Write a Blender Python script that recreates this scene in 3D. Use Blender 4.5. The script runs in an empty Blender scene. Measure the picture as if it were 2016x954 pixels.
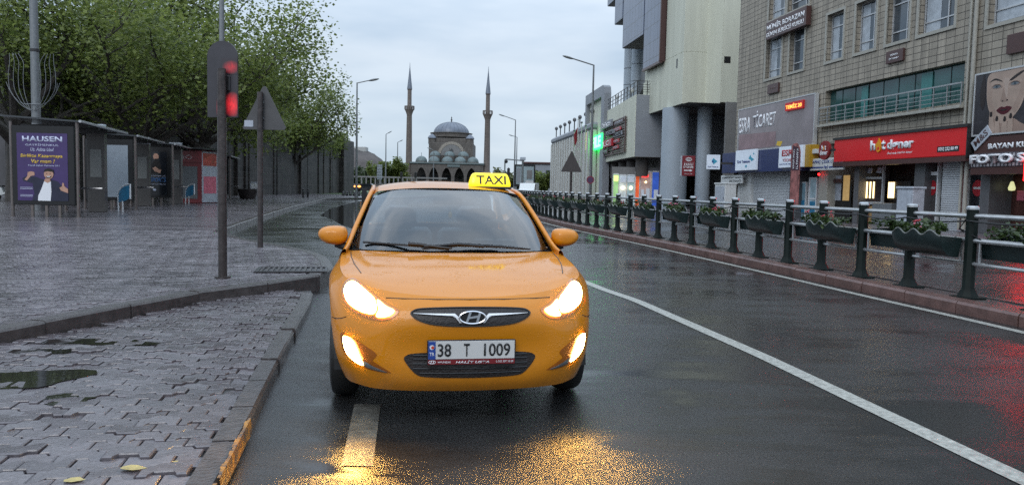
import bpy, bmesh, math, random
import numpy as np
from mathutils import Vector, Matrix
from mathutils.bvhtree import BVHTree

S = bpy.context.scene
C = S.collection
R = math.radians
random.seed(7)
rng = np.random.default_rng(7)

# ------------------------------------------------------------------ camera
FPX, PITCH, ROLL, EYE = 1514.0, R(4.05), R(1.2), 1.42
cam_data = bpy.data.cameras.new('camera')
cam = bpy.data.objects.new('camera', cam_data)
C.objects.link(cam)
S.camera = cam
cam_data.sensor_width = 36.0
cam_data.lens = 36.0 * FPX / 2016.0
cam_data.clip_start = 0.05
cam_data.clip_end = 4000.0
CAM_ROT = Matrix.Rotation(math.pi / 2 - PITCH, 3, 'X') @ Matrix.Rotation(ROLL, 3, 'Z')
cam.matrix_world = Matrix.Translation((0, 0, EYE)) @ CAM_ROT.to_4x4()

# ------------------------------------------------------------------ sky and sun: a rainy overcast evening
SUN_ELEV, SUN_AZ = R(38), R(200)
w = bpy.data.worlds.new('World')
S.world = w
w.use_nodes = True
nt = w.node_tree
nt.nodes.clear()
out = nt.nodes.new('ShaderNodeOutputWorld')
bg = nt.nodes.new('ShaderNodeBackground')
bg.inputs['Strength'].default_value = 0.1
sky = nt.nodes.new('ShaderNodeTexSky')
sky.sky_type = 'NISHITA'
sky.sun_disc = False
sky.sun_elevation = SUN_ELEV
sky.sun_rotation = SUN_AZ
tc = nt.nodes.new('ShaderNodeTexCoord')
mp = nt.nodes.new('ShaderNodeMapping')
mp.inputs['Scale'].default_value = (1.3, 1.3, 5.5)
mp.inputs['Location'].default_value = (0.4, 0.2, 0.35)
nz = nt.nodes.new('ShaderNodeTexNoise')
nz.inputs['Scale'].default_value = 1.5
nz.inputs['Detail'].default_value = 5.0
nz.inputs['Roughness'].default_value = 0.5
rp = nt.nodes.new('ShaderNodeValToRGB')
e = rp.color_ramp.elements
e[0].position, e[0].color = 0.40, (3.55, 4.6, 5.85, 1)
e[1].position, e[1].color = 0.62, (5.9, 6.65, 7.5, 1)
mx = nt.nodes.new('ShaderNodeMixRGB')
mx.inputs[0].default_value = 0.88
L = nt.links.new
L(tc.outputs['Generated'], mp.inputs['Vector'])
L(mp.outputs[0], nz.inputs['Vector'])
L(nz.outputs['Fac'], rp.inputs[0])
L(sky.outputs[0], mx.inputs[1])
L(rp.outputs[0], mx.inputs[2])
# an overcast dome is brighter overhead than near the horizon
sxyz = nt.nodes.new('ShaderNodeSeparateXYZ')
L(tc.outputs['Generated'], sxyz.inputs[0])
mr = nt.nodes.new('ShaderNodeMapRange')
mr.inputs['From Min'].default_value = 0.16
mr.inputs['From Max'].default_value = 0.85
mr.inputs['To Min'].default_value = 1.0
mr.inputs['To Max'].default_value = 2.3
L(sxyz.outputs[2], mr.inputs['Value'])
mul = nt.nodes.new('ShaderNodeMixRGB')
mul.blend_type = 'MULTIPLY'
mul.inputs[0].default_value = 1.0
L(mx.outputs[0], mul.inputs[1])
L(mr.outputs[0], mul.inputs[2])
L(mul.outputs[0], bg.inputs['Color'])
L(bg.outputs[0], out.inputs[0])

sun_data = bpy.data.lights.new('sun', 'SUN')
sun = bpy.data.objects.new('sun', sun_data)
C.objects.link(sun)
sun_data.energy = 0.5
sun_data.angle = R(30)
sun_data.color = (1.0, 0.97, 0.93)
sd = Vector((math.sin(SUN_AZ) * math.cos(SUN_ELEV), math.cos(SUN_AZ) * math.cos(SUN_ELEV), math.sin(SUN_ELEV)))
sun.rotation_euler = sd.to_track_quat('Z', 'Y').to_euler()

S.view_settings.view_transform = 'Standard'
S.view_settings.look = 'None'
S.view_settings.exposure = 0.35
S.view_settings.gamma = 1.0
S.view_settings.use_curve_mapping = False
S.cycles.max_bounces = 7
S.cycles.transparent_max_bounces = 12
S.cycles.sample_clamp_indirect = 6.0
S.cycles.caustics_reflective = False
S.cycles.caustics_refractive = False
S.cycles.use_denoising = False

# ------------------------------------------------------------------ helpers
def pray(u, v):
    return CAM_ROT @ Vector(((u - 1008) / FPX, (477 - v) / FPX, -1.0))

def gp(u, v, z=0.0):
    d = pray(u, v)
    return Vector((0, 0, EYE)) + d * ((z - EYE) / d.z)

def dp(u, v, Y):
    d = pray(u, v)
    return Vector((0, 0, EYE)) + d * (Y / d.y)


class Frame:
    """A vertical plane: local x runs to the viewer's right, y into the wall, z up."""
    def __init__(self, x, y, deg):
        a = R(deg)
        self.o = Vector((x, y, 0))
        self.ex = Vector((-math.sin(a), -math.cos(a), 0))
        self.ey = Vector((math.cos(a), -math.sin(a), 0))
        self.rz = math.atan2(self.ex.y, self.ex.x)

    def px(self, u, v, y=0.0):
        d = pray(u, v)
        o = Vector((0, 0, EYE))
        s = ((self.o + self.ey * y) - o).dot(self.ey) / d.dot(self.ey)
        p = o + d * s
        return ((p - self.o).dot(self.ex), p.z)

    def w(self, x, y, z):
        p = self.o + self.ex * x + self.ey * y
        return Vector((p.x, p.y, z))


def tag(o, label=None, cat=None, group=None, kind=None):
    if label: o['label'] = label
    if cat: o['category'] = cat
    if group: o['group'] = group
    if kind: o['kind'] = kind
    return o


def thing(name, label, cat, loc=(0, 0, 0), rz=0.0, group=None):
    o = bpy.data.objects.new(name, None)
    o.empty_display_size = 0.2
    C.objects.link(o)
    o.location = loc
    o.rotation_euler = (0, 0, rz)
    return tag(o, label, cat, group)


def copy_tree(o, parent=None):
    c = o.copy()
    C.objects.link(c)
    if parent:
        c.parent = parent
    for ch in list(o.children):
        copy_tree(ch, c)
    return c


class MB:
    def __init__(self, xf=None):
        self.v, self.f = [], []
        self.xf = xf

    def add(self, vs, fs):
        n = len(self.v)
        if self.xf is not None:
            vs = [self.xf @ Vector(p) for p in vs]
        self.v += [tuple(p) for p in vs]
        self.f += [tuple(n + i for i in f) for f in fs]
        return self

    def box(self, x0, x1, y0, y1, z0, z1, rz=0.0, piv=None, m=None):
        vs = [Vector((x, y, z)) for z in (z0, z1) for y in (y0, y1) for x in (x0, x1)]
        if rz:
            piv = Vector(piv) if piv else Vector(((x0 + x1) / 2, (y0 + y1) / 2, 0))
            mm = Matrix.Rotation(rz, 3, 'Z')
            vs = [mm @ (p - piv) + piv for p in vs]
        if m is not None:
            vs = [m @ p for p in vs]
        return self.add(vs, [(0, 2, 3, 1), (4, 5, 7, 6), (0, 1, 5, 4), (1, 3, 7, 5), (3, 2, 6, 7), (2, 0, 4, 6)])

    def bbox(self, x0, x1, y0, y1, z0, z1, b=0.01):
        """box with chamfered edges"""
        vs, ids = [], {}
        xs, ys, zs = (x0, x1), (y0, y1), (z0, z1)
        for i in (0, 1):
            for j in (0, 1):
                for k in (0, 1):
                    sx, sy, sz = (1, -1)[i], (1, -1)[j], (1, -1)[k]
                    for ax in range(3):
                        p = [xs[i] + sx * b, ys[j] + sy * b, zs[k] + sz * b]
                        p[ax] = (xs[i], ys[j], zs[k])[ax]
                        ids[(i, j, k, ax)] = len(vs)
                        vs.append(tuple(p))
        bm = bmesh.new()
        for p in vs: bm.verts.new(p)
        r = bmesh.ops.convex_hull(bm, input=bm.verts[:])
        bm.verts.index_update()
        self.add([v.co.copy() for v in bm.verts], [[v.index for v in f.verts] for f in bm.faces])
        bm.free()
        return self

    def tube(self, pts, r, n=8, cap=True, twist=0.0):
        pts = [Vector(p) for p in pts]
        rs = r if isinstance(r, (list, tuple)) else [r] * len(pts)
        rings = []
        up = Vector((0, 0, 1))
        prev = None
        for i, p in enumerate(pts):
            d = (pts[min(i + 1, len(pts) - 1)] - pts[max(i - 1, 0)])
            if d.length < 1e-9: d = Vector((0, 0, 1))
            d.normalize()
            if prev is None:
                a = d.cross(up)
                if a.length < 1e-3: a = Vector((1, 0, 0))
            else:
                a = prev - d * prev.dot(d)
            a.normalize()
            prev = a
            b = d.cross(a)
            rings.append([p + (a * math.cos(2 * math.pi * k / n + twist) + b * math.sin(2 * math.pi * k / n + twist)) * rs[i] for k in range(n)])
        vs = [q for rg in rings for q in rg]
        fs = []
        for i in range(len(pts) - 1):
            for k in range(n):
                k2 = (k + 1) % n
                fs.append((i * n + k, i * n + k2, (i + 1) * n + k2, (i + 1) * n + k))
        if cap:
            fs.append(tuple(range(n))[::-1])
            fs.append(tuple((len(pts) - 1) * n + k for k in range(n)))
        return self.add(vs, fs)

    def lathe(self, prof, c=(0, 0, 0), n=24, a0=0.0, a1=2 * math.pi):
        full = abs(a1 - a0 - 2 * math.pi) < 1e-6
        m = n if full else n + 1
        vs = [(c[0] + r * math.cos(a0 + (a1 - a0) * k / n), c[1] + r * math.sin(a0 + (a1 - a0) * k / n), c[2] + z) for r, z in prof for k in range(m)]
        fs = []
        for i in range(len(prof) - 1):
            for k in range(n):
                k2 = (k + 1) % m
                fs.append((i * m + k, i * m + k2, (i + 1) * m + k2, (i + 1) * m + k))
        return self.add(vs, fs)

    def prism(self, poly, y0, y1):
        """polygon in x,z extruded along y"""
        n = len(poly)
        vs = [(x, y0, z) for x, z in poly] + [(x, y1, z) for x, z in poly]
        fs = [tuple(range(n)), tuple(range(2 * n - 1, n - 1, -1))]
        for k in range(n):
            fs.append((k, n + k, n + (k + 1) % n, (k + 1) % n))
        return self.add(vs, fs)

    def slab(self, poly, z0, z1):
        """polygon in x,y extruded along z"""
        n = len(poly)
        vs = [(x, y, z0) for x, y in poly] + [(x, y, z1) for x, y in poly]
        fs = [tuple(range(n))[::-1], tuple(range(n, 2 * n))]
        for k in range(n):
            fs.append((k, (k + 1) % n, n + (k + 1) % n, n + k))
        return self.add(vs, fs)

    def grid(self, rows):
        m = len(rows[0])
        vs = [p for r in rows for p in r]
        fs = [(i * m + j, i * m + j + 1, (i + 1) * m + j + 1, (i + 1) * m + j) for i in range(len(rows) - 1) for j in range(m - 1)]
        return self.add(vs, fs)

    def ball(self, c, rx, ry=None, rz=None, n=12, m=8):
        ry = ry or rx; rz = rz or rx
        vs, fs = [], []
        for i in range(m + 1):
            t = math.pi * i / m
            for k in range(n):
                a = 2 * math.pi * k / n
                vs.append((c[0] + rx * math.sin(t) * math.cos(a), c[1] + ry * math.sin(t) * math.sin(a), c[2] + rz * math.cos(t)))
        for i in range(m):
            for k in range(n):
                fs.append((i * n + k, (i + 1) * n + k, (i + 1) * n + (k + 1) % n, i * n + (k + 1) % n))
        return self.add(vs, fs)

    def build(self, name, mat, parent=None, smooth=False, sub=0, fix=True, angle=None):
        me = bpy.data.meshes.new(name)
        me.from_pydata(self.v, [], self.f)
        bm = bmesh.new()
        bm.from_mesh(me)
        bmesh.ops.remove_doubles(bm, verts=bm.verts[:], dist=1e-5)
        if fix:
            bmesh.ops.recalc_face_normals(bm, faces=bm.faces[:])
        if smooth:
            for f in bm.faces: f.smooth = True
            lim = R(angle if angle else 40)
            for ed in bm.edges:
                if len(ed.link_faces) == 2 and ed.calc_face_angle(0) > lim:
                    ed.smooth = False
        bm.to_mesh(me)
        bm.free()
        o = bpy.data.objects.new(name, me)
        C.objects.link(o)
        if mat: me.materials.append(mat)
        if parent: o.parent = parent
        if sub:
            md = o.modifiers.new('sub', 'SUBSURF')
            md.levels = md.render_levels = sub
        return o


def raw_mesh(name, vs, fs, mat, parent=None):
    me = bpy.data.meshes.new(name)
    vs = np.asarray(vs, dtype=np.float32)
    fs = np.asarray(fs, dtype=np.int32)
    k = fs.shape[1]
    me.vertices.add(len(vs))
    me.vertices.foreach_set('co', vs.ravel())
    me.loops.add(fs.size)
    me.loops.foreach_set('vertex_index', fs.ravel())
    me.polygons.add(len(fs))
    me.polygons.foreach_set('loop_start', np.arange(0, fs.size, k, dtype=np.int32))
    me.update(calc_edges=True)
    me.materials.append(mat)
    o = bpy.data.objects.new(name, me)
    C.objects.link(o)
    if parent: o.parent = parent
    return o


# text ---------------------------------------------------------------
def text_obj(name, s, mat, parent, x0, x1, z0, z1, y, depth=0.004, bold=0.0, shear=0.0, flip=False, basis=None, align=None):
    """text fitted to the rectangle x0..x1, z0..z1 of the parent's local x,z plane, its face at y (towards -y)"""
    cu = bpy.data.curves.new('text', 'FONT')
    cu.body = s
    cu.offset = bold
    cu.shear = shear
    cu.resolution_u = 3
    cu.extrude = 0.0
    to = bpy.data.objects.new('text', cu)
    C.objects.link(to)
    bpy.context.view_layer.update()
    dg = bpy.context.evaluated_depsgraph_get()
    me = bpy.data.meshes.new_from_object(to.evaluated_get(dg))
    bpy.data.objects.remove(to)
    bpy.data.curves.remove(cu)
    n = len(me.vertices)
    co = np.zeros(n * 3, dtype=np.float32)
    me.vertices.foreach_get('co', co)
    co = co.reshape(-1, 3)
    mn, mxx = co.min(0), co.max(0)
    sc = ((x1 - x0) / max(mxx[0] - mn[0], 1e-6), (z1 - z0) / max(mxx[1] - mn[1], 1e-6))
    bm = bmesh.new()
    bm.from_mesh(me)
    for v in bm.verts:
        x = x0 + (v.co.x - mn[0]) * sc[0]
        z = z0 + (v.co.y - mn[1]) * sc[1]
        v.co = Vector((x, y, z))
        if basis: v.co = basis(v.co)
    if depth > 0 and not basis:
        r = bmesh.ops.extrude_face_region(bm, geom=bm.faces[:])
        for el in r['geom']:
            if isinstance(el, bmesh.types.BMVert): el.co.y += depth
    bm.to_mesh(me)
    bm.free()
    me.materials.clear()
    me.materials.append(mat)
    me.name = name
    o = bpy.data.objects.new(name, me)
    C.objects.link(o)
    o.parent = parent
    return o


# materials ----------------------------------------------------------
def nodes(name):
    m = bpy.data.materials.new(name)
    m.use_nodes = True
    t = m.node_tree
    return m, t, t.nodes['Principled BSDF']


def mat(name, col, rough=0.5, metal=0.0, var=0.12, vscale=6.0, bump=0.0, bscale=60.0, emit=None, es=0.0, coat=0.0, spec=0.5, streak=0.0):
    m, t, b = nodes(name)
    b.inputs['Roughness'].default_value = rough
    b.inputs['Metallic'].default_value = metal
    b.inputs['Coat Weight'].default_value = coat
    b.inputs['Coat Roughness'].default_value = 0.06
    b.inputs['Specular IOR Level'].default_value = spec
    tcn = t.nodes.new('ShaderNodeTexCoord')
    n1 = t.nodes.new('ShaderNodeTexNoise')
    n1.inputs['Scale'].default_value = vscale
    n1.inputs['Detail'].default_value = 6
    n1.inputs['Roughness'].default_value = 0.65
    if streak:
        mpn = t.nodes.new('ShaderNodeMapping')
        mpn.inputs['Scale'].default_value = (1, 1, streak)
        t.links.new(tcn.outputs['Object'], mpn.inputs[0])
        t.links.new(mpn.outputs[0], n1.inputs['Vector'])
    else:
        t.links.new(tcn.outputs['Object'], n1.inputs['Vector'])
    r = t.nodes.new('ShaderNodeValToRGB')
    r.color_ramp.elements[0].position = 0.3
    r.color_ramp.elements[1].position = 0.7
    r.color_ramp.elements[0].color = tuple(c * (1 - var) for c in col) + (1,)
    r.color_ramp.elements[1].color = tuple(min(1, c * (1 + var)) for c in col) + (1,)
    t.links.new(n1.outputs['Fac'], r.inputs[0])
    t.links.new(r.outputs[0], b.inputs['Base Color'])
    if bump:
        n2 = t.nodes.new('ShaderNodeTexNoise')
        n2.inputs['Scale'].default_value = bscale
        n2.inputs['Detail'].default_value = 4
        t.links.new(tcn.outputs['Object'], n2.inputs['Vector'])
        bp = t.nodes.new('ShaderNodeBump')
        bp.inputs['Strength'].default_value = bump
        bp.inputs['Distance'].default_value = 0.01
        t.links.new(n2.outputs['Fac'], bp.inputs['Height'])
        t.links.new(bp.outputs[0], b.inputs['Normal'])
    if emit:
        b.inputs['Emission Color'].default_value = tuple(emit) + (1,)
        b.inputs['Emission Strength'].default_value = es
    return m


def math_node(t, op, a, b=None, clamp=False):
    n = t.nodes.new('ShaderNodeMath')
    n.operation = op
    n.use_clamp = clamp
    for i, x in enumerate((a, b)):
        if x is None: continue
        if isinstance(x, (int, float)): n.inputs[i].default_value = x
        else: t.links.new(x, n.inputs[i])
    return n.outputs[0]


def noise(t, vec, scale, detail=4, rough=0.55, dist=0.0):
    n = t.nodes.new('ShaderNodeTexNoise')
    n.inputs['Scale'].default_value = scale
    n.inputs['Detail'].default_value = detail
    n.inputs['Roughness'].default_value = rough
    n.inputs['Distortion'].default_value = dist
    if vec is not None: t.links.new(vec, n.inputs['Vector'])
    return n.outputs['Fac']


def ramp(t, fac, p0, c0, p1, c1):
    r = t.nodes.new('ShaderNodeValToRGB')
    r.color_ramp.elements[0].position = p0
    r.color_ramp.elements[1].position = p1
    c0 = (c0,) * 3 if isinstance(c0, (int, float)) else c0
    c1 = (c1,) * 3 if isinstance(c1, (int, float)) else c1
    r.color_ramp.elements[0].color = tuple(c0) + (1,)
    r.color_ramp.elements[1].color = tuple(c1) + (1,)
    t.links.new(fac, r.inputs[0])
    return r.outputs[0]


def bump_node(t, h, strength, dist, normal=None):
    bp = t.nodes.new('ShaderNodeBump')
    bp.inputs['Strength'].default_value = strength
    bp.inputs['Distance'].default_value = dist
    t.links.new(h, bp.inputs['Height'])
    if normal is not None: t.links.new(normal, bp.inputs['Normal'])
    return bp.outputs[0]


def mixc(t, fac, a, b):
    n = t.nodes.new('ShaderNodeMixRGB')
    for i, x in enumerate((fac, a, b)):
        if isinstance(x, (int, float)): n.inputs[i].default_value = x if i == 0 else (x, x, x, 1)
        elif isinstance(x, tuple): n.inputs[i].default_value = x + (1,) if len(x) == 3 else x
        else: t.links.new(x, n.inputs[i])
    return n.outputs[0]


def objcoord(t, scale=None, rot=None):
    tcn = t.nodes.new('ShaderNodeTexCoord')
    o = tcn.outputs['Object']
    if scale or rot:
        mpn = t.nodes.new('ShaderNodeMapping')
        if scale: mpn.inputs['Scale'].default_value = scale
        if rot: mpn.inputs['Rotation'].default_value = rot
        t.links.new(o, mpn.inputs[0])
        o = mpn.outputs[0]
    return o


def wet_asphalt(name, dark=0.008, light=0.046, rough=(0.09, 0.25), bump=1.0):
    m, t, b = nodes(name)
    v = objcoord(t)
    agg = noise(t, v, 85, 3, 0.7)
    big = noise(t, v, 0.35, 5, 0.6, 0.4)
    mid = noise(t, objcoord(t, (0.5, 1.6, 1)), 1.3, 5, 0.6, 0.3)
    wet = math_node(t, 'ADD', math_node(t, 'MULTIPLY', big, 0.62), math_node(t, 'MULTIPLY', mid, 0.42))
    pud = ramp(t, wet, 0.44, 1.0, 0.60, 0.0)          # 1 = standing water
    col = ramp(t, agg, 0.36, dark, 0.66, light)
    col = mixc(t, math_node(t, 'MULTIPLY', pud, 0.55), col, (0.012, 0.012, 0.013))
    t.links.new(col, b.inputs['Base Color'])
    rr = t.nodes.new('ShaderNodeMapRange')
    rr.inputs['To Min'].default_value = rough[1]
    rr.inputs['To Max'].default_value = rough[0]
    t.links.new(pud, rr.inputs['Value'])
    t.links.new(rr.outputs[0], b.inputs['Roughness'])
    b.inputs['Specular IOR Level'].default_value = 0.55
    inv = math_node(t, 'SUBTRACT', 1.15, pud)
    h = math_node(t, 'MULTIPLY', agg, inv)
    rip = noise(t, objcoord(t, (1, 1, 1)), 28, 2)
    n1 = bump_node(t, rip, 0.045, 0.01)
    n2 = bump_node(t, h, bump, 0.006, n1)
    t.links.new(n2, b.inputs['Normal'])
    return m


def paver(name, bw, bh, zig, rot, colA, colB, bump=0.7, rough=(0.12, 0.34)):
    m, t, b = nodes(name)
    v = objcoord(t, None, (0, 0, rot))
    sx = t.nodes.new('ShaderNodeSeparateXYZ')
    t.links.new(v, sx.inputs[0])
    warp = noise(t, v, 0.6, 2)
    tri = math_node(t, 'PINGPONG', math_node(t, 'ADD', sx.outputs[0], 0.013), bw * 0.5)
    y = math_node(t, 'ADD', sx.outputs[1], math_node(t, 'MULTIPLY', tri, zig))
    y = math_node(t, 'ADD', y, math_node(t, 'MULTIPLY', warp, 0.12))
    cx = t.nodes.new('ShaderNodeCombineXYZ')
    t.links.new(sx.outputs[0], cx.inputs[0])
    t.links.new(y, cx.inputs[1])
    br = t.nodes.new('ShaderNodeTexBrick')
    br.inputs['Scale'].default_value = 1.0
    br.inputs['Brick Width'].default_value = bw
    br.inputs['Row Height'].default_value = bh
    br.inputs['Mortar Size'].default_value = 0.006
    br.inputs['Mortar Smooth'].default_value = 0.3
    br.inputs['Color1'].default_value = colA + (1,)
    br.inputs['Color2'].default_value = colB + (1,)
    br.inputs['Mortar'].default_value = (0.02, 0.018, 0.016, 1)
    t.links.new(cx.outputs[0], br.inputs['Vector'])
    big = noise(t, v, 0.5, 5, 0.6, 0.3)
    stain = ramp(t, big, 0.35, 0.78, 0.62, 1.08)
    mul = t.nodes.new('ShaderNodeMixRGB')
    mul.blend_type = 'MULTIPLY'
    mul.inputs[0].default_value = 1
    t.links.new(br.outputs['Color'], mul.inputs[1])
    t.links.new(stain, mul.inputs[2])
    t.links.new(mul.outputs[0], b.inputs['Base Color'])
    wetn = noise(t, objcoord(t, (0.35, 1.5, 1)), 0.9, 5, 0.6)
    rr = t.nodes.new('ShaderNodeMapRange')
    rr.inputs['From Min'].default_value = 0.35
    rr.inputs['From Max'].default_value = 0.65
    rr.inputs['To Min'].default_value = rough[0]
    rr.inputs['To Max'].default_value = rough[1]
    t.links.new(wetn, rr.inputs['Value'])
    t.links.new(rr.outputs[0], b.inputs['Roughness'])
    h = math_node(t, 'SUBTRACT', 1.0, br.outputs['Fac'])
    n1 = bump_node(t, h, bump, 0.008)
    fine = noise(t, v, 90, 3)
    n2 = bump_node(t, fine, 0.22, 0.004, n1)
    tilt = noise(t, v, 5.0, 1)
    n3 = bump_node(t, tilt, 0.12, 0.03, n2)
    t.links.new(n3, b.inputs['Normal'])
    return m


def tiles(name, tw, th, colA, colB, mortar, msize=0.012, off=0.0, bump=0.5, rough=0.55, axes='xz', dirt=0.25, sc=(1.2, 1.2, 0.25)):
    """square facing tiles / blocks laid in the object's local x,z plane (or y,z)"""
    m, t, b = nodes(name)
    v = objcoord(t)
    sx = t.nodes.new('ShaderNodeSeparateXYZ')
    t.links.new(v, sx.inputs[0])
    cx = t.nodes.new('ShaderNodeCombineXYZ')
    if axes == 'xz':
        t.links.new(math_node(t, 'ADD', sx.outputs[0], sx.outputs[1]), cx.inputs[0])
    else:
        t.links.new(sx.outputs[1], cx.inputs[0])
    t.links.new(sx.outputs[2], cx.inputs[1])
    br = t.nodes.new('ShaderNodeTexBrick')
    br.offset = off
    br.inputs['Scale'].default_value = 1.0
    br.inputs['Brick Width'].default_value = tw
    br.inputs['Row Height'].default_value = th
    br.inputs['Mortar Size'].default_value = msize
    br.inputs['Mortar Smooth'].default_value = 0.2
    br.inputs['Color1'].default_value = colA + (1,)
    br.inputs['Color2'].default_value = colB + (1,)
    br.inputs['Mortar'].default_value = mortar + (1,)
    t.links.new(cx.outputs[0], br.inputs['Vector'])
    st = noise(t, objcoord(t, sc), 1.6, 6, 0.65)
    stain = ramp(t, st, 0.3, 1 - dirt, 0.65, 1.0 + dirt * 0.35)
    mul = t.nodes.new('ShaderNodeMixRGB')
    mul.blend_type = 'MULTIPLY'
    mul.inputs[0].default_value = 1
    t.links.new(br.outputs['Color'], mul.inputs[1])
    t.links.new(stain, mul.inputs[2])
    t.links.new(mul.outputs[0], b.inputs['Base Color'])
    b.inputs['Roughness'].default_value = rough
    h = math_node(t, 'SUBTRACT', 1.0, br.outputs['Fac'])
    n1 = bump_node(t, h, bump, 0.015)
    n2 = bump_node(t, noise(t, v, 40, 4), 0.2, 0.006, n1)
    t.links.new(n2, b.inputs['Normal'])
    return m


def glass(name, tint=(0.7, 0.8, 0.85), trans=0.7, rough=0.02, refl=1.0):
    m = bpy.data.materials.new(name)
    m.use_nodes = True
    t = m.node_tree
    t.nodes.clear()
    o = t.nodes.new('ShaderNodeOutputMaterial')
    tr = t.nodes.new('ShaderNodeBsdfTransparent')
    tr.inputs[0].default_value = tuple(c * trans for c in tint) + (1,)
    gl = t.nodes.new('ShaderNodeBsdfGlossy')
    gl.inputs['Roughness'].default_value = rough
    fr = t.nodes.new('ShaderNodeFresnel')
    fr.inputs['IOR'].default_value = 1.5
    f = math_node(t, 'MULTIPLY', fr.outputs[0], refl, True)
    v = objcoord(t)
    nb = bump_node(t, noise(t, v, 3.0, 2), 0.03, 0.02)
    t.links.new(nb, gl.inputs['Normal'])
    ms = t.nodes.new('ShaderNodeMixShader')
    t.links.new(f, ms.inputs[0])
    t.links.new(tr.outputs[0], ms.inputs[1])
    t.links.new(gl.outputs[0], ms.inputs[2])
    t.links.new(ms.outputs[0], o.inputs[0])
    return m


def leafmat(name, dark, light, trans=0.35):
    m = bpy.data.materials.new(name)
    m.use_nodes = True
    t = m.node_tree
    t.nodes.clear()
    o = t.nodes.new('ShaderNodeOutputMaterial')
    g = t.nodes.new('ShaderNodeNewGeometry')
    v = objcoord(t)
    f = math_node(t, 'ADD', math_node(t, 'MULTIPLY', g.outputs['Random Per Island'], 0.55), math_node(t, 'MULTIPLY', noise(t, v, 0.7, 3), 0.55))
    col = ramp(t, f, 0.25, dark, 0.8, light)
    d = t.nodes.new('ShaderNodeBsdfPrincipled')
    d.inputs['Roughness'].default_value = 0.42
    t.links.new(col, d.inputs['Base Color'])
    tl = t.nodes.new('ShaderNodeBsdfTranslucent')
    t.links.new(col, tl.inputs[0])
    ms = t.nodes.new('ShaderNodeMixShader')
    ms.inputs[0].default_value = trans
    t.links.new(d.outputs[0], ms.inputs[1])
    t.links.new(tl.outputs[0], ms.inputs[2])
    t.links.new(ms.outputs[0], o.inputs[0])
    return m


def emitter(name, col, s, var=0.0):
    return mat(name, tuple(min(1, c) for c in col), 0.4, emit=col, es=s, var=var)


def screen(name, col, s):
    """a lit sign face: pigment plus its own light"""
    return mat(name, tuple(c * 0.6 for c in col), 0.35, emit=col, es=s)


def worn(name, paint, base, scale, lo, hi, rough=.32):
    m, t, b = nodes(name)
    v = objcoord(t)
    f = ramp(t, noise(t, v, scale, 6, .7), lo, 0.0, hi, 1.0)
    t.links.new(mixc(t, f, base, paint), b.inputs['Base Color'])
    b.inputs['Roughness'].default_value = rough
    t.links.new(bump_node(t, noise(t, v, 60, 4), .5, .008), b.inputs['Normal'])
    return m


M = dict(
    asphalt=wet_asphalt('wet_asphalt'),
    asphalt_far=wet_asphalt('wet_asphalt_far', 0.03, 0.06, (0.05, 0.26), 0.3),
    paver_up=paver('plaza_paver', 0.22, 0.11, 0.35, R(20), (0.125, 0.112, 0.122), (0.18, 0.16, 0.17), 0.5, (0.12, 0.32)),
    stone=mat('kerb_stone', (0.072, 0.062, 0.060), 0.26, var=0.35, vscale=9, bump=0.5, bscale=45),
    redstone=mat('red_kerb_stone', (0.13, 0.072, 0.062), 0.38, var=0.35, vscale=5, bump=0.4, bscale=45),
    wornpaint=mat('worn_road_paint', (0.13, 0.122, 0.105), 0.3, var=0.4, vscale=12, bump=0.4, bscale=90),
    yellowpaint=mat('worn_yellow_paint', (0.46, 0.25, 0.03), 0.35, var=0.4, vscale=14, bump=0.4, bscale=50),
    kerbyellow_glow=worn('worn_kerb_paint_glow', (0.42, 0.20, 0.02), (0.08, 0.06, 0.05), 16, .42, .60),  # worn yellow paint, its colour pushed to orange to imitate headlight glow
    linepaint=mat('road_paint', (0.37, 0.37, 0.335), 0.35, var=0.4, vscale=22, bump=0.35, bscale=120),
    chrome=mat('chrome', (0.8, 0.8, 0.82), 0.08, 1.0, var=0.03),
    darksteel=mat('brownish_steel', (0.17, 0.145, 0.135), 0.35, 0.6, var=0.2),
    steel=mat('brushed_steel', (0.45, 0.45, 0.46), 0.32, 1.0, var=0.1),
    galv=mat('galvanised_steel', (0.20, 0.21, 0.215), 0.45, 0.5, var=0.18, vscale=12),
    railtube=mat('rail_tube', (0.44, 0.45, 0.46), 0.28, 0.7, var=0.15, vscale=10),
    black=mat('black_plastic', (0.012, 0.012, 0.013), 0.35, var=0.2),
    rubber=mat('rubber', (0.013, 0.013, 0.013), 0.55, var=0.2, bump=0.2),
    darkmetal=mat('dark_metal', (0.035, 0.033, 0.034), 0.4, 0.3, var=0.25, vscale=12, bump=0.15),
    rust=mat('weathered_post', (0.06, 0.05, 0.048), 0.42, 0.4, var=0.4, vscale=14, bump=0.3, bscale=70),
    postgreen=mat('dark_green_paint', (0.004, 0.009, 0.0075), 0.5, var=0.4, vscale=10, bump=0.15, spec=.2),
    white=mat('white_paint', (0.74, 0.75, 0.76), 0.4, var=0.06),
    offwhite=mat('off_white', (0.62, 0.63, 0.62), 0.5, var=0.1),
    textblack=mat('black_ink', (0.015, 0.015, 0.016), 0.5, var=0.05),
    textwhite=mat('white_letters', (0.8, 0.8, 0.82), 0.4, var=0.03),
    darkglass=mat('dark_window_glass', (0.02, 0.025, 0.03), 0.05, var=0.3, spec=0.9),
)
# ------------------------------------------------------------------ ground, kerbs, road
def structure(o): return tag(o, kind='structure')

g = MB().add([(-900, -60, 0), (900, -60, 0), (900, 1500, 0), (-900, 1500, 0)], [(0, 1, 2, 3)])
structure(g.build('road', M['asphalt']))

def sheet(name, poly, z, m):
    return structure(MB().add([(x, y, z) for x, y in poly], [tuple(range(len(poly)))]).build(name, m))

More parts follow.
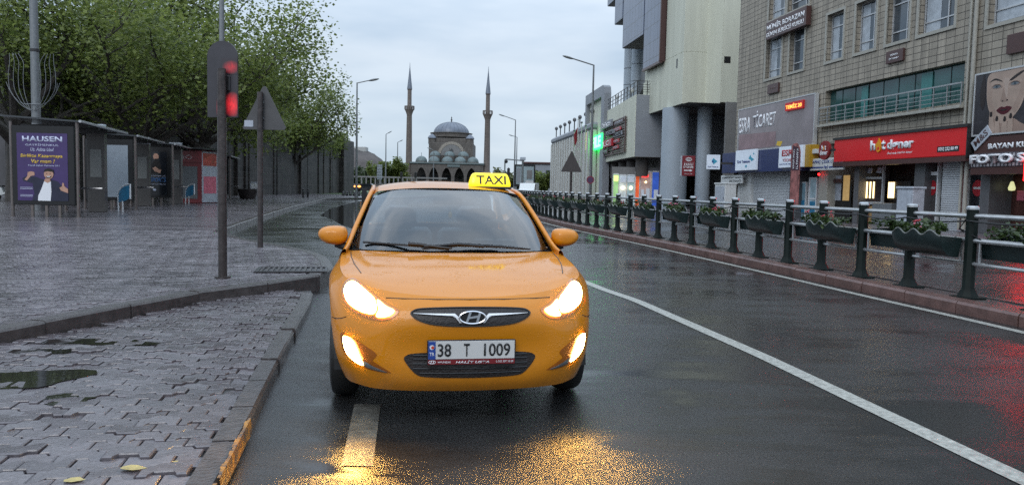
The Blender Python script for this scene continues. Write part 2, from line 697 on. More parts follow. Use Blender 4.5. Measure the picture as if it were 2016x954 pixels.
def inside(p, poly):
    x, y = p
    r = False
    for i in range(len(poly)):
        (x0, y0), (x1, y1) = poly[i - 1], poly[i]
        if (y0 > y) != (y1 > y) and x < (x1 - x0) * (y - y0) / (y1 - y0) + x0: r = not r
    return r

def resample(pts, step):
    pts = [Vector((p[0], p[1], 0)) for p in pts]
    o = [pts[0].copy()]
    acc = 0.0
    for a, b in zip(pts, pts[1:]):
        Ld = (b - a).length
        d = step - acc
        while d <= Ld:
            o.append(a + (b - a) * (d / Ld))
            d += step
        acc = Ld - (d - step)
    return o

def smooth_path(pts, n=6):
    P = [Vector((p[0], p[1], 0)) for p in pts]
    P = [P[0] * 2 - P[1]] + P + [P[-1] * 2 - P[-2]]
    o = []
    for i in range(1, len(P) - 2):
        for k in range(n):
            s = k / n
            a, b, c, d = P[i - 1], P[i], P[i + 1], P[i + 2]
            o.append(0.5 * ((2 * b) + (c - a) * s + (2 * a - 5 * b + 4 * c - d) * s * s + (3 * b - a - 3 * c + d) * s ** 3))
    o.append(P[-2])
    return [(p.x, p.y) for p in o]

def offset(pts, d):
    """shift a polyline to its left by d"""
    o = []
    for i, p in enumerate(pts):
        a = Vector(pts[max(i - 1, 0)]); b = Vector(pts[min(i + 1, len(pts) - 1)])
        t = (b - a).normalized()
        o.append((p[0] - t.y * d, p[1] + t.x * d))
    return o

def kerb(name, path, width, z0, z1, m, step=0.85, gap=0.012, left=True, jit=0.006, bev=0.02):
    """a row of kerb stones whose face follows the path"""
    mb = MB()
    pts = resample(path, step)
    for a, b in zip(pts, pts[1:]):
        t = (b - a).normalized()
        nrm = Vector((-t.y, t.x, 0)) * (1 if left else -1)
        dz = random.uniform(-jit, jit)
        dn = random.uniform(-jit, jit)
        a2, b2 = a + t * gap * 0.5, b - t * gap * 0.5
        prof = [(0.0, z0), (0.0, z1 - bev), (bev * 0.8, z1), (width, z1), (width, z0)]
        vs = []
        for q in (a2, b2):
            for o_, z in prof:
                p = q + nrm * (o_ + dn)
                vs.append((p.x, p.y, z + (dz if z > z0 else 0)))
        n = len(prof)
        mb.add(vs, [tuple(range(n)), tuple(range(2 * n - 1, n - 1, -1))] + [(k, (k + 1) % n, n + (k + 1) % n, n + k) for k in range(n)])
    return structure(mb.build(name, m))

def pave(name, poly, z, ang, W, Hh, m, piv, jit=0.004, tilt=0.018, gap=0.005, bbox=None, sink=None):
    """interlocking zigzag blocks, each laid a little unevenly"""
    ca, sa = math.cos(ang), math.sin(ang)
    loc = [((x - piv[0]) * ca + (y - piv[1]) * sa, -(x - piv[0]) * sa + (y - piv[1]) * ca) for x, y in poly]
    x0, x1 = min(p[0] for p in loc), max(p[0] for p in loc)
    y0, y1 = min(p[1] for p in loc), max(p[1] for p in loc)
    V, F = [], []
    fr = (0.0, 0.2, 0.3, 0.7, 0.8, 1.0)
    def zz(x):
        f = (x / W) % 1.0
        a = 0.17 * Hh
        if f < 0.2: return -a
        if f < 0.3: return -a + (f - 0.2) * 20 * a
        if f < 0.7: return a
        if f < 0.8: return a - (f - 0.7) * 20 * a
        return -a
    for j in range(int(y0 / Hh) - 1, int(y1 / Hh) + 2):
        for i in range(int(x0 / W) - 1, int(x1 / W) + 2):
            ox = i * W + (0.5 * W if j % 2 else 0.0)
            cx_, cy_ = ox + W / 2, j * Hh + Hh / 2
            if not inside((cx_, cy_), loc): continue
            bot = [(ox + f * W, j * Hh + zz(ox + f * W)) for f in fr]
            top = [(ox + f * W, (j + 1) * Hh + zz(ox + f * W)) for f in reversed(fr)]
            ring = bot + top
            if not all(inside(p, loc) for p in (ring[0], ring[5], ring[6], ring[11])): continue
            dz = random.gauss(0, jit)
            tx, ty = random.gauss(0, tilt), random.gauss(0, tilt)
            wx = piv[0] + cx_ * ca - cy_ * sa
            wy = piv[1] + cx_ * sa + cy_ * ca
            if sink: dz += sink(wx, wy)
            yaw = random.gauss(0, 0.012)
            n = len(ring)
            b0 = len(V)
            for ins, dzz in ((gap + 0.006, 0.0), (gap, -0.006), (gap, -0.05)):
                for x, y in ring:
                    dx, dy = x - cx_, y - cy_
                    dx *= 1 - ins / (W / 2)
                    dy *= 1 - ins / (Hh / 2)
                    dx, dy = dx - dy * yaw, dy + dx * yaw
                    lx, ly = cx_ + dx, cy_ + dy
                    V.append((piv[0] + lx * ca - ly * sa, piv[1] + lx * sa + ly * ca, z + dz + dzz + dx * tx + dy * ty))
            F.append(tuple(range(b0, b0 + n)))
            for k in range(n):
                k2 = (k + 1) % n
                F.append((b0 + n + k, b0 + n + k2, b0 + k2, b0 + k))
                F.append((b0 + 2 * n + k, b0 + 2 * n + k2, b0 + n + k2, b0 + n + k))
    mb = MB()
    mb.v, mb.f = V, F
    return mb

# block stone: colour varies per block
def blockmat(name, a, b_, rough=(0.1, 0.4)):
    m, t, b = nodes(name)
    gi = t.nodes.new('ShaderNodeNewGeometry')
    v = objcoord(t)
    col = ramp(t, gi.outputs['Random Per Island'], 0.0, a, 1.0, b_)
    st = ramp(t, noise(t, v, 1.1, 6, 0.65, 0.4), 0.32, 0.62, 0.62, 1.08)
    fine = ramp(t, noise(t, v, 55, 4), 0.3, 0.75, 0.7, 1.2)
    for x in (st, fine):
        mul = t.nodes.new('ShaderNodeMixRGB')
        mul.blend_type = 'MULTIPLY'
        mul.inputs[0].default_value = 1
        t.links.new(col, mul.inputs[1]); t.links.new(x, mul.inputs[2])
        col = mul.outputs[0]
    t.links.new(col, b.inputs['Base Color'])
    wetn = math_node(t, 'ADD', math_node(t, 'MULTIPLY', noise(t, v, 2.2, 5, 0.6), 0.75), math_node(t, 'MULTIPLY', gi.outputs['Random Per Island'], 0.25))
    rr = t.nodes.new('ShaderNodeMapRange')
    rr.inputs['From Min'].default_value = 0.3; rr.inputs['From Max'].default_value = 0.7
    rr.inputs['To Min'].default_value = rough[0]; rr.inputs['To Max'].default_value = rough[1]
    t.links.new(wetn, rr.inputs['Value'])
    t.links.new(rr.outputs[0], b.inputs['Roughness'])
    b.inputs['Specular IOR Level'].default_value = 0.8
    n1 = bump_node(t, noise(t, v, 120, 4, 0.6), 0.35, 0.004)
    n2 = bump_node(t, noise(t, v, 14, 3), 0.25, 0.012, n1)
    t.links.new(n2, b.inputs['Normal'])
    return m

M['block_a'] = blockmat('apron_block', (0.105, 0.091, 0.099), (0.16, 0.142, 0.152), (0.08, 0.26))
M['block_b'] = blockmat('plaza_block', (0.125, 0.112, 0.122), (0.18, 0.16, 0.17), (0.10, 0.30))
M['bedding'] = mat('joint_sand', (0.022, 0.019, 0.016), 0.4, var=0.4, vscale=12, bump=0.4)

upk = smooth_path([(-6.2, 1.0), (-4.75, 3.6), (-4.15, 5.9), (-3.86, 6.95), (-3.45, 8.45), (-2.86, 9.5), (-2.55, 10.3), (-2.55, 10.95), (-2.75, 11.7), (-3.15, 13.0), (-3.85, 14.3), (-5.5, 16.3), (-6.7, 18.1), (-7.35, 19.4)], 5)
fark = smooth_path([(-7.35, 19.4), (-7.75, 21.0), (-9.48, 29.3), (-11.94, 42.0), (-15.2, 61.0), (-16.2, 67.0), (-15.9, 71.0), (-14.0, 75.0), (-11.0, 84.0)], 5)
rim = upk + fark[1:]
inner = offset(rim, 0.16)
plaza_poly = inner + [(-9, 135), (-60, 200), (-160, 200), (-160, -20), (-9, -20)]
sheet('plaza_pavement', plaza_poly, 0.196, M['paver_up'])
kerb('plaza_kerb', upk, 0.17, -0.05, 0.205, M['stone'], 1.0)
kerb('bay_kerb', fark, 0.18, -0.05, 0.19, M['stone'], 0.8)

near = [p for p in offset(upk, 0.18)]
near_poly = near[3:] + [(-12.5, 17.3), (-12.5, 4.2)]
pave('plaza_blocks', near_poly, 0.207, R(20), 0.23, 0.115, M['block_b'], (-4, 8), 0.0025, 0.008).build('plaza_paving', M['block_b'])
structure(bpy.data.objects['plaza_paving'])

lowk = smooth_path([(-0.78, 0.2), (-1.02, 1.8), (-1.30, 3.4), (-1.46, 4.3), (-1.66, 5.35), (-2.0, 7.15), (-2.30, 8.8), (-2.52, 9.75)], 5)
kerb('apron_kerb', lowk, 0.13, -0.05, 0.103, M['stone'], 0.62, 0.018, True, 0.008)
ap_r = offset(lowk, 0.03)
ap_l = [p for p in offset(upk, 0.10) if p[1] < 9.6][::-1]
apron_poly = ap_r + ap_l
sheet('apron_bed', apron_poly, 0.062, M['bedding'])
def sink(x, y):
    d = 0.0
    for cx, cy, r_, a in ((-1.62, 5.0, 0.5, -0.018), (-3.1, 5.3, 0.5, -0.013), (-2.3, 3.9, 0.35, -0.012), (-3.4, 6.9, 0.45, -0.012)):
        q = ((x - cx) ** 2 + (y - cy) ** 2) / r_ ** 2
        d += a * math.exp(-q)
    return d
pave('apron', apron_poly, 0.088, R(10.5), 0.225, 0.13, M['block_a'], (-1.6, 4.2), 0.0045, 0.018, 0.004, sink=sink).build('apron_paving', M['block_a'])
structure(bpy.data.objects['apron_paving'])

# worn yellow kerb paint with headlight glow painted in; spots on two blocks
ky = [p for p in resample(smooth_path([(-1.14, 2.5), (-1.30, 3.4), (-1.455, 4.25)], 8), 0.06)]
mb = MB()
for a, b in zip(ky, ky[1:]):
    if random.random() < 0.10: continue
    t_ = (b - a).normalized(); nn = Vector((-t_.y, t_.x, 0))
    k = random.uniform(0.0, 0.012)
    vs = [a - nn * 0.012, b - nn * 0.012, b + nn * k, a + nn * k]
    mb.add([(q.x, q.y, 0.112) for q in vs] + [(a.x - nn.x * 0.014, a.y - nn.y * 0.014, 0.02), (b.x - nn.x * 0.014, b.y - nn.y * 0.014, 0.02)], [(0, 1, 2, 3), (0, 1, 5, 4)])
structure(mb.build('kerb_paint_glow', M['kerbyellow_glow']))
mb = MB()
for u, v, s_ in ((262, 917, 0.09), (145, 940, 0.08), (345, 905, 0.03)):
    c_ = gp(u, v, 0.1)
    n_ = 9
    mb.add([(c_.x + s_ * .7 * random.uniform(0.4, 1.15) * math.cos(2 * math.pi * k / n_), c_.y + s_ * 0.45 * random.uniform(0.4, 1.1) * math.sin(2 * math.pi * k / n_), 0.0945) for k in range(n_)], [tuple(range(n_))])
structure(mb.build('paint_spots', mat('pale_yellow_paint', (.40, .33, .12), .35, var=.4, vscale=25)))

# standing water
def watermat():
    m, t, b = nodes('puddle_water')
    b.inputs['Base Color'].default_value = (0.02, 0.019, 0.018, 1)
    b.inputs['Roughness'].default_value = 0.03
    v = objcoord(t, (0.6, 1.6, 1))
    t.links.new(bump_node(t, noise(t, v, 14, 2), 0.05, 0.01), b.inputs['Normal'])
    return m
M['water'] = watermat()
def puddle(cx, cy, rx, ry, z, seed):
    rr = random.Random(seed)
    n_ = 26
    ph = [rr.uniform(0, 6.28) for _ in range(4)]
    pts = []
    for k in range(n_):
        a = 2 * math.pi * k / n_
        q = 1 + 0.22 * math.sin(2 * a + ph[0]) + 0.16 * math.sin(3 * a + ph[1]) + 0.1 * math.sin(5 * a + ph[2])
        pts.append((cx + rx * q * math.cos(a), cy + ry * q * math.sin(a)))
    structure(MB().add([(x, y, z) for x, y in pts], [tuple(range(n_))]).build('puddle', M['water']))
for u, v, rx, ry, z, s_ in ((40, 745, 0.34, 0.30, 0.086, 1), (190, 672, 0.42, 0.16, 0.087, 3), (40, 690, 0.3, 0.2, 0.087, 4), (130, 785, 0.2, 0.12, 0.084, 5)):
    c_ = gp(u, v, z)
    puddle(c_.x, c_.y, rx, ry, z, s_)
# the long puddle in the bus bay and the gutter stream beside the taxi
bay = [gp(u, v, 0.004) for u, v in ((630, 424), (648, 412), (680, 402), (705, 396), (735, 394), (735, 440), (700, 452), (668, 440), (655, 432))]
structure(MB().add([(p.x, p.y, 0.004) for p in bay], [tuple(range(len(bay)))]).build('puddle', M['water']))

# painted lines
def line(name, pts, w_, z, m, worn=0.0):
    mb = MB()
    P = resample(pts, 0.35)
    for a, b in zip(P, P[1:]):
        if random.random() < worn: continue
        t_ = (b - a).normalized(); nn = Vector((-t_.y, t_.x, 0)) * w_ / 2
        mb.add([(q.x, q.y, z) for q in (a - nn, b - nn, b + nn, a + nn)], [(0, 1, 2, 3)])
    return structure(mb.build(name, m))
med = smooth_path([(6.75, 0.0), (6.25, 4.0), (5.72, 8.0), (5.22, 11.0), (4.55, 15.2), (3.72, 20.0), (2.75, 25.0), (1.85, 30.0), (0.95, 37.0), (0.25, 45.0), (-0.6, 60.0), (-2.0, 85.0)], 6)
line('edge_line', offset(med, 0.24), 0.13, 0.004, M['linepaint'])
line('lane_line', [(3.35, 0.0), (2.61, 3.85), (2.21, 6.65), (1.62, 9.9), (1.33, 10.9), (0.95, 12.6)], 0.145, 0.004, M['linepaint'])
structure(MB().add([(x, y, 0.004) for x, y in ((-1.0, 4.9), (-0.83, 4.9), (-0.68, 3.80), (-0.84, 3.80))], [(0, 1, 2, 3)]).build('lane_dash', M['wornpaint']))

# the median with its red kerb, and the pavement before the shops
kerb('median_kerb', med, 0.28, -0.05, 0.15, M['redstone'], 0.95, 0.014, False, 0.006, 0.03)
med_in, med_out = offset(med, -0.30), offset(med, -0.66)
mb = MB()
mb.grid([[(a[0], a[1], 0.135) for a in med_in], [(a[0], a[1], 0.135) for a in med_out]])
structure(mb.build('median_strip', M['stone']))
kerb('median_back_kerb', offset(med, -0.82), 0.15, -0.05, 0.15, M['stone'], 0.95, 0.014, True)

SHOP = Frame(16.62, 28.46, -8.5)
swk = [SHOP.w(x, -3.2, 0) for x in (60, -90)]
sw = [SHOP.w(x, y, 0) for x, y in ((60, -3.2), (-90, -3.2), (-90, 60), (60, 60))]
sheet('shop_pavement', [(p.x, p.y) for p in sw], 0.15, M['paver_up'])
kerb('shop_kerb', [(p.x, p.y) for p in swk], 0.16, -0.05, 0.156, M['stone'], 1.0, 0.012, False)

# drain grate on the corner of the plaza
gr = thing('drain_grate', 'rusty slotted drain grate set in the paving at the rounded kerb corner', 'drain grate', gp(575, 531, 0.215), R(12))
mb = MB()
for k in range(12):
    mb.bbox(-0.42 + k * 0.072, -0.42 + k * 0.072 + 0.036, -0.26, 0.26, 0.0, 0.012, 0.003)
mb.build('slats', M['rust'], gr)
MB().bbox(-0.48, 0.48, -0.31, -0.265, -0.01, 0.016, 0.004).bbox(-0.48, 0.48, 0.265, 0.31, -0.01, 0.016, 0.004).bbox(-0.48, -0.43, -0.263, 0.263, -0.01, 0.015, 0.004).bbox(0.44, 0.48, -0.263, 0.263, -0.01, 0.015, 0.004).box(-0.42, 0.43, -0.26, 0.26, -0.006, -0.002).build('frame', M['darkmetal'], gr)
# ------------------------------------------------------------------ the taxi
def paintmat():
    m, t, b = nodes('taxi_paint')
    v = objcoord(t)
    col = mixc(t, noise(t, v, 3, 4), (0.60, 0.205, 0.002), (0.66, 0.232, 0.004))
    szp = t.nodes.new('ShaderNodeSeparateXYZ')
    t.links.new(v, szp.inputs[0])
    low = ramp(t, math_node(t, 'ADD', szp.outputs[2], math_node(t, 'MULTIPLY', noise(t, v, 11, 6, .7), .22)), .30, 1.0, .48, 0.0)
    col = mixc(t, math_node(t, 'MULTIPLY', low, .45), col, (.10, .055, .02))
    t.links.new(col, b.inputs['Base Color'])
    b.inputs['Roughness'].default_value = 0.5
    b.inputs['Specular IOR Level'].default_value = 0.2
    b.inputs['Coat Weight'].default_value = 0.8
    b.inputs['Coat Roughness'].default_value = 0.07
    # rain beads
    vo = t.nodes.new('ShaderNodeTexVoronoi')
    vo.inputs['Scale'].default_value = 75
    vo.inputs['Randomness'].default_value = 1.0
    t.links.new(v, vo.inputs['Vector'])
    sel = ramp(t, noise(t, v, 7, 4, 0.6), 0.5, 0.0, 0.62, 1.0)
    drop = math_node(t, 'MULTIPLY', ramp(t, vo.outputs['Distance'], 0.0, 1.0, 0.42, 0.0), sel)
    n1 = bump_node(t, drop, 0.35, 0.0035)
    t.links.new(n1, b.inputs['Normal'])
    t.links.new(bump_node(t, drop, 0.5, 0.004), b.inputs['Coat Normal'])
    return m
M['taxi'] = paintmat()
M['windscreen'] = glass('windscreen_glass', (0.75, 0.86, 0.90), 0.86, 0.015, 2.8)
M['sideglass'] = mat('side_glass', (0.01, 0.012, 0.014), 0.04, var=0.2, spec=0.8)
M['grille'] = mat('grille_mesh', (0.016, 0.011, 0.010), 0.4, var=0.3, vscale=20, bump=0.5, bscale=80)
M['lamp'] = emitter('headlight_glow', (1.0, 0.66, 0.20), 42.0)
M['lamp2'] = emitter('turn_lamp_glow', (1.0, 0.58, 0.12), 12.0)
M['foglamp'] = emitter('fog_lamp_glow', (1.0, 0.66, 0.20), 42.0)
M['amber'] = mat('lamp_surround', (0.46, 0.15, 0.012), 0.12, var=0.1, coat=1.0)
M['recess'] = mat('lamp_recess', (0.30, 0.085, 0.006), 0.3, var=0.15, bump=.2)
M['seat'] = mat('seat_cloth', (0.20, 0.205, 0.21), 0.8, var=0.3, vscale=20)
M['bluebadge'] = mat('plate_blue', (0.02, 0.06, 0.28), 0.4)
M['platered'] = mat('plate_red', (0.17, 0.012, 0.016), 0.4)
M['plate'] = mat('plate_white', (0.60, 0.59, 0.57), 0.4, var=0.06)

TX = thing('taxi', 'yellow orange taxi saloon with lit headlights facing the camera on the wet road', 'taxi', (-0.222, 4.46, 0), R(9.7))

AX, WR = 0.86, 0.40      # front axle, wheel arch radius
def arch(y):
    best = 0.20
    for ax in (AX, AX + 2.57):
        d = abs(y - ax)
        if d < WR: best = max(best, 0.30 + math.sqrt(max(WR * WR - d * d, 0)) * 0.93)
    return best

XF = [0, .20, .40, .485, .57, .69]
front = [  # belts, centre to corner: (x, y, z)
    [(0, .075, .205), (.20, .080, .206), (.40, .105, .208), (.57, .165, .212), (.66, .245, .225)],
    [(0, .030, .262), (.20, .036, .262), (.40, .066, .264), (.575, .135, .272), (.70, .245, .295)],
    [(0, .006, .340), (.20, .014, .340), (.41, .048, .345), (.595, .120, .360), (.738, .255, .385)],
    [(0, .012, .475), (.20, .018, .475), (.41, .048, .480), (.60, .118, .490), (.752, .262, .500)],
    [(0, .000, .600), (.20, .010, .602), (.405, .048, .608), (.59, .130, .615), (.745, .285, .625)],
    [(0, .030, .695), (.20, .040, .697), (.40, .085, .702), (.58, .178, .712), (.735, .335, .728)],
    [(0, .105, .762), (.20, .115, .766), (.39, .165, .778), (.565, .268, .800), (.705, .420, .835)],
]
front = [[(x * (1 + .032 * min(1, x / .55)), y, z) for x, y, z in b_] for b_ in front]
for b_, dy in zip(front, (0, .006, .020, .034, -.004, 0, 0)):
    for i in range(3): b_[i] = (b_[i][0], b_[i][1] + dy, b_[i][2])
for b_, dy in zip(front, (0, 0, -.008, -.012, -.006, 0, 0)):
    p, q = b_[2], b_[3]
    b_.insert(3, (p[0] * .5 + q[0] * .5, (p[1] - (.020 if dy < -.007 else 0)) * .55 + q[1] * .45 + dy, p[2] * .5 + q[2] * .5))
NB = len(front)
side_y = [.44, .52, .60, .70, .80, .86, .92, 1.02, 1.12, 1.20, 1.28, 1.5, 2.0, 2.6, 2.95, 3.04, 3.12, 3.25, 3.36, 3.43, 3.50, 3.6, 3.72, 3.82, 3.90, 4.05]
def side_pt(k, y):
    """belt k of the flank"""
    top_z = np.interp(y, [.44, .60, .86, 1.28, 2.0, 3.4, 4.05], [.850, .872, .900, .940, .965, .985, .985])
    top_x = np.interp(y, [.44, .60, .86, 1.28, 2.0, 3.4, 4.05], [.757, .788, .806, .810, .808, .795, .730])
    f = k / (NB - 1)
    b = arch(y) if k == 0 or True else 0
    ref = [.20, .265, .35, .48, .61, .72, None]
    z = top_z if k == NB - 1 else max(ref[k], b + (top_z - b) * f * 0.9 if b > .25 else ref[k])
    bul = [.80, .832, .858, .872, .872, .858, None]
    x = top_x if k == NB - 1 else bul[k]
    tail = np.interp(y, [.44, .60, .80], [.955, .985, 1.0]) * np.interp(y, [3.3, 4.05], [1.0, .93])
    if k < NB - 1: x *= tail
    if b > .25 and k < 3: x = max(x, .862 * tail)
    return (float(x), y, float(z))
rows = []
for k in range(NB):
    row = list(front[k])
    row += [side_pt(k, y) for y in side_y]
    zr = [.26, .33, .42, .55, .70, .85, 1.0][k]
    row += [(.70, 4.22, zr), (.45, 4.33, zr), (0, 4.37, zr)]
    rows.append(row)
def mirrored(mb, name, m, parent, smooth=True, sub=2, angle=None):
    n = len(mb.v)
    mb.v += [(-x, y, z) for x, y, z in mb.v]
    mb.f += [tuple(n + i for i in reversed(f)) for f in mb.f]
    return mb.build(name, m, parent, smooth, sub, angle=angle)
body = MB()
body.grid(rows)
# hood: rows run from the leading edge to the cowl, outer end on the shoulder
top = rows[-1]
outs = [top[5], top[6], top[8], top[10], top[13], top[16]]
cent = [(0.105, .762), (.26, .812), (.48, .858), (.72, .900), (.96, .938), (1.10, .952)]
hood = []
for i in range(6):
    xo, yo, zo = outs[i]
    yc, zc = cent[i]
    r_ = []
    for j, xf in enumerate(XF):
        if i == 0: r_.append(top[j]); continue
        q = (xf / XF[-1])
        y = yc + (yo - yc) * q * q
        z = zc + (zo - zc) * (q ** 2.2) + (0.013 * (1 - i / 6) if j == 4 else 0.0)
        r_.append((xf / XF[-1] * xo, y, z))
    hood.append(r_)
hb = MB()
hb.grid(hood)
# the shoulder between the stations used by the hood
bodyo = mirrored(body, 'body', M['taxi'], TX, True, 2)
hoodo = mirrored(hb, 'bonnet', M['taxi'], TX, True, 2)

bpy.context.view_layer.update()
dg = bpy.context.evaluated_depsgraph_get()
def bvh_of(objs):
    V, F = [], []
    for o in objs:
        me = o.evaluated_get(dg).to_mesh()
        n = len(V)
        V += [v.co.copy() for v in me.vertices]
        F += [[n + i for i in p.vertices] for p in me.polygons]
    return BVHTree.FromPolygons(V, F)
BV = bvh_of([bodyo, hoodo])
def on_body(x, z, off=0.0):
    h = BV.ray_cast(Vector((x, -2, z)), Vector((0, 1, 0)))
    if h[0] is None:
        h = BV.find_nearest(Vector((x, 0.35, z)))
        return h[0] + Vector((0, -off, 0))
    return h[0] + Vector((0, -off, 0))

def dense(poly, n):
    P = [Vector((p[0], p[1])) for p in poly]
    per = [(P[i] - P[i - 1]).length for i in range(len(P))]
    tot = sum(per)
    o = []
    for i in range(len(P)):
        a, b = P[i], P[(i + 1) % len(P)]
        k = max(1, round(n * (b - a).length / tot))
        o += [a + (b - a) * (q / k) for q in range(k)]
    return o
def spline_loop(poly, n=5):
    P = [Vector((p[0], p[1])) for p in poly]
    o = []
    m = len(P)
    for i in range(m):
        a, b, c, d = P[i - 1], P[i], P[(i + 1) % m], P[(i + 2) % m]
        for k in range(n):
            s = k / n
            o.append(0.5 * ((2 * b) + (c - a) * s + (2 * a - 5 * b + 4 * c - d) * s * s + (3 * b - a - 3 * c + d) * s ** 3))
    return o
def patch(poly, off, dome=0.0, rings=7, sgn=1, edge=-0.006, cen=None, surf=on_body):
    poly = [Vector((p.x * (1 + .032 * min(1, abs(p.x) / .55)), p.y)) for p in poly]
    """a skin over the body inside an outline given in x,z"""
    c = cen and Vector(cen) or sum(poly, Vector((0, 0))) / len(poly)
    mb = MB()
    R_ = []
    for i in range(rings + 1):
        q = 1 - i / rings * 0.999
        ring = []
        for p in poly:
            s = c + (p - c) * q
            o_ = off + dome * (1 - q * q)
            ring.append(tuple(surf(sgn * s.x, s.y, o_)))
        ring.append(ring[0])
        R_.append(ring)
    first = [tuple(surf(sgn * p.x, p.y, edge)) for p in poly]
    first.append(first[0])
    mb.grid([first] + R_)
    return mb

HL = spline_loop([(.742, .742), (.742, .785), (.722, .826), (.685, .843), (.640, .828), (.565, .775), (.480, .722), (.415, .690), (.447, .650), (.500, .630), (.570, .630), (.650, .652), (.712, .692)], 4)
HLI = spline_loop([(.728, .752), (.728, .790), (.708, .818), (.680, .828), (.645, .815), (.590, .776), (.552, .745), (.540, .700), (.552, .668), (.600, .665), (.655, .680), (.703, .708)], 4)
TLI = spline_loop([(.535, .742), (.485, .711), (.440, .690), (.462, .662), (.505, .648), (.540, .652), (.528, .690)], 4)
RIM = spline_loop([(.752, .735), (.756, .690), (.735, .645), (.690, .612), (.620, .592), (.545, .590), (.480, .610), (.447, .645), (.500, .627), (.570, .626), (.650, .648), (.715, .690)], 3)
FG = spline_loop([(.742, .525), (.738, .452), (.715, .400), (.655, .358), (.560, .330), (.455, .322), (.520, .352), (.560, .385), (.535, .430), (.600, .475), (.680, .512)], 4)
FGI = spline_loop([(.728, .508), (.724, .452), (.703, .405), (.655, .369), (.610, .357), (.630, .402), (.652, .455), (.680, .500)], 4)
FCH = spline_loop([(.615, .358), (.560, .338), (.478, .325), (.545, .352), (.585, .372), (.622, .385)], 3)
BROW = spline_loop([(.700, .521), (.640, .503), (.570, .470), (.535, .440), (.545, .460), (.590, .492), (.660, .520)], 3)
for s_ in (-1, 1):
    h = patch(HL, .004, .010, 8, s_).build('headlight', M['amber'], TX, True)
    patch(HLI, .016, .016, 8, s_, 0.004).build('lamp_reflector', M['lamp'], h, True)
    patch(TLI, .016, .010, 5, s_, 0.004).build('turn_lamp', M['lamp2'], h, True)
    f = patch(FG, .003, .0, 7, s_, cen=(.64, .43)).build('fog_lamp_surround', M['recess'], TX, True)
    patch(FGI, .014, .012, 6, s_, 0.002).build('fog_lamp', M['foglamp'], f, True)
    patch(FCH, .010, .006, 4, s_, 0.0, cen=(.56, .355)).build('chrome_blade', M['galv'], f, True)

GR = spline_loop([(0, .712), (.15, .710), (.28, .704), (.335, .694), (.352, .672), (.320, .645), (.250, .622), (.15, .611), (0, .608), (-.15, .611), (-.250, .622), (-.320, .645), (-.352, .672), (-.335, .694), (-.28, .704), (-.15, .710)], 3)
LG = spline_loop([(0, .450), (.16, .447), (.32, .440), (.374, .425), (.383, .400), (.350, .350), (.310, .312), (.26, .300), (.13, .295), (0, .294), (-.13, .295), (-.26, .300), (-.310, .312), (-.350, .350), (-.383, .400), (-.374, .425), (-.32, .440), (-.16, .447)], 3)
gr_ = patch(GR, .004, .0, 7).build('upper_grille', M['grille'], TX, True)
lg_ = patch(LG, .004, .0, 7).build('lower_grille', M['grille'], TX, True)
mb = MB()
for z in (.325, .352, .380, .408, .43):
    xm = .30 if z < .34 else .34
    mb.tube([on_body(x, z, .010) for x in np.linspace(-xm, xm, 13)], .004, 5)
mb.build('grille_bars', M['black'], lg_)
mb = MB()
mb.tube([on_body(p.x, p.y, .006) for p in GR] + [on_body(GR[0].x, GR[0].y, .006)], .005, 6, False)
mb.build('grille_rim', M['black'], gr_, True)
for s_ in (-1, 1):
    W_ = [(.335, .678), (.118, .667), (.095, .655), (.074, .628), (.060, .628), (.080, .662), (.100, .679)]
    W_ = [Vector(p) for p in dense(W_, 40)]
    patch(W_, .016, .004, 4, s_, 0.004, cen=(.105, .668)).build('chrome_wing', M['white'], gr_, True)
# badge: a ring and a slanted letter
mb = MB()
ring = [Vector((.077 * math.cos(a), 0, .0365 * math.sin(a))) for a in np.linspace(0, 2 * math.pi, 37)]
mb.tube([(p.x, on_body(0, .66).y - .028, .660 + p.z) for p in ring], .0055, 6, False)
yb = on_body(0, .66).y - .028
mb.prism([(-.040, .634), (-.026, .634), (-.006, .690), (-.020, .690)], yb - .004, yb + .004)
mb.prism([(.020, .632), (.034, .632), (.050, .685), (.036, .687)], yb - .004, yb + .004)
mb.prism([(-.022, .652), (-.018, .664), (.036, .674), (.033, .660)], yb - .0035, yb + .0035)
mb.build('badge', M['chrome'], gr_, True, angle=30)
mb = MB()
el = [(.074 * math.cos(a), .660 + .035 * math.sin(a)) for a in np.linspace(0, 2 * math.pi, 32, endpoint=False)]
mb.prism(el, yb + .005, yb + .012)
mb.build('badge_back', M['black'], gr_)

# the light the lamps throw forward on to the wet road
for x_, y_, z_, pw in ((.66, .20, .74, 27), (.70, .10, .44, 23)):
    for s_ in (-1, 1):
        ld = bpy.data.lights.new('headlight_beam', 'SPOT')
        ld.energy = pw
        ld.color = (1.0, .50, .11)
        ld.spot_size = R(120)
        ld.spot_blend = .6
        ld.shadow_soft_size = .06
        lo_ = bpy.data.objects.new('headlight_beam', ld)
        C.objects.link(lo_)
        lo_.parent = TX
        lo_.location = (s_ * x_, y_ - .02, z_)
        lo_.rotation_euler = (R(78), 0, 0) if False else Vector((0, -1, -.18)).to_track_quat('-Z', 'Y').to_euler()

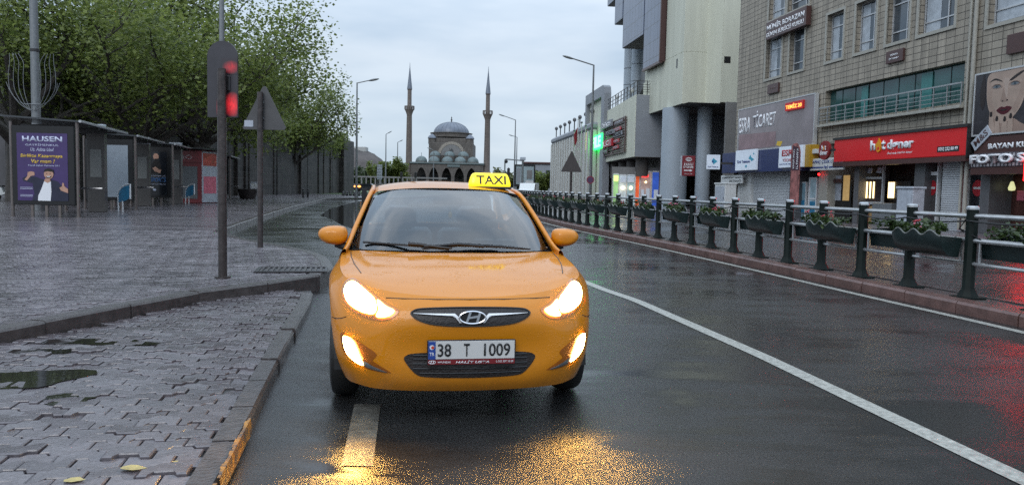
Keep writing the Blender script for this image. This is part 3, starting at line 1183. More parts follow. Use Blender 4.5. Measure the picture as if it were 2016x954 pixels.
# bonnet shut line, bumper crease
mb = MB()
mb.tube([on_body(x, z, .0015) for x, z in [(-.50, .752), (-.40, .752), (-.2, .752), (0, .752), (.2, .752), (.40, .752), (.50, .752)]], .0035, 5)
mb.build('bonnet_shut_line', M['black'], TX)
for s_ in (-1, 1):
    mb = MB()
    pts = []
    for y in np.linspace(.50, 1.25, 16):
        x = np.interp(y, [.50, .75, 1.0, 1.25], [.655, .705, .735, .748])
        h = BV.ray_cast(Vector((s_ * x, y, 3)), Vector((0, 0, -1)))
        if h[0]: pts.append(h[0] + Vector((0, 0, .001)))
    mb.tube(pts, .0035, 5)
    mb.build('bonnet_side_gap', M['black'], TX)
for s_ in (-1, 1):
    MB().tube([on_body(s_ * x, z, .001) for x, z in ((.735, .625), (.765, .61), (.795, .60), (.83, .595), (.855, .60))], .003, 5).build('bumper_seam', M['black'], TX)
# number plate
yp = min(on_body(0, .46).y, on_body(.2, .46).y) - .030
pl = MB().bbox(-.262, .262, yp, yp + .012, .380, .527, .004).build('plate_holder', M['black'], TX)
MB().bbox(-.255, .255, yp - .004, yp - .0005, .414, .521, .0015).build('number_plate', M['plate'], pl)
MB().box(-.255, -.213, yp - .0065, yp - .0045, .415, .520).build('country_band', M['bluebadge'], pl)
MB().box(-.257, .257, yp - .0035, yp - .0005, .383, .412).build('dealer_strip', M['platered'], pl)
text_obj('digits', '38', M['textblack'], pl, -.200, -.122, .430, .506, yp - .0075, .002, 0.012)
text_obj('digits', 'T', M['textblack'], pl, -.047, -.013, .430, .506, yp - .0075, .002, 0.012)
text_obj('digits', '1009', M['textblack'], pl, .072, .228, .430, .506, yp - .0075, .002, 0.012)
text_obj('country_code', 'TR', M['textwhite'], pl, -.248, -.220, .436, .456, yp - .0078, .001)
MB().lathe([(0, 0), (.014, 0), (.014, .001)], (0, 0, 0), 16).build('flag_disc', M['textwhite'], pl).matrix_local = Matrix.Translation((-.234, yp - .0068, .486)) @ Matrix.Rotation(R(90), 4, 'X')
MB().lathe([(0, 0), (.009, 0), (.009, .001)], (0, 0, 0), 12).build('flag_star', mat('flag_red', (.55, .05, .02), .4), pl).matrix_local = Matrix.Translation((-.230, yp - .0080, .485)) @ Matrix.Rotation(R(90), 4, 'X')
text_obj('dealer_name', 'HALİT USTA', M['textwhite'], pl, -.095, .105, .3885, .4065, yp - .0055, .001, 0.015, 0.25)
text_obj('dealer_name', 'HYUNDAI', M['textwhite'], pl, -.198, -.125, .391, .402, yp - .0055, .001, 0.01)
text_obj('dealer_phone', '0 352 337 10 09', M['textwhite'], pl, .145, .248, .392, .404, yp - .0055, .001)
mb = MB()
mb.tube([(-.232 + .020 * math.cos(a), yp - .0055, .3975 + .009 * math.sin(a)) for a in np.linspace(0, 2 * math.pi, 20)], .0016, 4, False)
mb.prism([(-.242, .391), (-.238, .391), (-.233, .404), (-.237, .404)], yp - .006, yp - .005)
mb.prism([(-.229, .391), (-.225, .391), (-.220, .404), (-.224, .404)], yp - .006, yp - .005)
mb.build('dealer_mark', M['textwhite'], pl)

# greenhouse ---------------------------------------------------------
def lerp(a, b, s): return tuple(a[i] + (b[i] - a[i]) * s for i in range(3))
wb = [(0, 1.06, .958), (.38, 1.10, .956), (.60, 1.19, .953), (.735, 1.32, .948)]
wt = [(0, 1.74, 1.402), (.29, 1.76, 1.394), (.46, 1.80, 1.380), (.565, 1.865, 1.357)]
def screen_rows(b0, t0, n=6, bow=.025):
    rr = []
    for i in range(n + 1):
        s = i / n
        row = []
        for p, q in zip(b0, t0):
            x, y, z = lerp(p, q, s)
            k = math.sin(math.pi * s) * bow
            row.append((x, y - k * .5, z + k * .8))
        rr.append(row)
    return rr
ws = MB(); ws.grid(screen_rows(wb, wt))
wso = mirrored(ws, 'windscreen', M['windscreen'], TX, True, 2)
# black frit round the glass
fr_ = screen_rows(wb, wt, 16)
mb = MB()
def shift(p, d=.003): return (p[0], p[1] + d, p[2] - d)
full = screen_rows([lerp(wb[0], wb[0], 0)] + wb[1:], wt, 16)
bottom = [[shift(p) for p in fr_[i]] for i in range(0, 3)]
topb = [[shift(p) for p in fr_[i]] for i in range(15, 17)]
mb.grid(bottom); mb.grid(topb)
sidef = [[shift(lerp(r_[2], r_[3], q)) for q in (.62, .8, 1.0)] for r_ in fr_]
mb.grid(sidef)
mirrored(mb, 'windscreen_border', M['black'], wso, True, 1)
# roof
rz_c = [(1.735, 1.408), (1.95, 1.438), (2.30, 1.466), (2.70, 1.470), (3.05, 1.448), (3.28, 1.410)]
rz_o = [(1.860, 1.362), (2.02, 1.385), (2.32, 1.402), (2.70, 1.404), (3.08, 1.385), (3.34, 1.345)]
rows_ = []
for (yc, zc), (yo, zo) in zip(rz_c, rz_o):
    r_ = []
    for x in (0, .22, .42, .54, .578, .60):
        q = x / .60
        z = zc + (zo - zc) * q ** 3
        y = yc + (yo - yc) * q ** 2
        r_.append((x, y, z - (.03 if x == .60 else 0)))
    rows_.append(r_)
rf = MB(); rf.grid(rows_)
roofo = mirrored(rf, 'roof', M['taxi'], TX, True, 2)
# A pillars: a swept section from the cowl corner up into the roof rail, on to the C pillar
def pillar(side):
    path = [(.800, 1.16, .905), (.770, 1.30, .955), (.720, 1.50, 1.095), (.662, 1.70, 1.235), (.610, 1.88, 1.352), (.598, 2.05, 1.378), (.597, 2.35, 1.396), (.597, 2.70, 1.398), (.600, 3.06, 1.380), (.612, 3.34, 1.335), (.66, 3.62, 1.19), (.71, 3.86, 1.04), (.74, 4.0, .97)]
    rings = []
    for i, p in enumerate(path):
        P = Vector(p)
        d = (Vector(path[min(i + 1, len(path) - 1)]) - Vector(path[max(i - 1, 0)])).normalized()
        outv = (Vector((1, 0, .35)) - d * d.dot(Vector((1, 0, .35)))).normalized()
        upv = d.cross(outv)
        if upv.z < 0: upv = -upv
        w_ = [.075, .050, .036, .034, .034, .03, .028, .028, .03, .05, .08, .10, .10][i]
        t_ = .026
        sec = [(-w_, -.6), (-w_ * .9, .6), (-w_ * .3, 1), (w_ * .5, .85), (w_, .3), (w_, -.5)]
        rings.append([tuple(P + outv * (b * t_) + (upv * -a if i < 5 else upv * -a)) for a, b in sec])
    mb = MB()
    mb.grid([r_ + [r_[0]] for r_ in rings])
    if side < 0: mb.v = [(-x, y, z) for x, y, z in mb.v]
    return mb
for s_ in (-1, 1):
    pillar(s_).build('pillar', M['taxi'], TX, True, 2, angle=80)
# side glass and shoulders
for s_ in (-1, 1):
    ys = np.linspace(1.32, 3.95, 14)
    lo, hi = [], []
    for y in ys:
        zt = np.interp(y, [1.32, 1.88, 2.35, 3.06, 3.34, 3.95], [.965, 1.345, 1.385, 1.37, 1.33, .985])
        xt = np.interp(y, [1.32, 1.88, 2.35, 3.06, 3.34, 3.95], [.772, .612, .598, .600, .615, .742])
        lo.append((s_ * .775, y, .955)); hi.append((s_ * xt, y, max(zt, .957)))
    mid = [lerp(a, b, .5) for a, b in zip(lo, hi)]
    mid = [(p[0] + s_ * .012, p[1], p[2]) for p in mid]
    MB().grid([lo, mid, hi]).build('side_window', M['sideglass'], TX, True)
    sh = [side_pt(NB - 1, y) for y in np.linspace(1.12, 4.05, 20)]
    MB().grid([[(s_ * p[0], p[1], p[2]) for p in sh], [(s_ * (p[0] - .02), p[1], p[2] + .008) for p in sh], [(s_ * (p[0] - .075), p[1], p[2] - .012) for p in sh]]).build('waist_rail', M['taxi'], TX, True)
    MB().box(s_ * .68 - .02, s_ * .68 + .02, 2.38, 2.46, .94, 1.385).build('door_pillar', M['black'], TX)
# cowl, rear screen, boot lid
cw = MB(); cw.grid([[(0, 1.02, .944), (.4, 1.06, .941), (.64, 1.16, .935), (.775, 1.34, .930)], [(0, 1.10, .957), (.4, 1.14, .954), (.63, 1.24, .950), (.765, 1.40, .945)]])
mirrored(cw, 'cowl', M['black'], TX, True, 1)
rw = MB(); rw.grid(screen_rows([(0, 3.86, 1.02), (.35, 3.85, 1.018), (.55, 3.83, 1.01), (.66, 3.80, 1.0)], [(0, 3.30, 1.405), (.29, 3.31, 1.398), (.46, 3.33, 1.38), (.565, 3.35, 1.345)], 4, .02))
mirrored(rw, 'rear_window', glass('rear_glass', (.85, .92, .94), .9, .02, .8), TX, True, 2)
bl = MB(); bl.grid([[(0, 3.84, 1.03), (.4, 3.84, 1.03), (.66, 3.82, 1.01), (.74, 3.80, .985)], [(0, 4.15, 1.03), (.4, 4.14, 1.03), (.64, 4.08, 1.01), (.73, 4.05, .985)], [(0, 4.37, 1.0), (.45, 4.33, 1.0), (.62, 4.26, 1.0), (.71, 4.20, 1.0)]])
mirrored(bl, 'boot_lid', M['taxi'], TX, True, 2)

# inside -------------------------------------------------------------
inn = MB().box(-.72, .72, 1.25, 3.8, .30, .42).box(-.74, -.70, 1.3, 3.8, .3, .95).box(.70, .74, 1.3, 3.8, .3, .95).build('cabin_floor', M['black'], TX)
ds = MB(); ds.grid([[(0, 1.10, .945), (.4, 1.14, .943), (.70, 1.35, .935)], [(0, 1.45, .945), (.4, 1.48, .945), (.71, 1.55, .93)], [(0, 1.62, .90), (.4, 1.62, .90), (.71, 1.62, .88)], [(0, 1.62, .60), (.4, 1.62, .60), (.71, 1.62, .60)]])
mirrored(ds, 'dashboard', mat('dashboard_plastic', (.035, .035, .037), .6), TX, True, 2)
def seat(x, y, wide):
    mb = MB()
    mb.bbox(x - wide, x + wide, y - .25, y + .25, .40, .54, .05)
    m_ = Matrix.Translation((x, y + .28, .52)) @ Matrix.Rotation(R(-12), 4, 'X')
    k = MB(m_); k.bbox(-wide, wide, -.07, .07, 0, .50, .05)
    mb.add([v for v in k.v], k.f)
    k = MB(m_)
    k.bbox(-.135, .135, -.05, .06, .53, .72, .045); k.tube([(-.06, 0, .46), (-.06, 0, .56)], .008, 6); k.tube([(.06, 0, .46), (.06, 0, .56)], .008, 6)
    mb.add([v for v in k.v], k.f)
    return mb
seat(-.36, 2.05, .25).build('front_seat', M['seat'], TX, True)
seat(.36, 2.05, .25).build('front_seat', M['seat'], TX, True)
mb = seat(-.36, 2.95, .33); k = seat(.36, 2.95, .33); mb.add(k.v, k.f)
mb.build('rear_bench', M['seat'], TX, True)
mb = MB()
mm_ = Matrix.Translation((.36, 1.62, 1.0)) @ Matrix.Rotation(R(-65), 4, 'X')
mb.tube([mm_ @ Vector((.18 * math.cos(a), .18 * math.sin(a), 0)) for a in np.linspace(0, 2 * math.pi, 33)], .014, 8, False)
mb.tube([mm_ @ Vector((-.17, 0, 0)), mm_ @ Vector((.17, 0, 0))], .02, 6)
mb.tube([mm_ @ Vector((0, 0, 0)), mm_ @ Vector((0, -.17, 0))], .018, 6)
mb.build('steering_wheel', M['black'], TX, True)
MB().bbox(-.12, .12, 1.80, 1.83, 1.275, 1.335, .012).tube([(0, 1.81, 1.32), (0, 1.80, 1.39)], .008, 6).build('interior_mirror', M['black'], TX)
MB().box(-.055, .055, 1.795, 1.799, 1.36, 1.372).build('screen_sticker', M['white'], TX)
mb = MB()
mb.tube([(.02, 1.80, 1.26), (.02, 1.805, 1.22)], .002, 4); mb.ball((.02, 1.80, 1.19), .018, .018, .03)
mb.build('hanging_charm', M['yellowpaint'], TX)

# wipers, mirrors, wheels, underside, aerial
def on_screen(x, s):
    rr = screen_rows(wb, wt, 20)
    i = min(int(s * 20), 19); f = s * 20 - i
    xs = abs(x)
    def row(r_):
        X = [p[0] for p in r_]
        return Vector((xs, np.interp(xs, X, [p[1] for p in r_]), np.interp(xs, X, [p[2] for p in r_])))
    p = row(rr[i]).lerp(row(rr[i + 1]), f)
    p.x = x
    return p + Vector((0, -.02, .012))
def wiper(pts, blade):
    mb = MB()
    mb.tube([on_screen(x, s) + Vector((0, -.012, .012)) for x, s in pts], [.016, .013, .009, .007][:len(pts)], 6)
    mb.tube([on_screen(x, s) for x, s in blade], .009, 6)
    return mb
wiper([(-.34, .055), (-.25, .045), (-.10, .01), (-.03, .0)], [(-.66, .085), (-.34, .055), (-.05, .005)]).build('wiper', M['black'], TX)
wiper([(.20, .03), (.02, .055), (-.12, .035), (-.23, .02)], [(-.24, .012), (.02, .055), (.32, .05)]).build('wiper', M['black'], TX)
MB().tube([on_screen(x, s) + Vector((0, -.004, .004)) for x, s in ((.16, .055), (.32, .04), (.48, .015), (.56, .0))], [.014, .012, .009, .007], 6).build('wiper_arm', M['black'], TX)
for s_ in (-1, 1):
    mb = MB()
    prof = [(-.118, 0.012), (-.10, .052), (-.06, .074), (.0, .081), (.06, .080), (.098, .070), (.112, .03), (.108, -.03), (.09, -.056), (.04, -.068), (-.03, -.060), (-.085, -.040)]
    rings = []
    for d, k in ((-.085, .35), (-.078, .62), (-.055, .86), (-.02, .98), (.03, 1.0), (.055, .97)):
        rings.append([(s_ * (.885 - px * k), 1.40 + d + (.06 * (.112 - px)) , 1.035 + pz * k) for px, pz in prof])
    mb.grid([r_ + [r_[0]] for r_ in rings])
    mb.add([rings[0][i] for i in range(len(prof))], [tuple(range(len(prof)))])
    mb.add([rings[-1][i] for i in range(len(prof))], [tuple(range(len(prof)))])
    mi = mb.build('side_mirror', M['taxi'], TX, True, 1, angle=60)
    MB().tube([(s_ * .755, 1.36, .955), (s_ * .80, 1.38, .962), (s_ * .86, 1.41, .978)], [.035, .030, .026], 8).build('mirror_foot', M['black'], mi, True)
def wheel(x, y):
    wh = MB()
    cx = x
    prof = [(.20, -.085), (.255, -.092), (.295, -.080), (.309, -.055), (.312, 0), (.309, .055), (.295, .080), (.255, .092), (.20, .085)]
    n = 40
    vs = [(cx + w_, y + r_ * math.cos(2 * math.pi * k / n), .312 + r_ * math.sin(2 * math.pi * k / n)) for r_, w_ in prof for k in range(n)]
    wh.add(vs, [(i * n + k, i * n + (k + 1) % n, (i + 1) * n + (k + 1) % n, (i + 1) * n + k) for i in range(len(prof) - 1) for k in range(n)])
    o = wh.build('wheel', M['rubber'], TX, True)
    rim_ = MB()
    sx = 1 if x > 0 else -1
    vs = [(cx + sx * w_, y + r_ * math.cos(2 * math.pi * k / n), .312 + r_ * math.sin(2 * math.pi * k / n)) for r_, w_ in ((.21, .082), (.20, .06), (.10, .075), (.03, .08), (.0, .08)) for k in range(n)]
    rim_.add(vs, [(i * n + k, i * n + (k + 1) % n, (i + 1) * n + (k + 1) % n, (i + 1) * n + k) for i in range(4) for k in range(n)])
    rim_.build('rim', M['galv'], o, True)
for x in (-.762, .762):
    for y in (AX, AX + 2.57):
        wheel(x, y)
ub = MB().box(-.60, .60, .30, 4.1, .19, .30).box(-.80, -.60, 1.3, 3.0, .19, .30).box(.60, .80, 1.3, 3.0, .19, .30)
for ax in (AX, AX + 2.57):
    for s_ in (-1, 1):
        n = 20
        rr = []
        for k in range(n + 1):
            a = math.pi * k / n
            rr.append([(s_ * .60, ax + .41 * math.cos(a), .26 + .43 * math.sin(a)), (s_ * .815, ax + .41 * math.cos(a), .26 + .43 * math.sin(a))])
        ub.grid(rr)
ub.build('underbody', M['black'], TX)
MB().box(-.55, .55, .34, .38, .24, .70).build('radiator', M['black'], TX)

# roof sign ----------------------------------------------------------
sg_m = mat('sign_shell', (0.85, 0.62, 0.02), 0.25, emit=(1.0, 0.78, 0.0), es=0.85, coat=0.5)
sgp = [(-.185, 0), (.185, 0), (.186, .02), (.172, .10), (.150, .125), (-.150, .125), (-.172, .10), (-.186, .02)]
sgn = thing('roof_sign', None, None, (.362, 1.99, 1.428))
sgn.parent = TX
sgn.scale = (.94, .94, .94)
mb = MB()
rr = []
for z, hw, hd in ((0, .184, .070), (.012, .187, .073), (.035, .184, .068), (.075, .173, .052), (.100, .163, .040), (.114, .150, .030), (.119, .13, .018)):
    sec = []
    for k in range(28):
        a = 2 * math.pi * k / 28
        c_, s2 = math.cos(a), math.sin(a)
        e_ = .35
        sec.append((hw * math.copysign(abs(c_) ** e_, c_), hd * math.copysign(abs(s2) ** e_, s2), z))
    rr.append(sec + [sec[0]])
mb.grid(rr)
mb.add(rr[-1][:-1], [tuple(range(28))])
shell = mb.build('sign_shell', sg_m, sgn, True)
MB().bbox(-.188, .188, -.075, .075, -.022, .0, .006).build('sign_base', M['black'], sgn)
def face(p):
    # lean the letters back onto the sloping face
    z = p.z
    return Vector((p.x, -(np.interp(z, [0, .012, .035, .075, .100, .114], [.070, .073, .068, .052, .040, .030])) - .002, z))
text_obj('sign_letters', 'TAXI', M['textblack'], sgn, -.125, .140, .020, .096, 0, 0, 0.02, 0, basis=face)
for x_ in (-.09, .09):
    pass
# ------------------------------------------------------------------ left: shelters, signs, trees, city wall
M['frameblack'] = mat('black_frame', (0.006, 0.006, 0.007), 0.4, var=0.2)
M['posterpurple'] = mat('poster_purple', (0.055, 0.030, 0.125), 0.16, var=0.12, vscale=3)
M['posterdark'] = mat('poster_dark', (0.014, 0.016, 0.020), 0.16, var=0.3, vscale=3)
M['posterblank'] = mat('blank_panel', (0.27, 0.31, 0.35), 0.22, var=0.12, vscale=2)
M['totem'] = mat('totem_panel', (0.085, 0.075, 0.072), 0.35, var=0.15)
M['totemlight'] = mat('totem_window', (0.24, 0.24, 0.23), 0.3, var=0.15)
M['roofpanel'] = mat('shelter_roof', (0.05, 0.055, 0.06), 0.2, var=0.2)
M['skin'] = mat('skin', (0.48, 0.27, 0.19), 0.5, var=0.08)
M['jacket'] = mat('navy_jacket', (0.02, 0.022, 0.045), 0.7, var=0.2)
M['hair'] = mat('dark_hair', (0.012, 0.009, 0.008), 0.6)
M['yellowtext'] = mat('yellow_letters', (0.70, 0.46, 0.04), 0.4)
M['lilactext'] = mat('pale_letters', (0.55, 0.58, 0.72), 0.4)
M['blue'] = mat('blue_panel', (0.030, 0.20, 0.36), 0.3, var=0.12)
M['kred'] = mat('kiosk_red', (0.24, 0.022, 0.028), 0.35, var=0.15)
M['kgrey'] = mat('kiosk_shutter', (0.17, 0.18, 0.19), 0.4, var=0.1)
M['pink'] = mat('kiosk_poster_pink', (0.62, 0.16, 0.22), 0.3, var=0.3, vscale=5)
M['palegrey'] = mat('pale_panel', (0.42, 0.45, 0.50), 0.3, var=0.2, vscale=4)

def flat(poly, y, m, name, parent, d=0.003):
    return MB().prism(poly, y - d, y).build(name, m, parent)
def disc(cx, cz, rx, rz_, n=16): return [(cx + rx * math.cos(2 * math.pi * k / n), cz + rz_ * math.sin(2 * math.pi * k / n)) for k in range(n)]

ROW = Vector((-0.236, 0.972, 0))
def shelter(base, scale, label, poster, length=5.6, panel=True):
    t = thing('bus_shelter', label, 'bus shelter', base, 0, 'bus shelters along the plaza')
    W = 2.09
    mb_posts = [(0, 0), (-W, 0.02)]
    far_ = ROW * length
    for x, y in mb_posts + [(far_.x - W, far_.y - .25)]:
        MB().tube([(x, y, -.02), (x, y, 2.98)], .052, 12).tube([(x, y, -.01), (x, y, .02)], .09, 10).build('post', M['darksteel'], t, True)
    if panel:
        p = MB().bbox(-W + .07, -.07, -.07, .07, .38, 2.86, .015).build('panel_frame', M['frameblack'], t)
        for k in (.35, .75, 1.15):
            pass
        for q_ in (-W + .6, -W + 1.05, -.62): MB().box(q_, q_ + .08, -.03, .03, 0, .38).build('panel_leg', M['darksteel'], t)
        poster(p, -1.86, -.27, .51, 2.62, -.074)
    # roof: a thin tilted canopy with a metal edge tube
    a, b = Vector((.14, -.12, 2.98)), Vector((-W - .25, -.12, 3.12))
    c_, d_ = b + ROW * (length + .3), a + ROW * (length + .3)
    vs = [a, b, c_, d_]
    MB().add([tuple(v) for v in vs] + [tuple(v + Vector((0, 0, .05))) for v in vs], [(0, 1, 2, 3), (4, 7, 6, 5), (0, 4, 5, 1), (1, 5, 6, 2), (2, 6, 7, 3), (3, 7, 4, 0)]).build('roof', M['roofpanel'], t)
    mb = MB()
    mb.tube([tuple(a + Vector((.02, 0, .03))), tuple(d_ + Vector((.02, 0, .03)))], .045, 8)
    mb.build('roof_edge', M['steel'], t, True)
    mb = MB()
    for k in range(1, 5):
        q = ROW * (length * k / 5)
        mb.box(q.x - W - .1, q.x + .05, q.y - .03, q.y + .03, 2.90, 2.975)
    mb.build('roof_beam', M['darkmetal'], t)
    # glazed back, leaning rail
    q0, q1 = Vector((-W, .3, 0)), Vector((-W, .3, 0)) + ROW * (length - .7)
    MB().add([(q0.x, q0.y, .35), (q1.x, q1.y, .35), (q1.x, q1.y, 2.7), (q0.x, q0.y, 2.7)], [(0, 1, 2, 3)]).build('back_glass', M['pane'], t)
    q0, q1 = ROW * .5 + Vector((-.05, 0, 0)), ROW * .5 + Vector((.70, .05, 0))
    MB().tube([(q0.x - .6, q0.y, .92), (q1.x - .1, q1.y, .92)], .035, 8).build('leaning_rail', M['steel'], t, True)
    return t
M['pane'] = glass('shelter_glass', (.8, .85, .85), .8, .03, 1.0)

def poster_hausen(p, x0, x1, z0, z1, y):
    W, H = x1 - x0, z1 - z0
    b = MB().box(x0, x1, y - .004, y, z0, z1).build('poster', M['posterpurple'], p)
    yy = y - .007
    def T(s, a, b_, c_, d_, m, bold=0.0, sh=0): text_obj('poster_text', s, m, b, x0 + a * W, x0 + b_ * W, z0 + c_ * H, z0 + d_ * H, yy, .002, bold, sh)
    T('HAUSEN', .11, .90, .875, .955, M['lilactext'], .03)
    T('GAYRİMENKUL', .17, .83, .812, .85, M['lilactext'])
    T('Uz. Adata Usul', .27, .73, .735, .785, M['lilactext'], 0, .3)
    T('Birlikte Kazanmaya', .07, .90, .625, .69, M['yellowtext'], .02, .15)
    T('Var mısın ?', .28, .75, .555, .615, M['yellowtext'], .02, .15)
    T('Kendi İşinin Patronu Ol !', .22, .84, .505, .54, M['lilactext'], .01)
    for k, zz_ in enumerate((.19, .17, .08, .06)):
        flat([(x0 + .05 * W, z0 + zz_ * H), (x0 + .30 * W, z0 + zz_ * H), (x0 + .30 * W, z0 + (zz_ + .006) * H), (x0 + .05 * W, z0 + (zz_ + .006) * H)], yy, M['lilactext'], 'small_print', b)
    def P(pts): return [(x0 + a * W, z0 + c_ * H) for a, c_ in pts]
    flat(P([(.28, 0), (.33, .10), (.30, .26), (.12, .29), (.10, .33), (.18, .36), (.36, .355), (.50, .32), (.66, .315), (.80, .29), (.90, .20), (1, .12), (1, 0)]), yy, M['jacket'], 'figure', b)
    flat(P([(.40, 0), (.41, .08), (.47, .17), (.53, .29), (.66, .29), (.67, .14), (.65, 0)]), yy - .004, M['textwhite'], 'figure', b)
    flat(P([(.53, .29), (.55, .33), (.64, .33), (.66, .29), (.60, .265)]), yy - .007, M['skin'], 'figure', b)
    flat([(x0 + .625 * W + q[0] * W, z0 + .395 * H + q[1] * H) for q in disc(0, 0, .095, .072)], yy - .010, M['skin'], 'figure', b)
    flat(P([(.53, .425), (.55, .47), (.64, .485), (.72, .46), (.735, .40), (.70, .432), (.60, .44)]), yy - .013, M['hair'], 'figure', b)
    flat(P([(.555, .352), (.60, .337), (.665, .345), (.69, .37), (.63, .358)]), yy - .013, M['hair'], 'figure', b)
    flat(P([(.58, .366), (.66, .366), (.645, .355), (.60, .355)]), yy - .016, M['textwhite'], 'figure', b)
    for ex in (.588, .655): flat(disc(x0 + ex * W, z0 + .402 * H, .016, .012, 8), yy - .016, M['hair'], 'figure', b)
    flat(P([(.14, .31), (.20, .36), (.21, .42), (.28, .435), (.34, .42), (.345, .375), (.27, .365), (.19, .295)]), yy - .004, M['skin'], 'figure', b)
    flat(P([(1, .12), (.86, .155), (.83, .20), (.88, .215), (.89, .27), (.92, .268), (.93, .22), (1, .18)]), yy - .007, M['skin'], 'figure', b)

def poster_blank(p, x0, x1, z0, z1, y):
    MB().box(x0, x1, y - .004, y, z0, z1).build('blank_poster', M['posterblank'], p)

def poster_dark(p, x0, x1, z0, z1, y):
    b = MB().box(x0, x1, y - .004, y, z0, z1).build('poster', M['posterdark'], p)
    W, H = x1 - x0, z1 - z0
    yy = y - .007
    def P(pts): return [(x0 + (a * .8 + .26) * W, z0 + c_ * H) for a, c_ in pts]
    flat(P([(.30, .50), (.34, .70), (.44, .80), (.62, .80), (.70, .72), (.72, .56), (.60, .50)]), yy, M['hair'], 'figure', b)
    flat([(x0 + (q[0] * .8 + .26) * W, z0 + q[1] * H) for q in disc(.52, .89, .11, .075)], yy - .004, M['skin'], 'figure', b)
    flat(P([(.38, .62), (.50, .66), (.66, .58), (.72, .60), (.68, .50), (.46, .55)]), yy - .004, M['skin'], 'figure', b)
    flat(P([(.44, .83), (.50, .80), (.60, .82), (.60, .845), (.50, .84)]), yy - .007, M['hair'], 'figure', b)
    text_obj('poster_text', 'KONUŞMALAR', M['lilactext'], b, x0 + .52 * W, x0 + .96 * W, z0 + .425 * H, z0 + .455 * H, yy, .002)
    text_obj('poster_text', 'SPORTS', mat('blue_letters', (.04, .13, .32), .4), b, x0 + .50 * W, x0 + .97 * W, z0 + .30 * H, z0 + .40 * H, yy, .002, .02)
    text_obj('poster_text', 'yeni sezon başladı', M['lilactext'], b, x0 + .50 * W, x0 + .96 * W, z0 + .235 * H, z0 + .265 * H, yy, .002)
    flat([(x0 + q[0] * W, z0 + q[1] * H) for q in disc(.62, .12, .05, .025)], yy, M['lilactext'], 'seal', b)

shelter(gp(155, 428, .2), 1, 'nearest bus shelter, a purple poster of a man in white shirt on its end', poster_hausen)
shelter(gp(268, 413, .2), 1, 'bus shelter whose end panel is blank grey, behind the blue barrier', poster_blank, 5.0)
shelter(gp(341, 404.5, .2), 1, 'bus shelter with a black poster of a bald man on its end panel', poster_dark, 4.6)
shelter(gp(453, 392.5, .2), 1, 'farthest bus shelter, small and dark against the stone wall behind the traffic light pole', poster_dark, 5.0)

def totem(u, v, label, h):
    b = gp(u, v, .2)
    t = thing('information_column', label, 'information column', b, 0, 'information columns beside the shelters')
    MB().bbox(-.32, .32, -.11, .11, 0, h, .012).build('column_body', M['totem'], t)
    MB().box(-.20, .22, -.118, -.108, 1.30, 2.32).build('timetable', M['totemlight'], t)
    MB().bbox(-.31, .31, -.10, .10, h + .005, h + .32, .01).build('head_box', M['palegrey'], t)
totem(193, 417, 'brown grey information column with a pale timetable, under the nearest shelter roof', 2.93)
totem(283, 405, 'information column standing between the blank panel and the black poster', 2.93)
totem(347, 401, 'slim information column just left of the red kiosk', 2.93)

def barrier(u, v, label):
    t = thing('blue_barrier', label, 'barrier', gp(u, v, .2), R(-20), 'blue barrier stands')
    MB().tube([(-.30, 0, 0), (-.30, 0, .62), (-.26, 0, .80), (-.12, 0, .95), (.10, 0, 1.04), (.30, 0, 1.06), (.30, 0, .50)], .03, 8).tube([(-.08, 0, 0), (-.08, 0, .42)], .025, 8).build('tube_frame', M['white'], t, True)
    MB().prism([(-.27, .36), (-.27, .66), (-.22, .78), (-.10, .90), (.10, .99), (.28, 1.02), (.28, .62), (.20, .50), (.05, .42)], -.015, .015).build('panel', M['blue'], t)
barrier(245, 417, 'blue panel on a white tube frame, the nearer of two, before the blank poster')
barrier(374, 401, 'blue panel on a white tube frame before the red kiosk')

# red kiosk
k = thing('kiosk', 'red sales kiosk with a closed grey shutter and pink adverts on its side', 'kiosk', gp(397, 400, .2), R(-12))
MB().bbox(-1.55, 0, 0, 1.5, 0, 2.95, .02).build('cabin', M['kred'], k)
MB().box(-1.40, -.25, -.02, 0, .25, 2.05).build('shutter', M['kgrey'], k)
MB().bbox(-1.60, .05, -.06, -.01, 2.25, 2.90, .01).build('fascia', M['kred'], k)
text_obj('fascia_text', 'simit', M['textwhite'], k, -1.40, -1.0, 2.45, 2.68, -.065, .003)
mb = MB(); mb.tube([(-.75 + .2 * math.cos(a), -.066, 2.56 + .1 * math.sin(a)) for a in np.linspace(0, 6.283, 16)], .015, 4, False)
mb.build('fascia_mark', M['textwhite'], k)
MB().bbox(-1.75, .35, -.35, 1.6, 2.97, 3.10, .02).build('roof', M['darkmetal'], k)
s = MB().box(.003, .03, .02, 1.48, .05, 2.9).build('side_panel', M['palegrey'], k)
MB().box(.033, .04, .15, 1.35, .55, 1.50).build('advert', M['pink'], s)
MB().box(.033, .04, .10, 1.40, 2.10, 2.80).build('advert', mat('kiosk_advert_red', (.42, .08, .06), .3, var=.5, vscale=4), s)

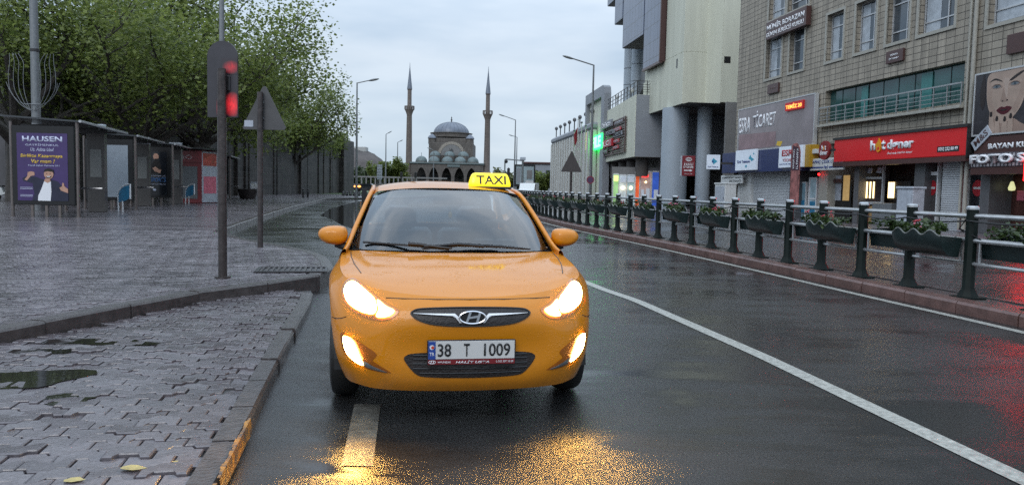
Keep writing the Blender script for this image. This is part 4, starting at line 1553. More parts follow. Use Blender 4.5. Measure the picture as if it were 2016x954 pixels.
# notice, tub, bollards
t = thing('planter_tub', 'dark tapered planter tub standing against the stone wall', 'planter', gp(488, 391, .2))
MB().lathe([(.55, 0), (.78, .72), (.74, .74), (.68, .62), (0, .62)], n=20).build('tub', M['rust'], t, True)
MB().ball((0, 0, .62), .6, .6, .12, 12, 5).build('soil', M['bedding'], t, True)
t = thing('notice_box', 'small white notice box low on the stone wall beside the planter tub', 'notice box', gp(502, 386.5, .2))
MB().bbox(-.4, .4, -.1, .1, .25, 1.25, .02).build('box', M['palegrey'], t)
MB().box(-.3, .3, -.108, -.102, .7, 1.15).build('label', M['white'], t)
MB().box(-.3, -.2, -.05, .05, 0, .26).box(.2, .3, -.05, .05, 0, .26).build('leg', M['darkmetal'], t)
for i, (u, v) in enumerate(((597, 389), (606, 388.6))):
    t = thing('bollard', ['short dark bollard on the far paving, left one of a pair', 'short dark bollard on the far paving, right one of a pair'][i], 'bollard', gp(u, v, .2), 0, 'pair of bollards on the plaza')
    MB().tube([(0, 0, 0), (0, 0, .72)], .09, 10).ball((0, 0, .73), .10, .10, .06).build('post', M['darkmetal'], t, True)
    MB().tube([(0, 0, .55), (0, 0, .60)], .094, 10).build('band', M['galv'], t, True)

# traffic light seen from behind
tl = thing('traffic_light', 'traffic light on a dark pole seen from behind, red glow on its rounded board', 'traffic light', gp(438.5, 548, .2), R(-4))
MB().tube([(0, 0, 0), (0, 0, 2.62)], .054, 16).tube([(0, 0, 0), (0, 0, .03)], .10, 12).build('pole', M['rust'], tl, True)
bd = [(-.22, 2.03), (.17, 2.03), (.17, 2.78)] + [(-.025 + .195 * math.cos(a), 2.78 + .195 * math.sin(a)) for a in np.linspace(0, math.pi, 14)][1:-1] + [(-.22, 2.78)]
M['board'] = mat('signal_board', (0.042, 0.040, 0.048), 0.4, var=0.2)
MB().prism(bd, .075, .10).build('backing_board', M['board'], tl)
def glowmat(name, s, cx, cz, rx, rz_):
    """lamp glow painted on the board as emission, fading out from its middle"""
    m, t, b = nodes(name)
    sx = t.nodes.new('ShaderNodeSeparateXYZ')
    t.links.new(objcoord(t), sx.inputs[0])
    a = math_node(t, 'DIVIDE', math_node(t, 'SUBTRACT', sx.outputs[0], cx), rx)
    c_ = math_node(t, 'DIVIDE', math_node(t, 'SUBTRACT', sx.outputs[2], cz), rz_)
    q = math_node(t, 'SQRT', math_node(t, 'ADD', math_node(t, 'MULTIPLY', a, a), math_node(t, 'MULTIPLY', c_, c_)))
    f = ramp(t, q, .15, 1.0, .98, 0.0)
    b.inputs['Base Color'].default_value = (.042, .035, .042, 1)
    b.inputs['Roughness'].default_value = .4
    f2 = ramp(t, noise(t, objcoord(t, (1, 1, .3)), 60, 2, .6), .3, .45, .7, 1.0)
    b.inputs['Emission Color'].default_value = (1, .02, .03, 1)
    t.links.new(math_node(t, 'MULTIPLY', math_node(t, 'MULTIPLY', f, f2), s), b.inputs['Emission Strength'])
    return m
MB().box(.0, .168, .0725, .0745, 2.04, 2.36).build('lower_glow', glowmat('red_glow', .85, .105, 2.185, .115, .17), tl)  # emissive patches on the board's back imitate the lamps' red glow
MB().box(-.03, .168, .0725, .0745, 2.56, 2.76).build('upper_glow', glowmat('red_glow_dim', .4, .09, 2.65, .12, .09), tl)
MB().box(-.10, -.056, .0725, .0745, 2.04, 2.32).build('side_glow', glowmat('red_glow_side', .45, -.075, 2.15, .035, .14), tl)
MB().bbox(-.08, .08, .05, .074, 2.35, 2.55, .01).build('bracket', M['darkmetal'], tl)

ts = thing('triangular_sign', 'grey back of a triangular road sign on a pole behind the traffic light', 'road sign', gp(512.5, 487, .2), R(-3))
MB().tube([(0, 0, 0), (0, 0, 2.9)], .052, 12).build('pole', M['rust'], ts, True)
zt = 3.02
MB().prism([(-.33, 2.21), (.44, 2.21), (.47, 2.25), (.10, 2.99), (.06, 3.02), (.02, 2.99), (-.36, 2.25)], .06, .075).build('sign_plate', mat('sign_back', (.075, .073, .074), .5, var=.15), ts)
MB().box(-.32, -.15, .052, .0575, 2.26, 2.38).build('sticker', M['palegrey'], ts)
MB().box(-.06, .06, .04, .0585, 2.40, 2.44).box(-.06, .06, .04, .0585, 2.70, 2.74).build('clamp', M['galv'], ts)

# tall pole with a wire tulip, and lamp posts
pb = gp(76, 414, .2)
t = thing('utility_pole', 'thick grey pole rising behind the nearest bus shelter', 'pole', pb)
MB().tube([(0, 0, 0), (-.03, 0, 14)], [.17, .115], 14).tube([(0, 0, 0), (0, 0, .4)], .24, 12).build('shaft', M['galv'], t, True)
MB().tube([(-.012, 0, 5.9), (-.013, 0, 6.0)], .17, 14).build('band', M['darkmetal'], t, True)
to = thing('tulip_ornament', 'tulip shaped wire light ornament fixed to the thick grey pole', 'light ornament', (pb.x - .01, pb.y - .2, 3.9))
for s_ in (-1, 1):
    mb = MB()
    for q in (.32, .5, .68, .86):
        pts = [(.05 * s_, 0, .0), (s_ * q * .55, 0, .25), (s_ * q * .95, 0, .75), (s_ * q * 1.02, 0, 1.3), (s_ * q * .95, 0, 1.75), (s_ * (q * .6 + .30), 0, 2.1)]
        P_ = smooth_path([(p[0], p[2]) for p in pts], 5)
        mb.tube([(p[0], 0, p[1]) for p in P_], .010, 5)
    for q in (.9, 1.0):
        P_ = smooth_path([(s_ * .15, .2), (s_ * .55, .35), (s_ * .85, .7), (s_ * q, 1.05)], 5)
        mb.tube([(p[0], .05, p[1]) for p in P_], .010, 5)
    mb.build('wire_petals', M['galv'], to)
MB().tube([(-.3, 0, .25), (.3, 0, .25)], .014, 5).build('bracket', M['galv'], to)

def lamp(base, h, arm, label, r=.10, group='street lamps', twin=False, rise=.5):
    t = thing('street_lamp', label, 'street lamp', base, 0, group)
    MB().tube([(0, 0, 0), (0, 0, h * .5), (0, 0, h)], [r * 1.25, r, r * .62], 10).tube([(0, 0, 0), (0, 0, .5)], r * 1.9, 10).build('pole', M['galv'], t, True)
    for s_ in ((-1, 1) if twin else (1,)):
        e_ = Vector((arm * s_, 0, h + rise))
        MB().tube([(0, 0, h - .03), tuple(e_)], r * .5, 8).build('arm', M['galv'], t, True)
        d = 1 if arm * s_ > 0 else -1
        m_ = Matrix.Translation(e_) @ Matrix.Rotation(-math.atan2(rise, abs(arm)) * d, 4, 'Y')
        hb = MB(m_)
        hb.ball((d * .40, 0, -.02), .55, .20, .11, 12, 6)
        hb.build('lamp_head', mat('lamp_head', (.25, .26, .26), .4) if 'lamp_head' not in M else M['lamp_head'], t, True)
    return t
M['lamp_head'] = mat('lamp_head', (.22, .23, .23), .4)
def lamp_px(u, vtop, D, arm, label, z0=0.0, r=.10, rise=.25):
    top = dp(u, vtop, D)
    lamp(Vector((top.x, top.y, z0)), top.z - z0, arm, label, r, 'street lamps', False, rise)
p_ = gp(438.5, 431, .2)
lamp(p_, 12.0, -2.0, 'street lamp post rising straight up behind the traffic light', .085)
MB().tube([(p_.x, p_.y, 8.0), (p_.x, p_.y, 8.12)], .105, 10)
lamp_px(703, 163, 75, 1.2, 'tall street lamp standing alone left of the mosque, its arm to the right', .2)
lamp_px(684, 250, 128, -.5, 'thin street lamp by the end of the stone wall', .2, .12)
lamp_px(760, 264, 172, .45, 'thin street lamp before the trees left of the mosque', 0, .14)
lamp_px(783, 280, 200, .5, 'shorter far street lamp close to the left minaret', 0, .15)
lamp_px(1015, 236, 128, -1.9, 'street lamp right of the mosque with its long arm to the left', 0, .12, .6)
lamp_px(1018, 270, 167, -.9, 'faint second street lamp behind the one right of the mosque', 0, .12)
lamp_px(1169, 128, 72, -2.0, 'tall dark street lamp before the white mall front, arm to the left', 0, .12, .55)
lamp_px(854, 296, 175, -.6, 'slim pole lamp standing before the mosque portico', 0, .10)

# person waiting behind the poster
pp = gp(83, 409.5, .2)
def skin_body(name, joints, edges, m, parent, loc=(0, 0, 0), sub=2):
    me = bpy.data.meshes.new(name)
    me.from_pydata([j[0] for j in joints], edges, [])
    o = bpy.data.objects.new(name, me)
    C.objects.link(o)
    md = o.modifiers.new('skin', 'SKIN')
    for i, j in enumerate(joints):
        r_ = j[1]
        me.skin_vertices[0].data[i].radius = (r_, r_) if not isinstance(r_, tuple) else r_
    me.skin_vertices[0].data[0].use_root = True
    md.use_smooth_shade = True
    o.modifiers.new('sub', 'SUBSURF').levels = sub
    o.modifiers['sub'].render_levels = sub
    me.materials.append(m)
    if parent: o.parent = parent
    return o
pe = thing('person', 'person in dark clothes waiting behind the purple poster, shoes showing below', 'person', pp, R(10))
J = [((0, 0, .95), .13), ((0, 0, 1.15), .13), ((0, 0, 1.36), .15), ((0, 0, 1.47), .06), ((0, -.01, 1.56), .075), ((0, -.015, 1.66), .085), ((0, 0, 1.71), .06),
     ((-.11, 0, .90), .10), ((-.14, 0, .50), .065), ((-.17, .02, .10), .05), ((-.20, -.10, .045), .045), ((.11, 0, .90), .10), ((.16, 0, .50), .065), ((.22, .02, .10), .05), ((.26, -.10, .045), .045),
     ((-.20, 0, 1.40), .06), ((-.27, .02, 1.14), .048), ((-.22, -.16, 1.0), .036), ((-.18, -.24, 1.0), .03), ((.20, 0, 1.40), .06), ((.27, .02, 1.14), .048), ((.22, -.16, 1.0), .036), ((.18, -.24, 1.0), .03)]
Ed = [(0, 1), (1, 2), (2, 3), (3, 4), (4, 5), (5, 6), (0, 7), (7, 8), (8, 9), (9, 10), (0, 11), (11, 12), (12, 13), (13, 14), (2, 15), (15, 16), (16, 17), (17, 18), (2, 19), (19, 20), (20, 21), (21, 22)]
skin_body('body', J, Ed, M['jacket'], pe)
for s_ in (-1, 1):
    MB().bbox(s_ * .21 - .055, s_ * .21 + .055, -.22, .08, 0, .10, .03).build('shoe', M['black'], pe, True, 1)
MB().ball((0, -.02, 1.62), .085, .095, .115).build('face', M['skin'], pe, True)
MB().ball((0, .01, 1.67), .093, .10, .09).build('hair', M['hair'], pe, True)

# parked scooter glimpsed left of the shelter
sp = gp(12, 378, .2)
sc = thing('scooter', 'white parked scooter glimpsed at the left edge behind the shelter post', 'scooter', (sp.x, 40, .2), R(0))
sx_ = dp(13, 380, 40).x
sc.location.x = sx_
for x_ in (-.55, .55):
    mb = MB(); mb.tube([(x_ + .22 * math.cos(a), 0, .24 + .22 * math.sin(a)) for a in np.linspace(0, 6.283, 24)], .05, 6, False)
    mb.tube([(x_, -.04, .24), (x_, .04, .24)], .10, 10)
    mb.build('wheel', M['rubber'], sc, True)
MB().prism([(-.75, .35), (-.2, .30), (-.05, .35), (.25, .36), (.42, .60), (.46, .95), (.40, .97), (.30, .62), (.15, .46), (-.1, .46), (-.2, .70), (-.75, .72)], -.12, .12).build('bodywork', M['offwhite'], sc)
MB().bbox(-.75, -.12, -.13, .13, .725, .80, .03).build('seat', M['black'], sc)
MB().tube([(.36, -.28, 1.02), (.40, 0, .98), (.36, .28, 1.02)], .02, 6).build('handlebar', M['black'], sc, True)

# ------------------------------------------------------------------ trees
M['bark'] = mat('plane_bark', (0.060, 0.052, 0.045), 0.7, var=0.5, vscale=5, bump=0.5, bscale=14)
M['leaf'] = leafmat('plane_leaves', (0.065, 0.098, 0.024), (0.27, 0.32, 0.085), .52)
M['leaf_far'] = leafmat('far_leaves', (0.045, 0.07, 0.032), (0.11, 0.15, 0.065), .3)
M['leaf_yellow'] = leafmat('spring_leaves', (0.07, 0.085, 0.025), (0.17, 0.18, 0.06), .3)

def leaf_cloud(centres, spread, n, size, seed, flat_=0.6):
    r_ = np.random.default_rng(seed)
    c_ = np.asarray(centres, float)
    idx = r_.integers(0, len(c_), n)
    p = c_[idx] + np.clip(r_.normal(0, 1, (n, 3)), -1.5, 1.5) * np.asarray(spread)
    a = r_.normal(0, 1, (n, 3)); a[:, 2] *= .5
    a /= np.linalg.norm(a, axis=1)[:, None]
    up = r_.normal(0, .6, (n, 3)) + np.array([0, 0, 1.0])
    b = np.cross(a, up); b /= np.linalg.norm(b, axis=1)[:, None]
    s = size * r_.uniform(.55, 1.25, (n, 1))
    nrm = np.cross(a, b)
    v0, v1, v2, v3 = p - a * s * .5, p + b * s * .46 + nrm * s * .12, p + a * s * .55, p - b * s * .46 + nrm * s * .12
    vs = np.stack([v0, v1, v2, v3], 1).reshape(-1, 3)
    fs = np.arange(n * 4).reshape(n, 4)
    return vs, fs

def tree(name, label, base, h, trunk_h, crown_r, n_leaf, leaf, m, seed, group, lean=(0, 0), limbs=7, tr=.32, cz=None, spread=.45, squash=1.0, levels=3):
    r_ = random.Random(seed)
    t = thing(name, label, 'tree', base, 0, group)
    mb = MB()
    tips = []
    def branch(p, d, Ln, rad, lev):
        pts = [p]
        q = p.copy(); dd = d.copy()
        seg = 4
        for k in range(seg):
            dd = (dd + Vector((r_.uniform(-.22, .22), r_.uniform(-.22, .22), r_.uniform(-.08, .18)))).normalized()
            q = q + dd * (Ln / seg)
            pts.append(q.copy())
            if lev <= 1 and k >= 1: tips.append(tuple(q))
        mb.tube(pts, [rad * (1 - .6 * k / seg) for k in range(seg + 1)], 6 if lev < levels else 8, False)
        tips.append(tuple(q))
        if lev > 0:
            for k in range(3 if lev > 1 else 3):
                s = pts[r_.randint(2, seg)]
                ax = Vector((r_.uniform(-1, 1), r_.uniform(-1, 1), r_.uniform(-.5, .7)))
                nd = (dd + ax * .95).normalized()
                branch(s.copy(), nd, Ln * r_.uniform(.5, .75), rad * .45, lev - 1)
    top = Vector((lean[0] * .3, lean[1] * .3, trunk_h))
    mb.tube([(0, 0, -.1), (lean[0] * .1, lean[1] * .1, trunk_h * .5), tuple(top)], [tr * 1.25, tr, tr * .85], 10)
    for k in range(limbs):
        a = 2 * math.pi * (k + r_.uniform(-.3, .3)) / limbs
        el = r_.uniform(.15, 1.1)
        d = Vector((math.cos(a) * math.cos(el) + lean[0] * .12, math.sin(a) * math.cos(el) + lean[1] * .12, math.sin(el))).normalized()
        Ln = crown_r * (.62 * math.cos(el) ** 2 + (h - trunk_h) / crown_r * .60 * math.sin(el) ** 2)
        branch(top + Vector((0, 0, r_.uniform(-.25, .1) * trunk_h)), d, Ln, tr * .55, levels - 1)
    mb.build('trunk', M['bark'], t, True, fix=False)
    vs, fs = leaf_cloud(tips, (spread * crown_r * .2, spread * crown_r * .2, spread * crown_r * .17), n_leaf, leaf, seed)
    vs[:, 2] = np.maximum(vs[:, 2], trunk_h * .55)
    raw_mesh('crown', vs, fs, m, t)
    return t
PG = 'plane trees on the plaza'
tree('plane_tree', 'big leafy plane tree rising behind the second bus shelter', dp(283, 385, 43) * Vector((1, 1, 0)) if False else Vector((dp(283, 385, 43).x, 43, .2)), 13.5, 3.8, 9.0, 26000, .21, M['leaf'], 3, PG, (0, 0), 9, .42, spread=.62)
tree('plane_tree', 'leafy plane tree at the left edge behind the purple poster', Vector((dp(30, 385, 40).x, 40, .2)), 12.5, 3.6, 8.0, 19000, .21, M['leaf'], 11, PG, (0, 0), 8, .38, spread=.62)
tree('plane_tree', 'plane tree with loose outer twigs hanging over the stone wall toward the sky', Vector((dp(400, 380, 52).x, 52, .2)), 15, 4.2, 9.0, 20000, .23, M['leaf'], 23, PG, (.5, 0), 9, .42, spread=.52)
tree('plane_tree', 'tall plane tree farther back, filling the gap behind the traffic light', Vector((dp(340, 380, 62).x, 62, .2)), 16.5, 5, 11.0, 16000, .27, M['leaf'], 31, PG, (0, 0), 9, .45, spread=.62)
tree('plane_tree', 'plane tree farther back above the nearest shelter roof', Vector((dp(150, 380, 60).x, 60, .2)), 15.5, 4.5, 11.0, 15000, .27, M['leaf'], 41, PG, (0, 0), 9, .45, spread=.65)

tree('plane_tree', 'smaller plane tree leaning over the far end of the stone wall', Vector((dp(575, 380, 88).x, 88, .2)), 13.5, 4.5, 7.0, 11000, .27, M['leaf'], 57, PG, (1.0, 0), 8, .3, spread=.6)

# ------------------------------------------------------------------ the old stone wall
M['basalt'] = tiles('basalt_blocks', 1.1, .55, (0.022, 0.018, 0.016), (0.055, 0.045, 0.040), (0.085, 0.075, 0.068), .025, .5, .8, .6, 'yz', .75, (1.5, 1.5, .10))
wl = thing('city_wall', 'old dark basalt city wall behind the plaza trees', 'wall', (-25.6, 60, .2), R(-1.6))
r_ = random.Random(5)
mb = MB()
prof = []
y_ = -16.0
while y_ < 48:
    st = r_.uniform(1.6, 4.0)
    off = r_.uniform(-.12, .16)
    hh = 7.0 + r_.uniform(-.5, .35)
    mb.bbox(-3.0, off, y_, min(y_ + st, 48) - .003, -.2, hh, .04)
    y_ += st
mb.build('masonry', M['basalt'], wl)
mb = MB().bbox(-3.4, .55, 48, 54, -.2, 7.5, .06)
mb.build('end_tower', M['basalt'], wl)
mb = MB()
for k in range(11):
    yy = r_.uniform(-10, 47)
    mb.bbox(-.3, .24, yy, yy + r_.uniform(.35, .9), -.1, r_.uniform(4.0, 7.2), .05)
mb.build('buttress', M['basalt'], wl)
vs, fs = leaf_cloud([(r_.uniform(-.6, .4), r_.uniform(-12, 50), r_.uniform(5.6, 8.2)) for k in range(90)], (.45, 1.0, .7), 15000, .26, 77)
iv = raw_mesh('ivy_growth', vs, fs, M['leaf'], wl)
# long dark building glimpsed through the trees
bld = thing('old_building', 'long low dark building glimpsed through the leaves behind the left trees', 'building', (-44, 92, 0), R(0))
MB().bbox(-30, 14, 0, 12, 0, 13.2, .1).build('wall', mat('dark_render', (.075, .072, .075), .6, var=.3, vscale=.4), bld)
MB().bbox(-30.6, 14.6, -.6, 12.6, 13.21, 13.9, .1).build('roof', M['darkmetal'], bld)
mb = MB()
for k in range(10): mb.bbox(-28 + k * 4.1, -26.6 + k * 4.1, -.06, -.005, 6.5, 9, .02)
mb.build('window', M['darkglass'], bld)
# ------------------------------------------------------------------ right: railing with flower boxes
rp_ = offset(med, -0.42)                      # the line of posts, seen from the road
P_all = resample(rp_[::-1], 0.05)[::-1]
# arc positions from near to far, one post at Y = 9.52
acc, st = [0.0], None
for a, b in zip(P_all, P_all[1:]): acc.append(acc[-1] + (b - a).length)
def at_s(s):
    i = int(np.searchsorted(acc, s)); i = min(max(i, 1), len(P_all) - 1)
    a, b = P_all[i - 1], P_all[i]
    return a.lerp(b, (s - acc[i - 1]) / max(acc[i] - acc[i - 1], 1e-6)), (b - a).normalized()
s0 = min(range(len(P_all)), key=lambda i: abs(P_all[i].y - 9.50))
S0 = acc[s0] + .30
PIT = 1.13
posts = []
for k in range(-3, 48):
    s = S0 + k * PIT
    if 0 < s < acc[-1] - 1: posts.append((k, s) + at_s(s))
rail = thing('railing', 'dark green post railing with silver tubes along the red kerb of the median', 'railing', (posts[3][2].x, posts[3][2].y, .14))
RO = Vector((posts[3][2].x, posts[3][2].y, 0.14))
def oct_post(mb, p, rz):
    m_ = Matrix.Translation(p) @ Matrix.Rotation(rz, 4, 'Z')
    k = MB(m_)
    k.tube([(0, 0, 0), (0, 0, .05), (0, 0, .13), (0, 0, 1.13)], [.14, .115, .074, .072], 8, True, R(22.5))
    k.bbox(-.15, .15, -.15, .15, -.005, .02, .006)
    return k
for i, (k, s, p, t_) in enumerate(posts):
    rz = math.atan2(t_.y, t_.x)
    q = Vector((p.x, p.y, .14)) - RO
    po = oct_post(None, q, rz).build('post', M['postgreen'], rail, True, angle=35)
    m_ = Matrix.Translation(q) @ Matrix.Rotation(rz, 4, 'Z')
    MB(m_).tube([(0, 0, 1.128), (0, 0, 1.155), (0, 0, 1.175)], [.082, .080, .055], 8, True, R(22.5)).build('post_cap', M['railtube'], po)
def railrun(name, z, r, dn=0.0, sag=0.0, m=None):
    mb = MB()
    pts = []
    for (k, s, p, t_), (k2, s2, p2, t2) in zip(posts, posts[1:]):
        for f in (0, .25, .5, .75):
            q = p.lerp(p2, f)
            n_ = Vector((-t_.y, t_.x, 0))
            pts.append((q.x + n_.x * dn - RO.x, q.y + n_.y * dn - RO.y, z - sag * math.sin(math.pi * f) * (1 + .6 * math.sin(k * 2.3))))
    mb.tube(pts, r, 8)
    mb.build(name, m or M['railtube'], rail, True)
railrun('top_rail', 1.045, .033)
railrun('middle_rail', .735, .032)
railrun('lower_rail', .44, .026)
railrun('cable', .985, .011, .06, .035, M['black'])
for (k, s, p, t_), (k2, s2, p2, t2) in zip(posts[:22], posts[1:23]):
    for f in (.14, .86) if k < 12 else ():
        q = p.lerp(p2, f)
        MB().tube([(q.x - RO.x, q.y - RO.y, .44), (q.x - RO.x, q.y - RO.y, .735)], .016, 6).build('upright_tube', M['railtube'], rail, True)
    if k % 3 == 0:
        q = p; n_ = Vector((-t_.y, t_.x, 0))
        mb = MB(); mb.tube([(q.x + n_.x * .09 - RO.x, q.y + n_.y * .09 - RO.y, 1.0), (q.x + t_.x * .12 + n_.x * .07 - RO.x, q.y + t_.y * .12 - RO.y, .88), (q.x - t_.x * .32 - RO.x, q.y - t_.y * .32 - RO.y, .70)], .010, 5)
        mb.build('loose_cable', M['black'], rail, True)

# flower boxes hung on the tubes
M['boxgreen'] = mat('planter_green', (0.012, 0.022, 0.022), 0.32, var=0.3, vscale=6)
M['lip'] = mat('planter_lip', (0.16, 0.17, 0.16), 0.35, var=0.3, vscale=14)
M['plant'] = leafmat('planter_leaves', (0.015, 0.035, 0.010), (0.07, 0.11, 0.03), .25)
M['petal_r'] = mat('red_petals', (0.42, 0.035, 0.055), 0.5, var=0.3, vscale=30)
M['petal_p'] = mat('pink_petals', (0.55, 0.18, 0.26), 0.5, var=0.3, vscale=30)
M['petal_w'] = mat('white_petals', (0.62, 0.60, 0.48), 0.5, var=0.2, vscale=30)
def flower_box(k, p, t_, front, label):
    n_ = Vector((-t_.y, t_.x, 0)) * (1 if front else -1)      # outwards
    rz = math.atan2(t_.y, t_.x)
    o = thing('flower_box', label, 'flower box', (p.x, p.y, .14), rz, 'flower boxes hung along the railing')
    sg = 1 if front else -1
    r1 = random.Random(k * 7 + 3)
    Lh = .47
    nx = 25
    # wavy front lip, rounded belly
    rows_ = []
    for zf, yo in ((0.795, .35), (.765, .355), (.70, .34), (.61, .30), (.545, .235), (.51, .12), (.51, .05)):
        row = []
        for i in range(nx):
            f = i / (nx - 1)
            x = -Lh + 2 * Lh * f
            q = abs(2 * f - 1)
            taper = 1 - .08 * q ** 6
            z = zf
            if zf == .795: z = .825 - .035 * math.cos(2 * math.pi * f * 3.0) - .01
            row.append((x, sg * (yo * taper + .045), z))
        rows_.append(row)
    rows_.append([(x, sg * .05, .76) for x, y, z in rows_[0]])
    mb = MB(); mb.grid(rows_)
    for e_ in (0, nx - 1): mb.add([r_[e_] for r_ in rows_], [tuple(range(len(rows_)))])
    mb.build('box', M['boxgreen'], o, True, angle=50)
    MB().tube(rows_[0], .010, 6).build('scalloped_lip', M['lip'], o, True)
    MB().grid([[(x, sg * .07, .74) for x, y, z in rows_[0]], [(x, sg * .37, .74) for x, y, z in rows_[0]]]).build('soil', M['bedding'], o)
    cen = [(r1.uniform(-Lh * .92, Lh * .92), sg * r1.uniform(.10, .36), r1.uniform(.79, .90) + (.05 if r1.random() < .2 else 0)) for _ in range(26)]
    vs, fs = leaf_cloud(cen, (.045, .04, .03), 380 if k < 12 else 180, .062, k + 50)
    raw_mesh('foliage', vs, fs, M['plant'], o)
    V, F = [], []
    for col, mm_, cnt in ((0, M['petal_r'], r1.choice([0, 1, 2])), (1, M['petal_p'], r1.choice([0, 1, 1])), (2, M['petal_w'], r1.choice([0, 0, 1]))):
        for c_ in range(cnt):
            cx, cy, cz = r1.uniform(-Lh * .8, Lh * .8), sg * r1.uniform(.12, .34), r1.uniform(.87, .97)
            mb = MB()
            for b in range(6):
                mb.ball((cx + r1.gauss(0, .026), cy + r1.gauss(0, .026), cz + r1.gauss(0, .02)), .016, .016, .012, 6, 4)
            mb.build('blossom', mm_, o, True)
    MB().tube([(-.3, sg * .05, .70), (-.3, 0, .775), (-.3, -sg * .03, .72)], .010, 5).tube([(.3, sg * .05, .70), (.3, 0, .775), (.3, -sg * .03, .72)], .010, 5).build('hook', M['black'], o)
    return o
flab = {-1: 'flower box on the shop side of the railing at the right photo edge',
        0: 'largest flower box, red and cream flowers above a wavy lip, facing the road at right'}
ords = ['first', 'second', 'third', 'fourth', 'fifth', 'sixth', 'seventh', 'eighth', 'ninth', 'tenth', 'eleventh', 'twelfth', 'thirteenth', 'fourteenth', 'fifteenth', 'sixteenth', 'seventeenth', 'eighteenth', 'nineteenth', 'twentieth', 'twenty-first', 'twenty-second', 'twenty-third', 'twenty-fourth', 'twenty-fifth', 'twenty-sixth', 'twenty-seventh', 'twenty-eighth', 'twenty-ninth', 'thirtieth']
for (k, s, p, t_), (k2, s2, p2, t2) in zip(posts, posts[1:]):
    if k < -2 or k > 26: continue
    front = (k % 2 == 0)
    mid = p.lerp(p2, .5)
    if k in flab: lb = flab[k]
    elif k < 0: lb = 'flower box just beyond the right photo edge, on the ' + ('road' if front else 'shop') + ' side'
    else:
        n_ = ords[(k + (0 if front else 1)) // 2]
        lb = n_ + ' flower box from the right on the ' + ('road side, wavy lip facing the road' if front else 'shop side of the railing')
    flower_box(k, mid, t_, front, lb)

# ------------------------------------------------------------------ the row of shops
M['tile'] = tiles('facade_tiles', .47, .27, (0.375, 0.33, 0.265), (0.315, 0.277, 0.222), (0.085, 0.072, 0.058), .016, 0.0, .7, .6, 'xz', .36, (2.2, 2.2, .16))
M['trim'] = mat('stone_trim', (0.36, 0.345, 0.30), .55, var=.12, bump=.15)
M['winglass'] = mat('window_reflecting', (0.055, 0.07, 0.085), .04, var=.35, vscale=.8, spec=1.0)
M['teal'] = mat('teal_glass', (0.022, 0.085, 0.082), .06, var=.4, vscale=.35, spec=.8)
M['darkin'] = mat('dark_interior', (0.030, 0.028, 0.028), .5, var=.3)
M['greypier'] = mat('grey_pier', (0.10, 0.10, 0.105), .4, var=.12)
M['signred'] = mat('red_sign', (0.52, 0.022, 0.026), .28, var=.06, emit=(.6, .02, .025), es=.12)
M['navy'] = mat('navy_fascia', (0.022, 0.035, 0.115), .3, var=.1)
M['brown'] = mat('brown_sign', (0.075, 0.035, 0.032), .35, var=.1)
M['shutter'] = tiles('roller_shutter', 50, .085, (0.58, 0.60, 0.62), (0.55, 0.57, 0.59), (0.20, 0.21, 0.22), .012, 0, 1.0, .4, 'xz', .08)
M['litwhite'] = mat('lit_white_panel', (0.62, 0.68, 0.76), .3, emit=(.75, .85, 1.0), es=.10)
M['signblue'] = mat('blue_letters_dark', (0.02, 0.05, 0.22), .4)
M['cyan'] = mat('cyan_logo', (0.04, 0.32, 0.45), .4)
M['redtext'] = mat('red_letters', (0.42, 0.02, 0.03), .4)
M['warmlamp'] = emitter('warm_shop_lamp', (1.0, .74, .36), 2.4)
M['redneon'] = emitter('red_neon', (1.0, .008, .010), 9.0)
M['greenneon'] = emitter('green_neon', (0.02, 1.0, .16), 2.6)
M['brick'] = mat('orange_brick', (0.26, 0.07, 0.04), .6, var=.3)
M['alu'] = mat('aluminium_frame', (0.55, 0.56, 0.57), .35, .3, var=.08)

def walls(mb, x0, x1, z0, z1, holes, y, depth=.22):
    """a wall face with openings; each opening gets reveals"""
    xs = sorted({x0, x1} | {h[0] for h in holes} | {h[1] for h in holes})
    zs = sorted({z0, z1} | {h[2] for h in holes} | {h[3] for h in holes})
    xs = [x for x in xs if x0 <= x <= x1]; zs = [z for z in zs if z0 <= z <= z1]
    for a, b in zip(xs, xs[1:]):
        for c_, d in zip(zs, zs[1:]):
            cx, cz = (a + b) / 2, (c_ + d) / 2
            if any(h[0] < cx < h[1] and h[2] < cz < h[3] for h in holes): continue
            mb.add([(a, y, c_), (b, y, c_), (b, y, d), (a, y, d)], [(0, 1, 2, 3)])
    for a, b, c_, d in holes:
        vs = [(a, y, c_), (b, y, c_), (b, y, d), (a, y, d), (a, y + depth, c_), (b, y + depth, c_), (b, y + depth, d), (a, y + depth, d)]
        mb.add(vs, [(0, 4, 5, 1), (1, 5, 6, 2), (2, 6, 7, 3), (3, 7, 4, 0)])

SB = thing('shop_building', 'tall beige tiled building with a row of shops and signs at street level', 'building', SHOP.w(0, 0, .15), SHOP.rz)
ZB = .15
def L0(u, v, y=0.0):
    x, z = SHOP.px(u, v, y)
    return x, z - ZB
XL = L0(1450, 218)[0]
wins = []
for (u0, u1) in ((1508, 1540), (1554, 1584), (1626, 1660), (1682, 1723), (1743, 1788), (1805, 1877)):
    a, b = L0(u0, 120)[0], L0(u1, 90)[0]
    wins.append((a, b))
zs_lo, zs_hi = 7.72, 9.95
up = [(L0(1514, 30)[0], L0(1547, 20)[0]), (L0(1551, 20)[0], L0(1593, 10)[0])] + wins[2:]
holes = [(a, b, zs_lo, zs_hi) for a, b in wins] + [(a, b, 10.95, 13.2) for a, b in up]
GB = (L0(1624, 215)[0], L0(1898, 160)[0], 4.78, 6.30)
holes.append(GB)
xr = L0(1912, 160)[0]
wx2 = L0(1944, 60)[0]
